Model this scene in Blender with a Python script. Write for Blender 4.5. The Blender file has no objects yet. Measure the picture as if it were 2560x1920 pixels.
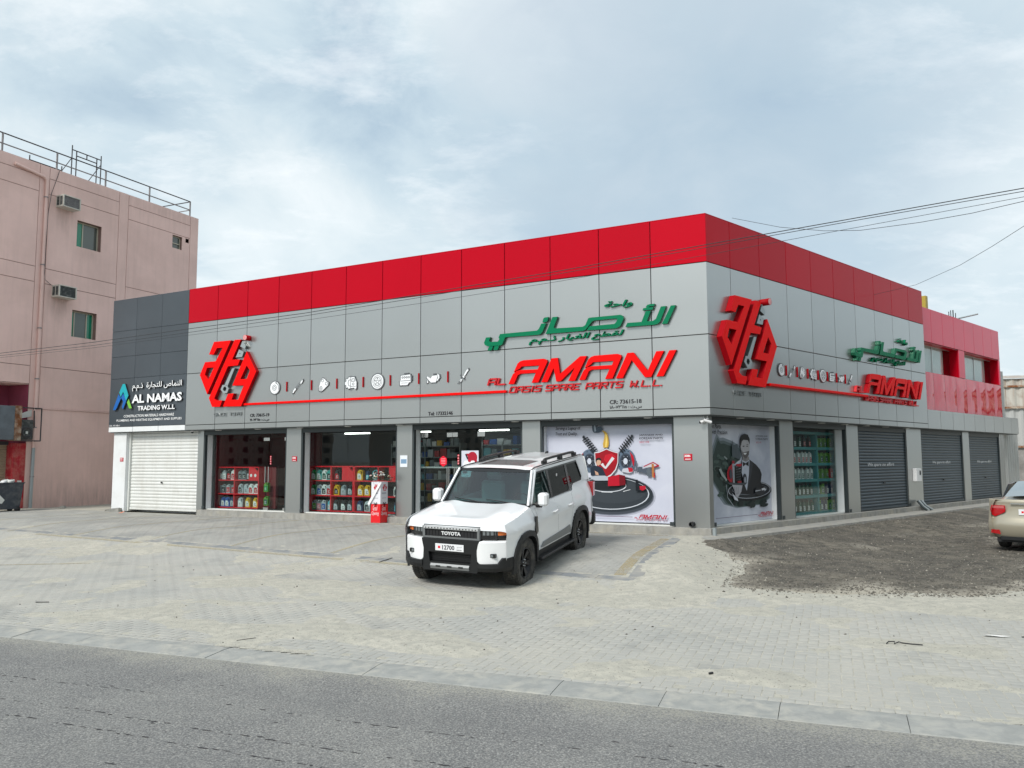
import bpy, bmesh, math, random
import numpy as np
from mathutils import Vector, Matrix
from mathutils.geometry import tessellate_polygon
random.seed(7); rng = np.random.default_rng(7)
scene = bpy.context.scene
COL = scene.collection
R = math.radians

# ------------------------------------------------------------------ camera
cam_d = bpy.data.cameras.new('camera'); cam = bpy.data.objects.new('camera', cam_d); COL.objects.link(cam)
scene.camera = cam
cam_d.sensor_width = 36; cam_d.lens = 36 * 2040 / 2560; cam_d.clip_start = 0.1; cam_d.clip_end = 2000
_p, _r = R(5.3143), R(-0.198)
_fw = Vector((0, math.cos(_p), math.sin(_p))); _u0 = Vector((0, -math.sin(_p), math.cos(_p))); _r0 = Vector((1, 0, 0))
_rt = math.cos(_r) * _r0 + math.sin(_r) * _u0; _up = -math.sin(_r) * _r0 + math.cos(_r) * _u0
cam.matrix_world = Matrix(((_rt.x, _up.x, -_fw.x, 0), (_rt.y, _up.y, -_fw.y, 0), (_rt.z, _up.z, -_fw.z, 1.95), (0, 0, 0, 1)))

# ------------------------------------------------------------------ sky, sun, exposure
SUN_DIR = Vector((-0.50, -0.62, 0.74)).normalized()
world = bpy.data.worlds.new('World'); scene.world = world; world.use_nodes = True
wn = world.node_tree; wn.nodes.clear()
def N(nt, t, **k):
    n = nt.nodes.new(t)
    for a, b in k.items():
        if a == 'op': n.operation = b
        elif a == 'loc': pass
        else: setattr(n, a, b)
    return n
def mathn(nt, op, a, b=None, c=None, clamp=False):
    n = nt.nodes.new('ShaderNodeMath'); n.operation = op; n.use_clamp = clamp
    for i, v in enumerate((a, b, c)):
        if v is None: continue
        if isinstance(v, (int, float)): n.inputs[i].default_value = v
        else: nt.links.new(v, n.inputs[i])
    return n.outputs[0]
def mixc(nt, f, a, b, mode='MIX'):
    n = nt.nodes.new('ShaderNodeMix'); n.data_type = 'RGBA'; n.blend_type = mode
    for i, v in ((0, f), (6, a), (7, b)):
        if isinstance(v, (int, float)): n.inputs[i].default_value = v
        elif isinstance(v, tuple): n.inputs[i].default_value = (*v[:3], 1)
        else: nt.links.new(v, n.inputs[i])
    return n.outputs[2]
def ramp(nt, f, stops):
    n = nt.nodes.new('ShaderNodeValToRGB'); nt.links.new(f, n.inputs[0])
    e = n.color_ramp.elements
    while len(e) < len(stops): e.new(0.5)
    for el, (p, c) in zip(e, stops):
        el.position = p; el.color = (c, c, c, 1) if isinstance(c, (int, float)) else (*c, 1)
    return n.outputs[0]
def noise(nt, vec, scale, detail=4, rough=.55, dist=0., dim='3D'):
    n = nt.nodes.new('ShaderNodeTexNoise'); n.noise_dimensions = dim
    n.inputs['Scale'].default_value = scale; n.inputs['Detail'].default_value = detail
    n.inputs['Roughness'].default_value = rough; n.inputs['Distortion'].default_value = dist
    if vec is not None: nt.links.new(vec, n.inputs['Vector'])
    return n.outputs[0]
def mapping(nt, vec, scale=(1, 1, 1), loc=(0, 0, 0), rot=(0, 0, 0)):
    n = nt.nodes.new('ShaderNodeMapping'); nt.links.new(vec, n.inputs[0])
    n.inputs['Scale'].default_value = scale; n.inputs['Location'].default_value = loc; n.inputs['Rotation'].default_value = rot
    return n.outputs[0]

sky = N(wn, 'ShaderNodeTexSky', sky_type='NISHITA', sun_disc=False)
sky.sun_elevation = math.asin(SUN_DIR.z); sky.sun_rotation = math.atan2(SUN_DIR.x, SUN_DIR.y)
sky.air_density = 1.0; sky.dust_density = 2.0; sky.ozone_density = 1.0
tc = N(wn, 'ShaderNodeTexCoord')
sep = N(wn, 'ShaderNodeSeparateXYZ'); wn.links.new(tc.outputs['Generated'], sep.inputs[0])
# cloud deck: view direction projected on a flat layer overhead
zz = mathn(wn, 'ADD', mathn(wn, 'MAXIMUM', sep.outputs[2], 0.0), 0.22)
cmb = N(wn, 'ShaderNodeCombineXYZ')
wn.links.new(mathn(wn, 'DIVIDE', sep.outputs[0], zz), cmb.inputs[0]); wn.links.new(mathn(wn, 'DIVIDE', sep.outputs[1], zz), cmb.inputs[1])
cv = mapping(wn, cmb.outputs[0], scale=(1.0, 0.75, 1), loc=(3.1, 1.7, 0), rot=(0, 0, R(25)))
n1 = noise(wn, cv, 1.0, 7, .52, .35)
n2 = noise(wn, cv, 2.6, 8, .6, .5)
n3 = noise(wn, mapping(wn, cv, loc=(9.3, 4.1, 0)), .55, 4, .5, .3)
cover = mathn(wn, 'ADD', mathn(wn, 'MULTIPLY', n1, .62), mathn(wn, 'MULTIPLY', n2, .38))
cloudcol = ramp(wn, cover, [(.36, (3.2, 4.15, 4.85)), (.46, (4.3, 5.15, 5.65)), (.53, (5.4, 6.0, 6.25)), (.62, (6.5, 6.85, 6.95))])
dark = ramp(wn, n3, [(.40, 0.0), (.62, 1.0)])
cloudcol = mixc(wn, mathn(wn, 'MULTIPLY', dark, .5), cloudcol, (3.5, 4.3, 4.9))
hz = ramp(wn, sep.outputs[2], [(0.0, 1.0), (.16, .75), (.42, 0.0)])
cloudcol = mixc(wn, mathn(wn, 'MULTIPLY', hz, .6), cloudcol, (5.0, 5.8, 6.15))
# a broad grey-blue bank in the upper right and brighter cloud on the left
vd = N(wn, 'ShaderNodeVectorMath', operation='DOT_PRODUCT'); wn.links.new(tc.outputs['Generated'], vd.inputs[0]); vd.inputs[1].default_value = Vector((math.sin(R(13)) * math.cos(R(21)), math.cos(R(13)) * math.cos(R(21)), math.sin(R(21))))
bank = ramp(wn, mathn(wn, 'ADD', vd.outputs['Value'], mathn(wn, 'MULTIPLY', mathn(wn, 'SUBTRACT', n2, .5), .10)), [(.945, 0.), (.995, 1.)])
cloudcol = mixc(wn, mathn(wn, 'MULTIPLY', bank, .62), cloudcol, (2.75, 3.6, 4.4))
wisp = ramp(wn, noise(wn, mapping(wn, cmb.outputs[0], loc=(1.3, 6.2, 0), rot=(0, 0, R(-35)), scale=(1, 1.6, 1)), 3.4, 9, .66, .15), [(.50, 0.), (.66, 1.)])
cloudcol = mixc(wn, mathn(wn, 'MULTIPLY', mathn(wn, 'MULTIPLY', wisp, .40), mathn(wn, 'SUBTRACT', 1.0, bank)), cloudcol, (7.2, 7.4, 7.5))
gap = ramp(wn, cover, [(.30, .30), (.46, .06)])
skycol = mixc(wn, gap, cloudcol, sky.outputs[0])
bg = N(wn, 'ShaderNodeBackground'); bg.inputs['Strength'].default_value = 0.071
wn.links.new(skycol, bg.inputs['Color'])
wo = N(wn, 'ShaderNodeOutputWorld'); wn.links.new(bg.outputs[0], wo.inputs[0])

sd = bpy.data.lights.new('sun', 'SUN'); sd.energy = 1.5; sd.angle = R(16); sd.color = (1, .965, .91)
sun = bpy.data.objects.new('sun', sd); COL.objects.link(sun)
sun.rotation_euler = SUN_DIR.to_track_quat('Z', 'Y').to_euler()
vs = scene.view_settings; vs.view_transform = 'Standard'; vs.look = 'None'; vs.gamma = 1; vs.exposure = 1.12; vs.use_curve_mapping = False
scene.cycles.max_bounces = 8; scene.cycles.transparent_max_bounces = 12; scene.cycles.glossy_bounces = 4
scene.cycles.use_denoising = True

# ------------------------------------------------------------------ helpers
def mat(name, col, rough=.6, metal=0., spec=.5, var=0., vscale=3., bump=0., bscale=40., coat=0., dirt=None, dscale=1.2, damt=.5, streak=None, emit=None, stretch=(1, 1, 1), rvar=0., obj=0.):
    m = bpy.data.materials.new(name); m.use_nodes = True; nt = m.node_tree
    b = nt.nodes['Principled BSDF']; b.inputs['Roughness'].default_value = rough; b.inputs['Metallic'].default_value = metal
    b.inputs['Specular IOR Level'].default_value = spec; b.inputs['Coat Weight'].default_value = coat; b.inputs['Coat Roughness'].default_value = .03
    b.inputs['Base Color'].default_value = (*col, 1)
    g = nt.nodes.new('ShaderNodeNewGeometry').outputs['Position']
    if stretch != (1, 1, 1): g = mapping(nt, g, scale=stretch)
    c = None
    if var:
        f = noise(nt, g, vscale, 5, .6)
        lo = tuple(max(0, x * (1 - var)) for x in col); hi = tuple(min(1, x * (1 + var)) for x in col)
        c = mixc(nt, ramp(nt, f, [(.3, 0.), (.7, 1.)]), lo, hi)
    if dirt:
        f = noise(nt, mapping(nt, g, loc=(5, 3, 1)), dscale, 6, .65, .3)
        c = mixc(nt, mathn(nt, 'MULTIPLY', ramp(nt, f, [(.45, 0.), (.72, 1.)]), damt), c if c else col, dirt)
    if streak:
        f = noise(nt, mapping(nt, g, scale=(6, 6, .35)), 1.0, 5, .6)
        c = mixc(nt, mathn(nt, 'MULTIPLY', ramp(nt, f, [(.5, 0.), (.75, 1.)]), streak[1]), c if c else col, streak[0])
    if obj:      # every panel leans a little lighter or darker than its neighbour
        oi = nt.nodes.new('ShaderNodeObjectInfo'); hs = nt.nodes.new('ShaderNodeHueSaturation')
        if c: nt.links.new(c, hs.inputs['Color'])
        else: hs.inputs['Color'].default_value = (*col, 1)
        nt.links.new(mathn(nt, 'ADD', mathn(nt, 'MULTIPLY', oi.outputs['Random'], obj), 1 - obj / 2), hs.inputs['Value']); c = hs.outputs[0]
    if c: nt.links.new(c, b.inputs['Base Color'])
    if rvar:
        f = noise(nt, g, 2.2, 4, .6); nt.links.new(mathn(nt, 'ADD', mathn(nt, 'MULTIPLY', f, rvar), rough - rvar * .5), b.inputs['Roughness'])
    if bump:
        bn = nt.nodes.new('ShaderNodeBump'); bn.inputs['Strength'].default_value = bump; bn.inputs['Distance'].default_value = .01
        nt.links.new(noise(nt, g, bscale, 4, .6), bn.inputs['Height']); nt.links.new(bn.outputs[0], b.inputs['Normal'])
    if emit:
        b.inputs['Emission Color'].default_value = (*col, 1); b.inputs['Emission Strength'].default_value = emit
    return m
def srgb(r, g, b):
    f = lambda c: (c / 255 / 12.92) if c / 255 <= .04045 else ((c / 255 + .055) / 1.055) ** 2.4
    return (f(r), f(g), f(b))
def glassmat(name, tint, refl=1.0, rough=.0, wav=0., base=.035):
    m = bpy.data.materials.new(name); m.use_nodes = True; nt = m.node_tree; nt.nodes.clear()
    tr = nt.nodes.new('ShaderNodeBsdfTransparent'); tr.inputs[0].default_value = (*tint, 1)
    gl = nt.nodes.new('ShaderNodeBsdfGlossy'); gl.inputs['Roughness'].default_value = rough; gl.inputs[0].default_value = (refl, refl, refl, 1)
    lw = nt.nodes.new('ShaderNodeLayerWeight'); lw.inputs[0].default_value = .5
    fac = mathn(nt, 'ADD', mathn(nt, 'MULTIPLY', mathn(nt, 'POWER', lw.outputs['Facing'], 4.5), .9), base)   # Schlick, same from both sides
    mx = nt.nodes.new('ShaderNodeMixShader'); out = nt.nodes.new('ShaderNodeOutputMaterial')
    nt.links.new(fac, mx.inputs[0]); nt.links.new(tr.outputs[0], mx.inputs[1]); nt.links.new(gl.outputs[0], mx.inputs[2]); nt.links.new(mx.outputs[0], out.inputs[0])
    if wav:
        g = nt.nodes.new('ShaderNodeNewGeometry').outputs['Position']; bn = nt.nodes.new('ShaderNodeBump'); bn.inputs['Strength'].default_value = wav; bn.inputs['Distance'].default_value = .02
        nt.links.new(noise(nt, g, 1.1, 2, .5), bn.inputs['Height']); nt.links.new(bn.outputs[0], gl.inputs['Normal'])
    return m

class Frame:
    """local x to the right along a wall, y outward (towards the viewer), z up"""
    def __init__(s, o, xd, yd, zd=(0, 0, 1)):
        s.o = np.array(o, float); s.M = np.array([xd, yd, zd], float)
    def __call__(s, p): return s.o + np.asarray(p, float) @ s.M
WF = Frame((0, 0, 0), (1, 0, 0), (0, 1, 0))
def azframe(o, az):   # x axis along azimuth az (deg from +Y to +X); y = to the right-hand side of it
    a = R(az); return Frame(o, (math.sin(a), math.cos(a), 0), (math.cos(a), -math.sin(a), 0))

class MB:
    def __init__(s, fr=WF): s.v = []; s.f = []; s.m = []; s.fr = fr; s.cur = 0; s.sm = []
    def add(s, vs, fs, smooth=False, fr=None):
        n = len(s.v); w = (fr or s.fr)(np.asarray(vs, float)); s.v.extend(map(tuple, w)); s.f.extend([tuple(i + n for i in f) for f in fs]); s.m.extend([s.cur] * len(fs)); s.sm.extend([smooth] * len(fs)); return s
    def box(s, x0, x1, y0, y1, z0, z1, bev=0):
        if bev > 0 and min(x1 - x0, y1 - y0, z1 - z0) > 2.2 * bev:
            b = bev; X = (x0, x0 + b, x1 - b, x1); Y = (y0, y0 + b, y1 - b, y1); Z = (z0, z0 + b, z1 - b, z1)
            v = []; idx = {}
            for i in (0, 1):
                for j in (0, 1):
                    for k in (0, 1):
                        ix, iy, iz = (1, 2)[i], (1, 2)[j], (1, 2)[k]; ex, ey, ez = (0, 3)[i], (0, 3)[j], (0, 3)[k]
                        for a, p in enumerate(((X[ex], Y[iy], Z[iz]), (X[ix], Y[ey], Z[iz]), (X[ix], Y[iy], Z[ez]))):
                            idx[(i, j, k, a)] = len(v); v.append(p)
            f = []
            I = lambda i, j, k, a: idx[(i, j, k, a)]
            for i in (0, 1): f.append((I(i, 0, 0, 0), I(i, 0, 1, 0), I(i, 1, 1, 0), I(i, 1, 0, 0)))
            for j in (0, 1): f.append((I(0, j, 0, 1), I(1, j, 0, 1), I(1, j, 1, 1), I(0, j, 1, 1)))
            for k in (0, 1): f.append((I(0, 0, k, 2), I(0, 1, k, 2), I(1, 1, k, 2), I(1, 0, k, 2)))
            for i in (0, 1):
                for j in (0, 1): f.append((I(i, j, 0, 0), I(i, j, 1, 0), I(i, j, 1, 1), I(i, j, 0, 1)))
                for k in (0, 1): f.append((I(i, 0, k, 0), I(i, 1, k, 0), I(i, 1, k, 2), I(i, 0, k, 2)))
            for j in (0, 1):
                for k in (0, 1): f.append((I(0, j, k, 1), I(1, j, k, 1), I(1, j, k, 2), I(0, j, k, 2)))
            for i in (0, 1):
                for j in (0, 1):
                    for k in (0, 1): f.append((I(i, j, k, 0), I(i, j, k, 1), I(i, j, k, 2)))
            return s.add(v, f)
        return s.add([(x, y, z) for x in (x0, x1) for y in (y0, y1) for z in (z0, z1)],
                     [(0, 1, 3, 2), (4, 6, 7, 5), (0, 4, 5, 1), (2, 3, 7, 6), (0, 2, 6, 4), (1, 5, 7, 3)])
    def prism(s, poly, y0, y1, holes=(), back=False):
        """polygon in (x,z), extruded from y0 (back) to y1 (front)"""
        rings = [list(poly)] + [list(h) for h in holes]
        flat = [p for r in rings for p in r]; n = len(flat)
        tris = tessellate_polygon([[Vector((p[0], p[1], 0)) for p in r] for r in rings])
        vs = [(p[0], y1, p[1]) for p in flat] + [(p[0], y0, p[1]) for p in flat]
        fs = [tuple(t) for t in tris]
        if back: fs += [tuple(n + i for i in t) for t in tris]
        k = 0
        for r in rings:
            m = len(r)
            for i in range(m): fs.append((k + i, k + (i + 1) % m, n + k + (i + 1) % m, n + k + i))
            k += m
        return s.add(vs, fs)
    def tube(s, pts, r, n=8, caps=True, smooth=True):
        P = [np.array(p, float) for p in pts]; rings = []
        for i, p in enumerate(P):
            d = (P[min(i + 1, len(P) - 1)] - P[max(i - 1, 0)]); d /= np.linalg.norm(d) + 1e-12
            a = np.cross(d, (0, 0, 1.)); 
            if np.linalg.norm(a) < .05: a = np.cross(d, (1., 0, 0))
            a /= np.linalg.norm(a); b = np.cross(d, a); rr = r[i] if hasattr(r, '__len__') else r
            rings.append([p + rr * (math.cos(t) * a + math.sin(t) * b) for t in np.linspace(0, 2 * math.pi, n, endpoint=False)])
        v = [q for g in rings for q in g]; f = []
        for i in range(len(P) - 1):
            for j in range(n): f.append((i * n + j, i * n + (j + 1) % n, (i + 1) * n + (j + 1) % n, (i + 1) * n + j))
        s.add(v, f, smooth)
        if caps: s.add(rings[0], [tuple(range(n))]); s.add(rings[-1], [tuple(range(n))[::-1]])
        return s
    def lathe(s, prof, c, axis='z', n=24, smooth=True, a0=0, a1=2 * math.pi):
        v = []; f = []; full = abs(a1 - a0 - 2 * math.pi) < 1e-6; m = n if full else n + 1
        for (r, h) in prof:
            for j in range(m):
                t = a0 + (a1 - a0) * j / n; x, y = r * math.cos(t), r * math.sin(t)
                v.append({'z': (c[0] + x, c[1] + y, c[2] + h), 'y': (c[0] + x, c[1] + h, c[2] + y), 'x': (c[0] + h, c[1] + x, c[2] + y)}[axis])
        for i in range(len(prof) - 1):
            for j in range(n): f.append((i * m + j, i * m + (j + 1) % m, (i + 1) * m + (j + 1) % m, (i + 1) * m + j))
        return s.add(v, f, smooth)
    def grid(s, P, smooth=True):
        """P[i][j] -> 3D"""
        a, b = len(P), len(P[0]); v = [p for r in P for p in r]
        return s.add(v, [(i * b + j, i * b + j + 1, (i + 1) * b + j + 1, (i + 1) * b + j) for i in range(a - 1) for j in range(b - 1)], smooth)
    def build(s, name, m, parent=None, recalc=True):
        me = bpy.data.meshes.new(name); off = np.array(parent.matrix_world.translation) if parent is not None else np.zeros(3)
        V = np.array(s.v, float) - WORLD_LOC.get(parent.name, np.zeros(3)) if parent is not None else np.array(s.v, float)
        me.from_pydata(V.tolist(), [], s.f)
        ms = m if isinstance(m, (list, tuple)) else [m]
        for q in ms: me.materials.append(q)
        me.polygons.foreach_set('material_index', s.m); me.polygons.foreach_set('use_smooth', s.sm)
        if recalc:
            bm = bmesh.new(); bm.from_mesh(me); bmesh.ops.recalc_face_normals(bm, faces=bm.faces); bm.to_mesh(me); bm.free()
        me.update()
        o = bpy.data.objects.new(name, me); COL.objects.link(o)
        if parent is not None: o.parent = parent; WORLD_LOC[o.name] = WORLD_LOC.get(parent.name, np.zeros(3))
        else: WORLD_LOC[o.name] = np.zeros(3)
        return o
WORLD_LOC = {}
def tag(o, label=None, cat=None, group=None, kind=None):
    if label: o['label'] = label
    if cat: o['category'] = cat
    if group: o['group'] = group
    if kind: o['kind'] = kind
    return o
def thing(name, label, cat, loc, group=None):
    o = bpy.data.objects.new(name, None); COL.objects.link(o); o.location = loc; o.empty_display_size = .2
    WORLD_LOC[o.name] = np.array(loc, float)
    return tag(o, label, cat, group)
def copy_tree(src, loc, rotz=0., label=None):
    """copies a thing built round its own empty, with its parts and sub-parts"""
    c = src.copy(); COL.objects.link(c); c.location = loc; c.rotation_euler = (0, 0, rotz)
    if label: c['label'] = label
    def kids(a, b):
        for ch in list(a.children):
            k = ch.copy(); COL.objects.link(k); k.parent = b; kids(ch, k)
    kids(src, c); return c
_tcache = {}
def text_mesh(s, size=1., shear=0., bold=0., align='LEFT', width=1., res=2):
    key = (s, shear, bold, res)
    if key not in _tcache:
        c = bpy.data.curves.new('t', 'FONT'); c.body = s; c.shear = shear; c.offset = bold; c.resolution_u = res
        o = bpy.data.objects.new('t', c); COL.objects.link(o); bpy.context.view_layer.update()
        m = bpy.data.meshes.new_from_object(o.evaluated_get(bpy.context.evaluated_depsgraph_get()))
        bm = bmesh.new(); bm.from_mesh(m); bmesh.ops.remove_doubles(bm, verts=bm.verts, dist=1e-5)
        vs = [tuple(v.co) for v in bm.verts]; fs = [tuple(v.index for v in f.verts) for f in bm.faces]; bes = [tuple(v.index for v in e.verts) for e in bm.edges if len(e.link_faces) == 1]
        bm.free(); bpy.data.objects.remove(o); bpy.data.curves.remove(c); bpy.data.meshes.remove(m)
        _tcache[key] = (np.array(vs), fs, bes)
    return _tcache[key]
def put_text(mb, s, x0, x1, z0, y0, y1, h=None, shear=0., bold=0.):
    """text filling x0..x1 with its baseline box from z0 (bottom of ink) and height h, between depths y0..y1"""
    v, f, be = text_mesh(s, shear=shear, bold=bold)
    mn = v.min(0); mx = v.max(0); sx = (x1 - x0) / (mx[0] - mn[0]); sz = (h / (mx[1] - mn[1])) if h else sx
    n = len(v); X = x0 + (v[:, 0] - mn[0]) * sx; Z = z0 + (v[:, 1] - mn[1]) * sz
    vs = [(a, y1, b) for a, b in zip(X, Z)] + ([(a, y0, b) for a, b in zip(X, Z)] if y1 - y0 > .004 else [])
    fs = list(f)
    if y1 - y0 > .004: fs += [(a, b, b + n, a + n) for a, b in be]
    return mb.add(vs, fs)
# angular sign alphabet, strokes in a unit cell
TG = {'O': [[(0, 0), (1, 0), (1, 1), (.12, 1), (0, .85), (0, 0)]], 'A': [[(0, 0), (0, .85), (.15, 1), (1, 1), (1, 0)], [(0, .45), (1, .45)]], 'S': [[(1, 1), (.1, 1), (0, .8), (0, .5), (1, .5), (1, 0), (0, 0)]],
      'I': [[(.5, 0), (.5, 1)]], 'P': [[(0, 0), (0, 1), (1, 1), (1, .45), (0, .45)]], 'R': [[(0, 0), (0, 1), (1, 1), (1, .5), (0, .5)], [(.45, .5), (1, 0)]], 'E': [[(1, 1), (0, 1), (0, 0), (1, 0)], [(0, .5), (.8, .5)]],
      'T': [[(0, 1), (1, 1)], [(.5, 1), (.5, 0)]], 'W': [[(0, 1), (.1, 0), (.5, .6), (.9, 0), (1, 1)]], 'L': [[(0, 1), (0, 0), (1, 0)]], 'N': [[(0, 0), (0, 1), (1, 0), (1, 1)]], 'C': [[(1, 1), (0, 1), (0, 0), (1, 0)]],
      '.': [[(.1, 0), (.35, 0)]], '1': [[(.1, 1), (.6, 1), (.6, 0)]], '9': [[(0, 0), (1, 0), (1, 1), (0, 1), (0, .5), (1, .5)]], '7': [[(0, 1), (1, 1), (.4, 0)]], '8': [[(0, 0), (1, 0), (1, 1), (0, 1), (0, 0)], [(0, .5), (1, .5)]], 'M': [[(0, 0), (.1, 1), (.5, .4), (.9, 1), (1, 0)]]}
def stroke(mb, pts, w, y0, y1):
    for (a, b) in zip(pts[:-1], pts[1:]):
        d = np.array(b, float) - np.array(a, float); L = np.linalg.norm(d)
        if L < 1e-6: continue
        d /= L; n = np.array([-d[1], d[0]]) * w / 2; e = d * w * .35; a2 = np.array(a) - e; b2 = np.array(b) + e
        mb.prism([tuple(a2 - n), tuple(b2 - n), tuple(b2 + n), tuple(a2 + n)], y0, y1)
def techno(mb, s, x0, x1, z0, h, w, y0, y1, shear=.35):
    adv = []; t = 0
    for c in s:
        cw = {'I': .35, '.': .35, ' ': .55}.get(c, 1.); adv.append((t, cw)); t += cw + .32
    t -= .32; k = (x1 - x0 - shear * h) / t
    for c, (a, cw) in zip(s, adv):
        for st in TG.get(c, []):
            stroke(mb, [(x0 + (a + p[0] * cw) * k + shear * p[1] * h, z0 + p[1] * h) for p in st], w, y0, y1)

# ------------------------------------------------------------------ shared measurements
C0 = np.array([4.397, 18.091])
A1, A2 = R(151.457), R(43.445)
U1 = np.array([math.cos(A1), math.sin(A1)]); U2 = np.array([math.cos(A2), math.sin(A2)])
NF = np.array([-.4779, -.8784]); NR = np.array([.6877, -.7260])      # outward normals
FF = Frame((C0[0], C0[1], 0), (-U1[0], -U1[1], 0), (NF[0], NF[1], 0))
FR = Frame((C0[0], C0[1], 0), (U2[0], U2[1], 0), (NR[0], NR[1], 0))
sst = lambda t: (lambda q: q * q * (3 - 2 * q))(np.clip(t, 0, 1))
def zt(x, y):
    x = np.asarray(x, float); y = np.asarray(y, float)
    n = (x - C0[0]) * NF[0] + (y - C0[1]) * NF[1]
    m = (x - C0[0]) * NR[0] + (y - C0[1]) * NR[1]
    b = (x - 2.35) * .9513 - (y - 13.0) * .3083     # right of the forecourt's edge strip
    zf = .27 * sst((7.1 - n) / 3.5); zd = .17 * sst((3.2 - m) / 2.6)
    k = sst(b / 1.3 + .1)
    return zf * (1 - k) + zd * k - .04 * np.exp(-((x - .15) ** 2 + (y - 12.3) ** 2) / .9)
# ------------------------------------------------------------------ materials
M = {}
M['acp'] = mat('silver_cladding', (.44, .452, .444), .30, .80, .5, var=.02, vscale=.35, obj=.08)
M['acp_red'] = mat('red_cladding', (.45, .0, .011), .30, 0, .12, var=.03, vscale=.4, obj=.10)
M['acp_gloss'] = mat('glossy_red_cladding', (.62, .002, .03), .03, 0, .55, coat=0.)
M['acp_slate'] = mat('slate_cladding', (.062, .075, .088), .36, .1, .5, var=.12, vscale=.35, obj=.12)
M['joint'] = mat('joint_black', (.012, .012, .013), .9)
M['white_pier'] = mat('white_paint', (.74, .76, .77), .5, dirt=(.5, .47, .42), damt=.25, dscale=2.)
M['dark'] = mat('dark_metal', (.035, .045, .048), .45)
M['soffit'] = mat('soffit_grey', (.10, .11, .115), .6)
M['alu'] = mat('aluminium', (.55, .56, .55), .35, .6)
M['steel'] = mat('brushed_steel', (.62, .62, .60), .25, 1.)
M['pale'] = mat('pale_panel', (.66, .67, .64), .5)
M['white'] = mat('white_plastic', (.80, .80, .80), .4)
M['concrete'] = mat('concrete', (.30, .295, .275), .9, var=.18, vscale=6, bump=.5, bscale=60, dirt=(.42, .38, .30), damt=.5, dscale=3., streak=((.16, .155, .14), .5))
M['shut_w'] = mat('white_shutter', (.70, .71, .69), .45, .1, dirt=(.45, .42, .36), damt=.3, dscale=1.5, streak=((.4, .38, .33), .25))
M['shut_g'] = mat('blue_grey_shutter', (.055, .076, .092), .42, .2, var=.10, vscale=.8)
M['interior'] = mat('interior_wall', (.10, .105, .11), .8)
M['interior_red'] = mat('interior_red', (.16, .008, .014), .6)
M['int_floor'] = mat('floor_tile', (.12, .12, .12), .3)
M['glass'] = glassmat('shop_glass', (.84, .90, .89), 1., 0., .05, base=.022)
M['glass_c'] = glassmat('clear_glass', (.93, .97, .96), .8, 0., .03, base=.022)
M['glass_up'] = glassmat('upper_glass', (.90, .95, .94), .7, 0.)
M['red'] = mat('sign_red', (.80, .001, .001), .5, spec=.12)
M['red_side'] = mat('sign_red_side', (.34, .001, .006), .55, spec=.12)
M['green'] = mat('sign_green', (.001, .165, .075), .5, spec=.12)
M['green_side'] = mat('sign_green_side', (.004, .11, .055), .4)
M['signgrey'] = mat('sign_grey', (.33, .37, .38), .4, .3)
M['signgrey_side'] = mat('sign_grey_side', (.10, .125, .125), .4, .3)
M['black'] = mat('black', (.012, .012, .014), .5)
M['ink'] = mat('dark_lettering', (.02, .02, .025), .6)
M['iconwhite'] = mat('icon_white', (.78, .80, .82), .4)
M['icongrey'] = mat('icon_outline', (.10, .11, .12), .5)
M['since'] = mat('grey_lettering', (.24, .26, .265), .4, .2)
M['reddisp'] = mat('display_red', (.70, .004, .016), .35, coat=.4)
M['teal'] = mat('teal_shelf', (.012, .22, .235), .35)

# ------------------------------------------------------------------ fractal value noise for terrain
_lat = rng.random((256, 256))
def vnoise(x, y, sc, octv=4):
    x = np.asarray(x) * sc; y = np.asarray(y) * sc; r = 0; a = 1.; t = 0
    for k in range(octv):
        xi = np.floor(x).astype(int); yi = np.floor(y).astype(int); fx = x - xi; fy = y - yi
        fx = fx * fx * (3 - 2 * fx); fy = fy * fy * (3 - 2 * fy)
        g = lambda i, j: _lat[(xi + i) % 256, (yi + j) % 256]
        r = r + a * ((g(0, 0) * (1 - fx) + g(1, 0) * fx) * (1 - fy) + (g(0, 1) * (1 - fx) + g(1, 1) * fx) * fy)
        t += a; a *= .5; x = x * 2.03 + 17; y = y * 2.03 + 5
    return r / t
def fastmesh(name, V, Fq, m, parent=None, smooth=False, attr=None):
    me = bpy.data.meshes.new(name); V = np.asarray(V, 'f'); Fq = np.asarray(Fq, 'i'); k = Fq.shape[1]
    me.vertices.add(len(V)); me.vertices.foreach_set('co', V.ravel())
    me.loops.add(Fq.size); me.loops.foreach_set('vertex_index', Fq.ravel())
    me.polygons.add(len(Fq)); me.polygons.foreach_set('loop_start', np.arange(0, Fq.size, k, dtype='i')); me.polygons.foreach_set('loop_total', np.full(len(Fq), k, 'i'))
    me.update(calc_edges=True); me.validate()
    if smooth: me.polygons.foreach_set('use_smooth', np.ones(len(Fq), bool))
    if attr is not None:
        a = me.attributes.new('rnd', 'FLOAT', 'FACE'); a.data.foreach_set('value', np.asarray(attr, 'f'))
    me.materials.append(m); o = bpy.data.objects.new(name, me); COL.objects.link(o); WORLD_LOC[o.name] = np.zeros(3)
    if parent: o.parent = parent
    return o
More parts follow.
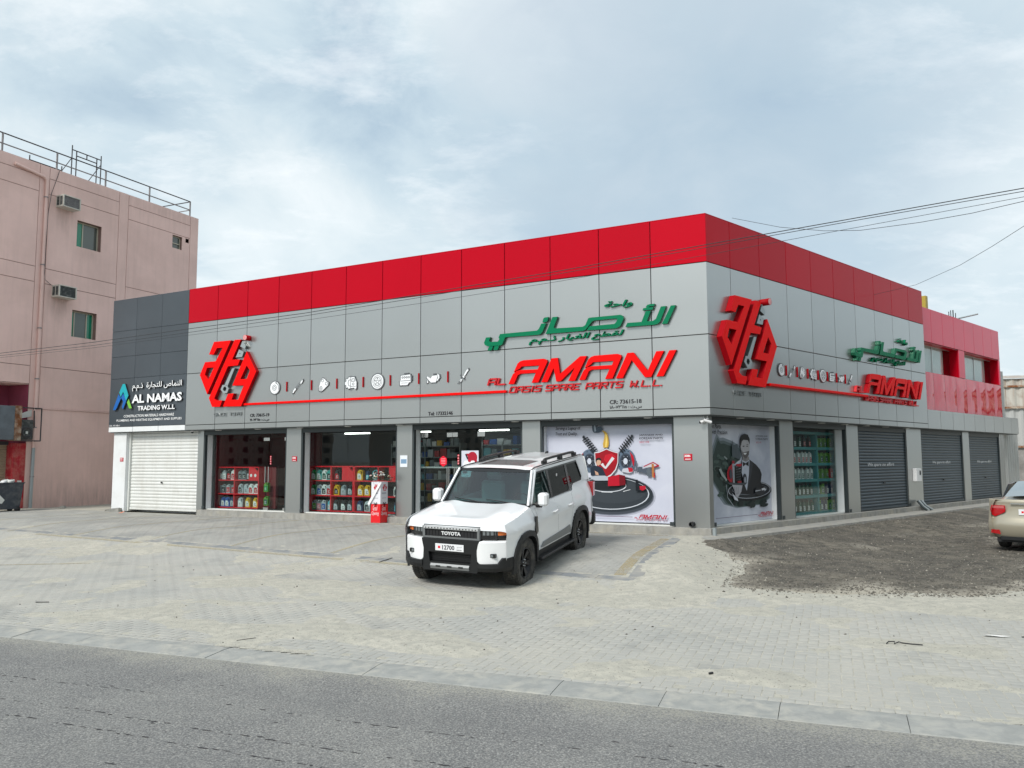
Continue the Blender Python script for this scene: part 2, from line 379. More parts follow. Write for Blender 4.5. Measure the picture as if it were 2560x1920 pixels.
def sheet(name, x0, x1, y0, y1, st, hf, m, parent=None, keep=None):
    xs = np.arange(x0, x1 + st, st); ys = np.arange(y0, y1 + st, st); X, Y = np.meshgrid(xs, ys); Z = hf(X, Y)
    nx, ny = len(xs), len(ys); I = np.arange(nx * ny).reshape(ny, nx)
    Fq = np.stack([I[:-1, :-1], I[:-1, 1:], I[1:, 1:], I[1:, :-1]], -1).reshape(-1, 4)
    if keep is not None:
        K = keep((X[:-1, :-1] + X[1:, 1:]) / 2, (Y[:-1, :-1] + Y[1:, 1:]) / 2).ravel(); Fq = Fq[K]
    V = np.stack([X.ravel(), Y.ravel(), Z.ravel()], -1); used = np.unique(Fq); mp = np.zeros(len(V), int); mp[used] = np.arange(len(used))
    return fastmesh(name, V[used], mp[Fq], m, parent, True)

# ------------------------------------------------------------------ ground materials
def ground_mat(name, cols, scales, bump=.4, bscale=90, rough=.95, speck=None):
    m = bpy.data.materials.new(name); m.use_nodes = True; nt = m.node_tree; b = nt.nodes['Principled BSDF']; b.inputs['Roughness'].default_value = rough; b.inputs['Specular IOR Level'].default_value = .25
    g = nt.nodes.new('ShaderNodeNewGeometry').outputs['Position']
    c = cols[0]
    for i, (cc, s) in enumerate(zip(cols[1:], scales)):
        f = noise(nt, mapping(nt, g, loc=(i * 7.3, i * 3.1, 0)), s, 6, .62, .4)
        c = mixc(nt, ramp(nt, f, [(.42, 0.), (.62, 1.)]), c, cc)
    if speck:
        f = noise(nt, g, speck[1], 2, .6); c = mixc(nt, ramp(nt, f, [(speck[2], 0.), (speck[2] + .06, 1.)]), c, speck[0])
    nt.links.new(c, b.inputs['Base Color'])
    bn = nt.nodes.new('ShaderNodeBump'); bn.inputs['Strength'].default_value = bump; bn.inputs['Distance'].default_value = .01
    nt.links.new(noise(nt, g, bscale, 5, .65), bn.inputs['Height']); nt.links.new(bn.outputs[0], b.inputs['Normal'])
    return m, nt, b
M['sand'], *_ = ground_mat('wind_blown_sand', [(.43, .415, .355), (.48, .46, .395), (.37, .36, .315)], [1.1, 7.], .8, 70, speck=((.20, .19, .16), 38, .62))
M['earth'], *_ = ground_mat('dusty_ground', [(.40, .385, .335), (.33, .325, .29), (.46, .44, .37)], [.45, 2.2], .5, 50, speck=((.2, .19, .17), 30, .66))
M['dirt'], *_ = ground_mat('dark_milled_gravel', [(.112, .103, .088), (.185, .168, .136), (.070, .066, .058)], [.6, 3.2], 1., 40, speck=((.26, .24, .20), 26, .64))
# paver: grey concrete with a dusting of sand
mp_, nt, b = ground_mat('grey_paver', [(.335, .338, .322), (.375, .372, .348)], [.8], .5, 90)
at = nt.nodes.new('ShaderNodeAttribute'); at.attribute_name = 'rnd'
base = b.inputs['Base Color'].links[0].from_socket
hsv = nt.nodes.new('ShaderNodeHueSaturation'); nt.links.new(base, hsv.inputs['Color']); nt.links.new(mathn(nt, 'ADD', mathn(nt, 'MULTIPLY', at.outputs['Fac'], .07), .965), hsv.inputs['Value'])
g = nt.nodes.new('ShaderNodeNewGeometry').outputs['Position']
dust = ramp(nt, noise(nt, g, .55, 7, .66, .5), [(.42, 0.), (.60, 1.)]); fine = ramp(nt, noise(nt, g, 22, 3, .7), [(.40, .25), (.62, 1.)])
c1 = mixc(nt, mathn(nt, 'ADD', mathn(nt, 'MULTIPLY', mathn(nt, 'MULTIPLY', dust, fine), .55), .15), hsv.outputs[0], (.46, .44, .38))
stain = ramp(nt, noise(nt, mapping(nt, g, loc=(31, 7, 0)), .9, 6, .6, .6), [(.56, 0.), (.70, 1.)])
c1 = mixc(nt, mathn(nt, 'MULTIPLY', stain, .42), c1, (.20, .205, .20)); nt.links.new(c1, b.inputs['Base Color']); M['paver'] = mp_
# bay pavers are greyer and dirtier
mp2 = mp_.copy(); mp2.name = 'worn_bay_paver'; nt2 = mp2.node_tree
for n_ in nt2.nodes:
    if n_.type == 'HUE_SAT': n_.inputs['Saturation'].default_value = .8
nb = [n_ for n_ in nt2.nodes if n_.type == 'BSDF_PRINCIPLED'][0]; prev = nb.inputs['Base Color'].links[0].from_socket
g2 = nt2.nodes.new('ShaderNodeNewGeometry').outputs['Position']
gr = ramp(nt2, noise(nt2, mapping(nt2, g2, scale=(1, 1, 1), rot=(0, 0, R(28.5))), .7, 6, .65, .8), [(.38, 0.), (.62, 1.)])
nt2.links.new(mixc(nt2, mathn(nt2, 'ADD', mathn(nt2, 'MULTIPLY', gr, .40), .18), prev, (.215, .217, .205)), nb.inputs['Base Color']); M['paver_bay'] = mp2
# asphalt
am, nt, b = ground_mat('old_asphalt', [(.175, .176, .174), (.215, .215, .207)], [.9], 1., 60, .9)
g = nt.nodes.new('ShaderNodeNewGeometry').outputs['Position']; base = b.inputs['Base Color'].links[0].from_socket
sp = noise(nt, g, 62, 3, .8); sp2 = noise(nt, mapping(nt, g, loc=(3, 9, 2)), 30, 3, .75)
c1 = mixc(nt, ramp(nt, sp, [(.34, .85), (.46, 0.)]), base, (.055, .055, .055)); c1 = mixc(nt, ramp(nt, sp, [(.53, 0.), (.64, .9)]), c1, (.40, .395, .37)); c1 = mixc(nt, ramp(nt, sp2, [(.55, 0.), (.68, .55)]), c1, (.36, .35, .32))
FKrot = R(21.28)
gk = mapping(nt, g, rot=(0, 0, FKrot)); sx = nt.nodes.new('ShaderNodeSeparateXYZ'); nt.links.new(gk, sx.inputs[0])
K0R = (-6.17 * math.sin(FKrot) + 10.04 * math.cos(FKrot))
dk = mathn(nt, 'SUBTRACT', K0R, sx.outputs[1])                 # metres from the kerb's upper edge
edge = mathn(nt, 'ADD', mathn(nt, 'DIVIDE', mathn(nt, 'SUBTRACT', dk, .40), -.75), 1.0, clamp=True)
sandn = ramp(nt, mathn(nt, 'ADD', mathn(nt, 'ADD', mathn(nt, 'MULTIPLY', noise(nt, g, 42, 4, .8), .62), mathn(nt, 'MULTIPLY', noise(nt, g, 1.7, 4, .6), .22)), mathn(nt, 'MULTIPLY', edge, .14)), [(.50, 0.), (.59, 1.)])
c1 = mixc(nt, mathn(nt, 'MULTIPLY', sandn, .8), c1, (.36, .35, .30))
pt = ramp(nt, noise(nt, mapping(nt, gk, scale=(1.2, 4.5, 1)), 1.15, 7, .72, .6), [(.66, 0.), (.72, 1.)])
c1 = mixc(nt, mathn(nt, 'MULTIPLY', pt, .5), c1, (.42, .42, .40))
band = ramp(nt, noise(nt, mapping(nt, gk, scale=(.18, 1.6, 1)), 1.0, 3, .6), [(.35, 0.), (.65, 1.)])
c1 = mixc(nt, mathn(nt, 'MULTIPLY', band, .22), c1, (.13, .132, .134))
nt.links.new(c1, b.inputs['Base Color']); M['asphalt'] = am
M['kerbm'], *_ = ground_mat('kerb_concrete', [(.315, .32, .305), (.39, .38, .34), (.265, .272, .262)], [2.4, 6.], .35, 90)

# ------------------------------------------------------------------ ground, road, kerb
FK = Frame((-6.17, 10.04, 0), (.9318, -.3629, 0), (-.3629, -.9318, 0))   # x along the kerb, y towards the road
kd = lambda x, y: (x + 6.17) * -.3629 + (y - 10.04) * -.9318
tag(sheet('ground', -60, 60, -4, 90, 1.0, lambda x, y: zt(x, y) - .035 - .1 * (kd(x, y) > -.3), M['earth']), kind='structure')
big = MB(); big.add([(-900, -900, -.22), (900, -900, -.22), (900, 900, -.22), (-900, 900, -.22)], [(0, 1, 2, 3)]); tag(big.build('terrain', M['earth']), kind='structure')
rd = MB(FK); rd.add([(-40, .36, -.028), (45, .36, -.028), (45, 16, -.03), (-40, 16, -.03)], [(0, 1, 2, 3)]); road = tag(rd.build('road', M['asphalt']), kind='structure')
kb = MB(FK); kb.box(-26, 26, .02, .38, -.08, -.03); kerb = tag(kb.build('kerb', M['kerbm']), kind='structure')
def kerb_stone_mesh(L, j):
    m = MB(FK); ch = .012; t0, t1 = .0 + j * .002, -.022 + j * .002
    prof = [(0, -.06), (0, t0 - .004), (.006, t0), (.10, t0 + .002), (.385, t1), (.395, t1 - .01), (.395, -.06)]
    m.grid([[(x, y, z) for (y, z) in prof] for x in (0.002, L - .003)], smooth=False); v0 = len(m.v)
    for x in (0.002, L - .003): m.add([(x, y, z) for y, z in prof], [tuple(range(len(prof)))])
    return m
_ks = []
x = -24.
while x < 24:
    L = .915
    m_ = kerb_stone_mesh(L, random.choice((-1, 0, 1, 0)))
    if len(_ks) < 4: o_ = m_.build('kerb_stone', M['kerbm'], kerb); _ks.append(o_)
    else: o_ = random.choice(_ks).copy(); COL.objects.link(o_); o_.parent = kerb
    dl = FK((x, 0, 0)) - FK((0, 0, 0)); o_.location = tuple(dl); x += L

# forecourt: sand bed, pavers, edging, worn lines
S0 = np.array([-13.7, 22.1]); S1 = np.array([1.88, 12.92]); SD = (S1 - S0) / np.linalg.norm(S1 - S0); SN = np.array([SD[1], -SD[0]]);  SN = SN if SN[1] < 0 else -SN
S2 = np.array([3.50, 17.62]); ED = (S2 - S1) / np.linalg.norm(S2 - S1); EN = np.array([ED[1], -ED[0]])
sdist = lambda x, y: (x - S1[0]) * SN[0] + (y - S1[1]) * SN[1]      # + towards the road
edist = lambda x, y: (x - S1[0]) * EN[0] + (y - S1[1]) * EN[1]      # + right of the edge strip
ndist = lambda x, y: (x - C0[0]) * NF[0] + (y - C0[1]) * NF[1]
mdist = lambda x, y: (x - C0[0]) * NR[0] + (y - C0[1]) * NR[1]
BL = [(-4.9, 13.9, 1.0, .55), (-3.0, 13.2, 1.3, .6), (-2.6, 11.9, 1.3, .45), (-4.2, 10.2, 1.3, .35), (-2.9, 9.6, 1.5, .4), (-1.5, 9.3, 1.2, .35), (-.6, 8.7, 1.0, .33), (1.2, 7.85, .7, .3), (2.35, 7.45, .35, .25),
      (-1.4, 12.2, 1.6, .55), (-.2, 11.8, 1.6, .5), (1.2, 11.9, 1.6, .8), (2.3, 12.3, 1.2, 1.), (3.1, 12.4, .9, .8), (2.8, 14.2, .9, 1.6), (3.3, 16.2, .9, 1.8), (6.3, 10.9, 1.4, .7), (4.4, 8.7, .9, .35), (7.6, 10.4, 1.6, .8), (4.1, 7.2, .9, .3), (8.8, 12, 1.6, 1.4), (-8.3, 17.8, 1.6, .4), (-11, 19, 2.5, .6)]
def sand_h(x, y):
    h = vnoise(x, y, 1.3, 6) - .62 + .10 * (vnoise(x + 40, y, 9., 3) - .5)
    for bx, by, rx, ry in BL:
        u = ((x - bx) * .93 - (y - by) * .36) / rx; v = ((x - bx) * .36 + (y - by) * .93) / ry
        h = h + .30 * np.exp(-(u * u + v * v) * 1.1)
    h = h + .5 * sst((edist(x, y) - .14) / .35) * sst((.6 - sdist(x, y)) / .8)
    h = h - .12 * sst((-sdist(x, y) - .3) / .5) * (edist(x, y) < .0)
    return h
def bed_z(x, y): return zt(x, y) - .0018 + np.clip(sand_h(x, y) * .045, -.0012, .022) + .0006 * (vnoise(x, y, 14., 3) - .5)
incone = lambda x, y: np.abs(x) < .72 * y + 1.2
forecourt = sheet('forecourt_paving', -19, 11, 5.6, 30, .06, bed_z, M['sand'], keep=lambda x, y: incone(x, y) & (kd(x, y) < .0) & (ndist(x, y) > .05) & (sdist(x, y) > -7))
tag(forecourt, kind='structure')
def herring(fr, x0, x1, y0, y1, mask, mod=.1045, jt=.0052):
    out = []
    ix = np.arange(int(x0 / mod), int(x1 / mod)); iy = np.arange(int(y0 / mod), int(y1 / mod)); I, J = np.meshgrid(ix, iy); k = (I - J) % 4
    for kk, (w, h) in ((0, (2, 1)), (3, (1, 2))):
        s = k == kk; a = I[s] * mod; b_ = J[s] * mod; out.append(np.stack([a + jt, a + w * mod - jt, b_ + jt, b_ + h * mod - jt], -1))
    B = np.concatenate(out); cx = (B[:, 0] + B[:, 1]) / 2; cy = (B[:, 2] + B[:, 3]) / 2
    W = fr(np.stack([cx, cy, 0 * cx], -1)); ok = mask(W[:, 0], W[:, 1]); B = B[ok]; dj = .0036 * sst((W[ok, 1] - 9.) / 4.)   # far joints are packed tighter with dust
    B[:, 0] -= dj; B[:, 1] += dj; B[:, 2] -= dj; B[:, 3] += dj; return B
def pavers(fr, B, m, name='paver', parent=None, nsingle=0, drop=.0):
    n = len(B); c = .004; jz = (rng.random(n) - .5) * .0007
    X0, X1, Y0, Y1 = B.T
    ring = lambda e: [np.stack([X0 + e, Y0 + e], -1), np.stack([X1 - e, Y0 + e], -1), np.stack([X1 - e, Y1 - e], -1), np.stack([X0 + e, Y1 - e], -1)]
    L = []
    for r_, dz in ((ring(c), 0.), (ring(0), -.0014), (ring(0), -.016)):
        for q in r_:
            W = fr(np.concatenate([q, np.zeros((n, 1))], 1)); W[:, 2] = zt(W[:, 0], W[:, 1]) + dz + jz - drop; L.append(W)
    V = np.stack(L, 1)   # n,12,3
    f = [(0, 1, 2, 3)] + [(4 + i, 4 + (i + 1) % 4, (i + 1) % 4, i) for i in range(4)] + [(8 + i, 8 + (i + 1) % 4, 4 + (i + 1) % 4, 4 + i) for i in range(4)]
    rn = rng.random(n)
    if nsingle:
        ctr = V.mean(1); vis = (np.abs(ctr[:, 0]) < .60 * ctr[:, 1]); d = np.hypot(ctr[:, 0], ctr[:, 1]) + 50 * (~vis)
        od = np.argsort(d); sel = od[:nsingle]; rest = od[nsingle:]
        for i in sel:
            me = bpy.data.meshes.new('paver'); me.from_pydata((V[i] - V[i][:4].mean(0)).tolist(), [], f); me.materials.append(m)
            a = me.attributes.new('rnd', 'FLOAT', 'FACE'); a.data.foreach_set('value', np.full(len(f), rn[i], 'f')); me.update()
            o = bpy.data.objects.new('paver', me); COL.objects.link(o); o.parent = parent; o.location = V[i][:4].mean(0)
        V = V[rest]; rn = rn[rest]; n = len(rest)
    Fq = (np.array(f)[None] + (np.arange(n) * 12)[:, None, None]).reshape(-1, 4)
    o = fastmesh(name, V.reshape(-1, 3), Fq, m, parent, False, np.repeat(rn, len(f))); return o
near = lambda x, y: (kd(x, y) < -.11) & ((sdist(x, y) > .10) | (edist(x, y) > .12)) & incone(x, y) & (y < 24) & (x < 10) & ((edist(x, y) < .1) | (y < 12.75 + .0 * x)) & (x > -19)
BN = herring(FK, -22, 22, -14, -.11, near)
tag(pavers(FK, BN, M['paver'], 'paver_field', forecourt, 300), kind='stuff')
xs = np.arange(-20, 20, .1045); sol = np.stack([xs + .004, xs + .1005, np.full_like(xs, -.104), np.full_like(xs, -.004)], -1)
W_ = FK(np.stack([sol[:, 0], sol[:, 2], 0 * sol[:, 0]], -1)); sol = sol[incone(W_[:, 0], W_[:, 1])]
tag(pavers(FK, sol, M['paver'], 'paver_edge_course', forecourt), kind='stuff')
bay = lambda x, y: (sdist(x, y) < -.13) & (edist(x, y) < -.13) & (ndist(x, y) > .12) & incone(x, y) & (x > -19)
BB = herring(FF, -24, 2, .1, 7.4, bay)
tag(pavers(FF, BB, M['paver_bay'], 'bay_paver_field', forecourt), kind='stuff')
# edging stones of the bays
def strip_stones(P, D, Nn, L, w, name):
    n = int(L / .62); mold = []
    for i in range(n):
        a = P + D * (i * L / n + .004); b_ = P + D * ((i + 1) * L / n - .004); q = [a - Nn * w / 2, b_ - Nn * w / 2, b_ + Nn * w / 2, a + Nn * w / 2]
        v = [(p[0], p[1], float(zt(p[0], p[1])) + .004) for p in q] + [(p[0], p[1], float(zt(p[0], p[1])) - .03) for p in q]
        m = MB(); m.add(v, [(0, 1, 2, 3), (0, 4, 5, 1), (1, 5, 6, 2), (2, 6, 7, 3), (3, 7, 4, 0)]); m.build(name, M['edging'], forecourt)
M['edging'], *_ = ground_mat('edging_concrete', [(.185, .20, .215), (.23, .24, .245), (.33, .32, .29)], [1.1, 2.6], .4, 60)
strip_stones(S0 - SD * 4, SD, SN, 22.1, .20, 'edging_stone'); strip_stones(S1 + ED * .12, ED, EN, 5.0, .22, 'edging_stone')
# worn paint: yellow edge line and faint bay lines, sheets just above the pavers
def paint_mat(name, col, thr, amt):
    m = bpy.data.materials.new(name); m.use_nodes = True; nt = m.node_tree; b = nt.nodes['Principled BSDF']; b.inputs['Base Color'].default_value = (*col, 1); b.inputs['Roughness'].default_value = .8
    g = nt.nodes.new('ShaderNodeNewGeometry').outputs['Position']
    f = mathn(nt, 'ADD', mathn(nt, 'MULTIPLY', noise(nt, g, 30, 5, .75), .6), mathn(nt, 'MULTIPLY', noise(nt, g, 2.3, 4, .6), .4))
    nt.links.new(mathn(nt, 'MULTIPLY', ramp(nt, f, [(thr, 0.), (thr + .12, 1.)]), amt), b.inputs['Alpha']); return m
M['yellow'] = paint_mat('worn_yellow_paint', (.46, .37, .19), .42, .5); M['cream'] = paint_mat('faded_cream_paint', (.44, .40, .29), .40, .7); M['whitep'] = paint_mat('scuffed_white_paint', (.7, .7, .68), .42, .9)
def pline(a, b_, w, m, name='painted_line'):
    a = np.array(a, float); b_ = np.array(b_, float); d = b_ - a; L = np.linalg.norm(d); d /= L; n_ = np.array([-d[1], d[0]]) * w / 2; k = max(2, int(L / .25)); P = []
    for i in range(k + 1):
        c = a + d * L * i / k; P.append([(*(c - n_), float(zt(*(c - n_))) + .0045), (*(c + n_), float(zt(*(c + n_))) + .0045)])
    m_ = MB(); m_.grid(P, False); return m_.build(name, m, forecourt, recalc=False)
pline(S1 + ED * .25 - EN * .27, S1 + ED * 4.85 - EN * .22, .20, M['yellow'])
pf = lambda x, n_: FF((x, n_, 0))[:2]
pline(pf(-8.5, .34), pf(-.9, .34), .14, M['yellow'])
for xx in (-6.15, -8.95, -11.7, -14.4, -17.1, -19.8):
    q = pf(xx, .35); e = pf(xx, 5.35); pline(q, e, .12, M['cream'])
pline(S0 + SN * .22 + SD * 2, S1 + SN * .22 - SD * 3.5, .14, M['cream'])
pline((-14, 15.2), (-8.1, 15.9), .14, M['cream'])
pline(FF((-3.5, 3.6, 0))[:2], FF((-3.2, 3.3, 0))[:2], .06, M['whitep']); pline(FF((-3.45, 3.35, 0))[:2], FF((-3.1, 3.55, 0))[:2], .05, M['whitep'])

# dashed tar seams in the road
ck = MB(FK)
for (yk, x0, x1, dens) in ((1.56, 0, 16, .62), (2.12, -2, 14, .85), (2.42, -1, 13, .85), (2.9, 1, 9, .25), (1.95, 8, 15, .35)):
    x = x0
    while x < x1:
        L = random.uniform(.02, .12)
        if random.random() < dens:
            w = random.uniform(.004, .011); yy = yk + random.uniform(-.012, .012) + .03 * math.sin(x * 1.3); n_ = max(3, int(L / .02)); top = []; bot = []
            for i in range(n_ + 1):
                xx = x + L * i / n_; e = math.sin(math.pi * i / n_) ** .5 if 0 < i < n_ else .1; top.append((xx, yy + e * w * random.uniform(.5, 1.2), -.0262)); bot.append((xx, yy - e * w * random.uniform(.5, 1.2), -.0262))
            ck.grid([[a, b_] for a, b_ in zip(top, bot)], False)
        x += L + random.uniform(.01, .09)
for i in range(60):
    x, y = random.uniform(0, 15), random.uniform(.9, 3.6); L = random.uniform(.02, .07); w = random.uniform(.003, .012); ck.grid([[(x, y - w * .1, -.0262), (x, y + w * .1, -.0262)], [(x + L / 2, y - w, -.0262), (x + L / 2, y + w, -.0262)], [(x + L, y - w * .1, -.0262), (x + L, y + w * .1, -.0262)]], False)
tag(ck.build('tar_seams', M['black'], road, recalc=False), kind='stuff')

# gravel lot
DP = np.array([(4.45, 18.75), (4.3, 17.9), (3.95, 16.9), (3.85, 15.9), (4.0, 14.9), (3.65, 14.0), (3.35, 13.1), (3.15, 12.55), (3.9, 12.15), (4.7, 11.9), (5.5, 11.75), (6.6, 11.7), (7.4, 12.1), (9., 12.6), (12., 14.), (17, 19), (26, 26), (30, 38), (16, 36), (14, 28.5)])
def polysd(x, y):
    x = np.asarray(x); y = np.asarray(y); ins = np.zeros(x.shape, bool); d = np.full(x.shape, 1e9)
    for (ax, ay), (bx, by) in zip(DP, np.roll(DP, -1, 0)):
        c = ((ay > y) != (by > y)) & (x < (bx - ax) * (y - ay) / (by - ay + 1e-12) + ax); ins ^= c
        t = np.clip(((x - ax) * (bx - ax) + (y - ay) * (by - ay)) / ((bx - ax) ** 2 + (by - ay) ** 2), 0, 1); d = np.minimum(d, np.hypot(x - ax - t * (bx - ax), y - ay - t * (by - ay)))
    return np.where(ins, d, -d)
def dirt_z(x, y):
    s = polysd(x, y) + .45 * (vnoise(x, y, 1.6, 5) - .5) * 1.2
    return zt(x, y) + np.clip(s * .14, -.05, .036) + .034 * (vnoise(x, y, 2.6, 6) - .5) + .07 * np.exp(-((mdist(x, y) - .75) / .35) ** 2) * vnoise(x, y, 3.1, 4) * (s > 0) + .006 * np.sin((x * .66 - y * .75) * 4.2 + 3 * vnoise(x, y, .4, 2)) * np.exp(-((mdist(x, y) - 4.2) / 1.6) ** 2) * (s > 0) + .012 * (vnoise(x, y, 11, 3) - .5) * (s > 0)
lot = sheet('gravel_lot', 2.6, 16, 11.2, 34, .07, dirt_z, M['dirt'], keep=lambda x, y: (polysd(x, y) > -.35) & (mdist(x, y) > .3)); tag(lot, kind='structure')
co = np.zeros(len(lot.data.vertices) * 3, 'f'); lot.data.vertices.foreach_get('co', co); lx, ly_ = co[0::3], co[1::3]; sd_ = polysd(lx, ly_) + .3 * (vnoise(lx, ly_, 1.6, 5) - .5)
dust_ = np.clip(1.0 * np.exp(-np.maximum(sd_, 0) / .45) * sst((mdist(lx, ly_) - .8) / 1.) + .9 * sst((vnoise(lx + 9, ly_, .55, 6) - .52) / .14) * (.35 + .65 * vnoise(lx, ly_, 9., 3)) * sst((mdist(lx, ly_) - 1.2) / 1.5), 0, 1)
a_ = lot.data.attributes.new('dust', 'FLOAT', 'POINT'); a_.data.foreach_set('value', dust_.astype('f'))
nt = M['dirt'].node_tree; b = nt.nodes['Principled BSDF']; prev = b.inputs['Base Color'].links[0].from_socket; at = nt.nodes.new('ShaderNodeAttribute'); at.attribute_name = 'dust'; g = nt.nodes.new('ShaderNodeNewGeometry').outputs['Position']
fd = ramp(nt, mathn(nt, 'ADD', mathn(nt, 'MULTIPLY', at.outputs['Fac'], .62), mathn(nt, 'MULTIPLY', noise(nt, g, 16, 5, .75), .5)), [(.42, 0.), (.82, 1.)])
nt.links.new(mixc(nt, fd, prev, (.36, .335, .28)), b.inputs['Base Color'])
N_ = 34000; px_ = rng.uniform(2.6, 14, N_ * 2); py_ = 11.6 + 15 * rng.random(N_ * 2) ** 1.6
dd = polysd(px_, py_); ok = ((dd > 0) | (rng.random(N_ * 2) < np.exp(dd * 3.2) * .16)) & (mdist(px_, py_) > .62) & (px_ < .66 * py_ + 1); px_, py_ = px_[ok][:N_], py_[ok][:N_]
r_ = .004 + .022 * rng.random(len(px_)) ** 4; oc = np.array([(1, 0, 0), (0, 1, 0), (-1, 0, 0), (0, -1, 0), (0, 0, .7), (0, 0, -.7)]); th = rng.uniform(0, 6.28, len(px_))
V = oc[None] * (rng.uniform(.6, 1.3, (len(px_), 6, 1))); cx, sx_ = np.cos(th)[:, None], np.sin(th)[:, None]
V = np.stack([V[..., 0] * cx - V[..., 1] * sx_, V[..., 0] * sx_ + V[..., 1] * cx, V[..., 2]], -1) * r_[:, None, None]
V += np.stack([px_, py_, np.maximum(dirt_z(px_, py_), bed_z(px_, py_)) + .002], -1)[:, None]
of = np.array([(0, 1, 4), (1, 2, 4), (2, 3, 4), (3, 0, 4), (1, 0, 5), (2, 1, 5), (3, 2, 5), (0, 3, 5)])
gm, nt, b = ground_mat('loose_stone', [(.10, .095, .088), (.20, .185, .16)], [14.], .2, 60)
M['stone'] = gm
at = nt.nodes.new('ShaderNodeAttribute'); at.attribute_name = 'rnd'; nt.links.new(mixc(nt, ramp(nt, at.outputs['Fac'], [(0., 0.), (.8, .3), (.96, .4), (.985, .9)]), (.075, .070, .060), (.44, .41, .35)), b.inputs['Base Color'])
gs = fastmesh('gravel', V.reshape(-1, 3), (of[None] + (np.arange(len(px_)) * 6)[:, None, None]).reshape(-1, 3), gm, None, False, np.repeat(rng.random(len(px_)), 8)); tag(gs, kind='stuff')
# crumbs and bits scattered over the paving
n_ = 900; px_ = rng.uniform(-8, 9, n_); py_ = rng.uniform(7.2, 17, n_); ok = (kd(px_, py_) < 0) & incone(px_, py_) & (ndist(px_, py_) > .3) & (mdist(px_, py_) > -6); px_, py_ = px_[ok], py_[ok]
r_ = .003 + .012 * rng.random(len(px_)) ** 4; V = oc[None] * rng.uniform(.5, 1.5, (len(px_), 6, 1)) * r_[:, None, None] + np.stack([px_, py_, np.maximum(zt(px_, py_), bed_z(px_, py_)) + .004], -1)[:, None]
tag(fastmesh('paving_crumbs', V.reshape(-1, 3), (of[None] + (np.arange(len(px_)) * 6)[:, None, None]).reshape(-1, 3), gm, None, False, np.repeat(rng.random(len(px_)) * .8, 8)), kind='stuff')

# pavement beside the right-hand facade
sw = MB(FR); z0 = .02
sw.add([(-.75, .55, .285), (24, .55, .285), (24, -.11, .285), (-.2, -.11, .285), (-.62, .1, .285), (-.80, .35, .285), (-.75, .58, z0), (24, .58, z0), (-.62, .1, z0), (-.82, .35, z0), (24, -.11, z0), (-.2, -.11, z0)],
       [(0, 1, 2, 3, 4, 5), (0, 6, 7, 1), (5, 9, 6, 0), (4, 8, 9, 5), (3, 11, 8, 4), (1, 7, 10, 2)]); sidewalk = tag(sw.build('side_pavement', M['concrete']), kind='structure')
# ------------------------------------------------------------------ the corner shop building
shop = thing('spare_parts_shop', 'low corner shop building clad in silver panels under a bright red top band', 'shop building', tuple(C0) + (0.27,))
def frpt(fr, x, y): return fr((x, y, 0))[:2]
def prismz(mb, pts, z0, z1, top=True, bottom=True):
    n = len(pts); mb.add([(p[0], p[1], z0) for p in pts] + [(p[0], p[1], z1) for p in pts], [(i, (i + 1) % n, n + (i + 1) % n, n + i) for i in range(n)] + ([tuple(range(n, 2 * n))] if top else []) + ([tuple(range(n))[::-1]] if bottom else []), fr=WF)
def inter(n1, d1, n2, d2):   # point at signed outward distance d1 from the front plane, d2 from the side plane
    A = np.array([n1, n2]); return C0 + np.linalg.solve(A, np.array([d1, d2]))
cor = lambda a, b: inter(NF, a, NR, b)
xs_F = [0, -1.314] + [-1.314 - 1.3 * i for i in range(1, 12)] + [-16.955]
xs_R = [0, .9935] + [.9935 + 1.329 * i for i in range(1, 9)] + [12.843]
ZR = [2.93, 3.094, 4.7475, 6.399, 7.509]
def panel(fr, x0, x1, z0, z1, m, name='cladding_panel', parent=None, g=.0085, y1=0., th=.03, gx0=None, gx1=None):
    mb = MB(fr); a = x0 + (g if gx0 is None else gx0); b = x1 - (g if gx1 is None else gx1)
    mb.box(a, b, y1 - th, y1, z0 + g, z1 - g, .0035); return mb.build(name, m, parent or shop)
for i in range(len(xs_F) - 1):
    for k in range(4): panel(FF, xs_F[i + 1], xs_F[i], ZR[k], ZR[k + 1], M['acp_red'] if k == 3 else M['acp'], gx1=.001 if i == 0 else None)
for i in range(len(xs_R) - 1):
    for k in range(4): panel(FR, xs_R[i], xs_R[i + 1], ZR[k], ZR[k + 1], M['acp_red'] if k == 3 else M['acp'], gx0=.001 if i == 0 else None)
# solid behind the cladding (joints read dark), roof slab
core = MB(); P = [cor(-.031, -.031), frpt(FR, 12.83, -.031), frpt(FR, 12.83, -9.5), frpt(FF, -16.95, -9.5), frpt(FF, -16.95, -.031)]
prismz(core, P, 2.935, 7.49); core.build('upper_wall', M['joint'], shop)
cap = MB(); P2 = [cor(0, 0), frpt(FR, 12.843, 0), frpt(FR, 12.843, -.3), cor(-.3, -.3), frpt(FF, -16.955, -.3), frpt(FF, -16.955, 0)]
prismz(cap, P2, 7.503, 7.52); cap.build('parapet_cap', M['acp_red'], shop)
e = MB(FR); e.box(12.79, 12.843, -1.5, -.032, 2.95, 7.5); e.build('end_return', M['acp'], shop)
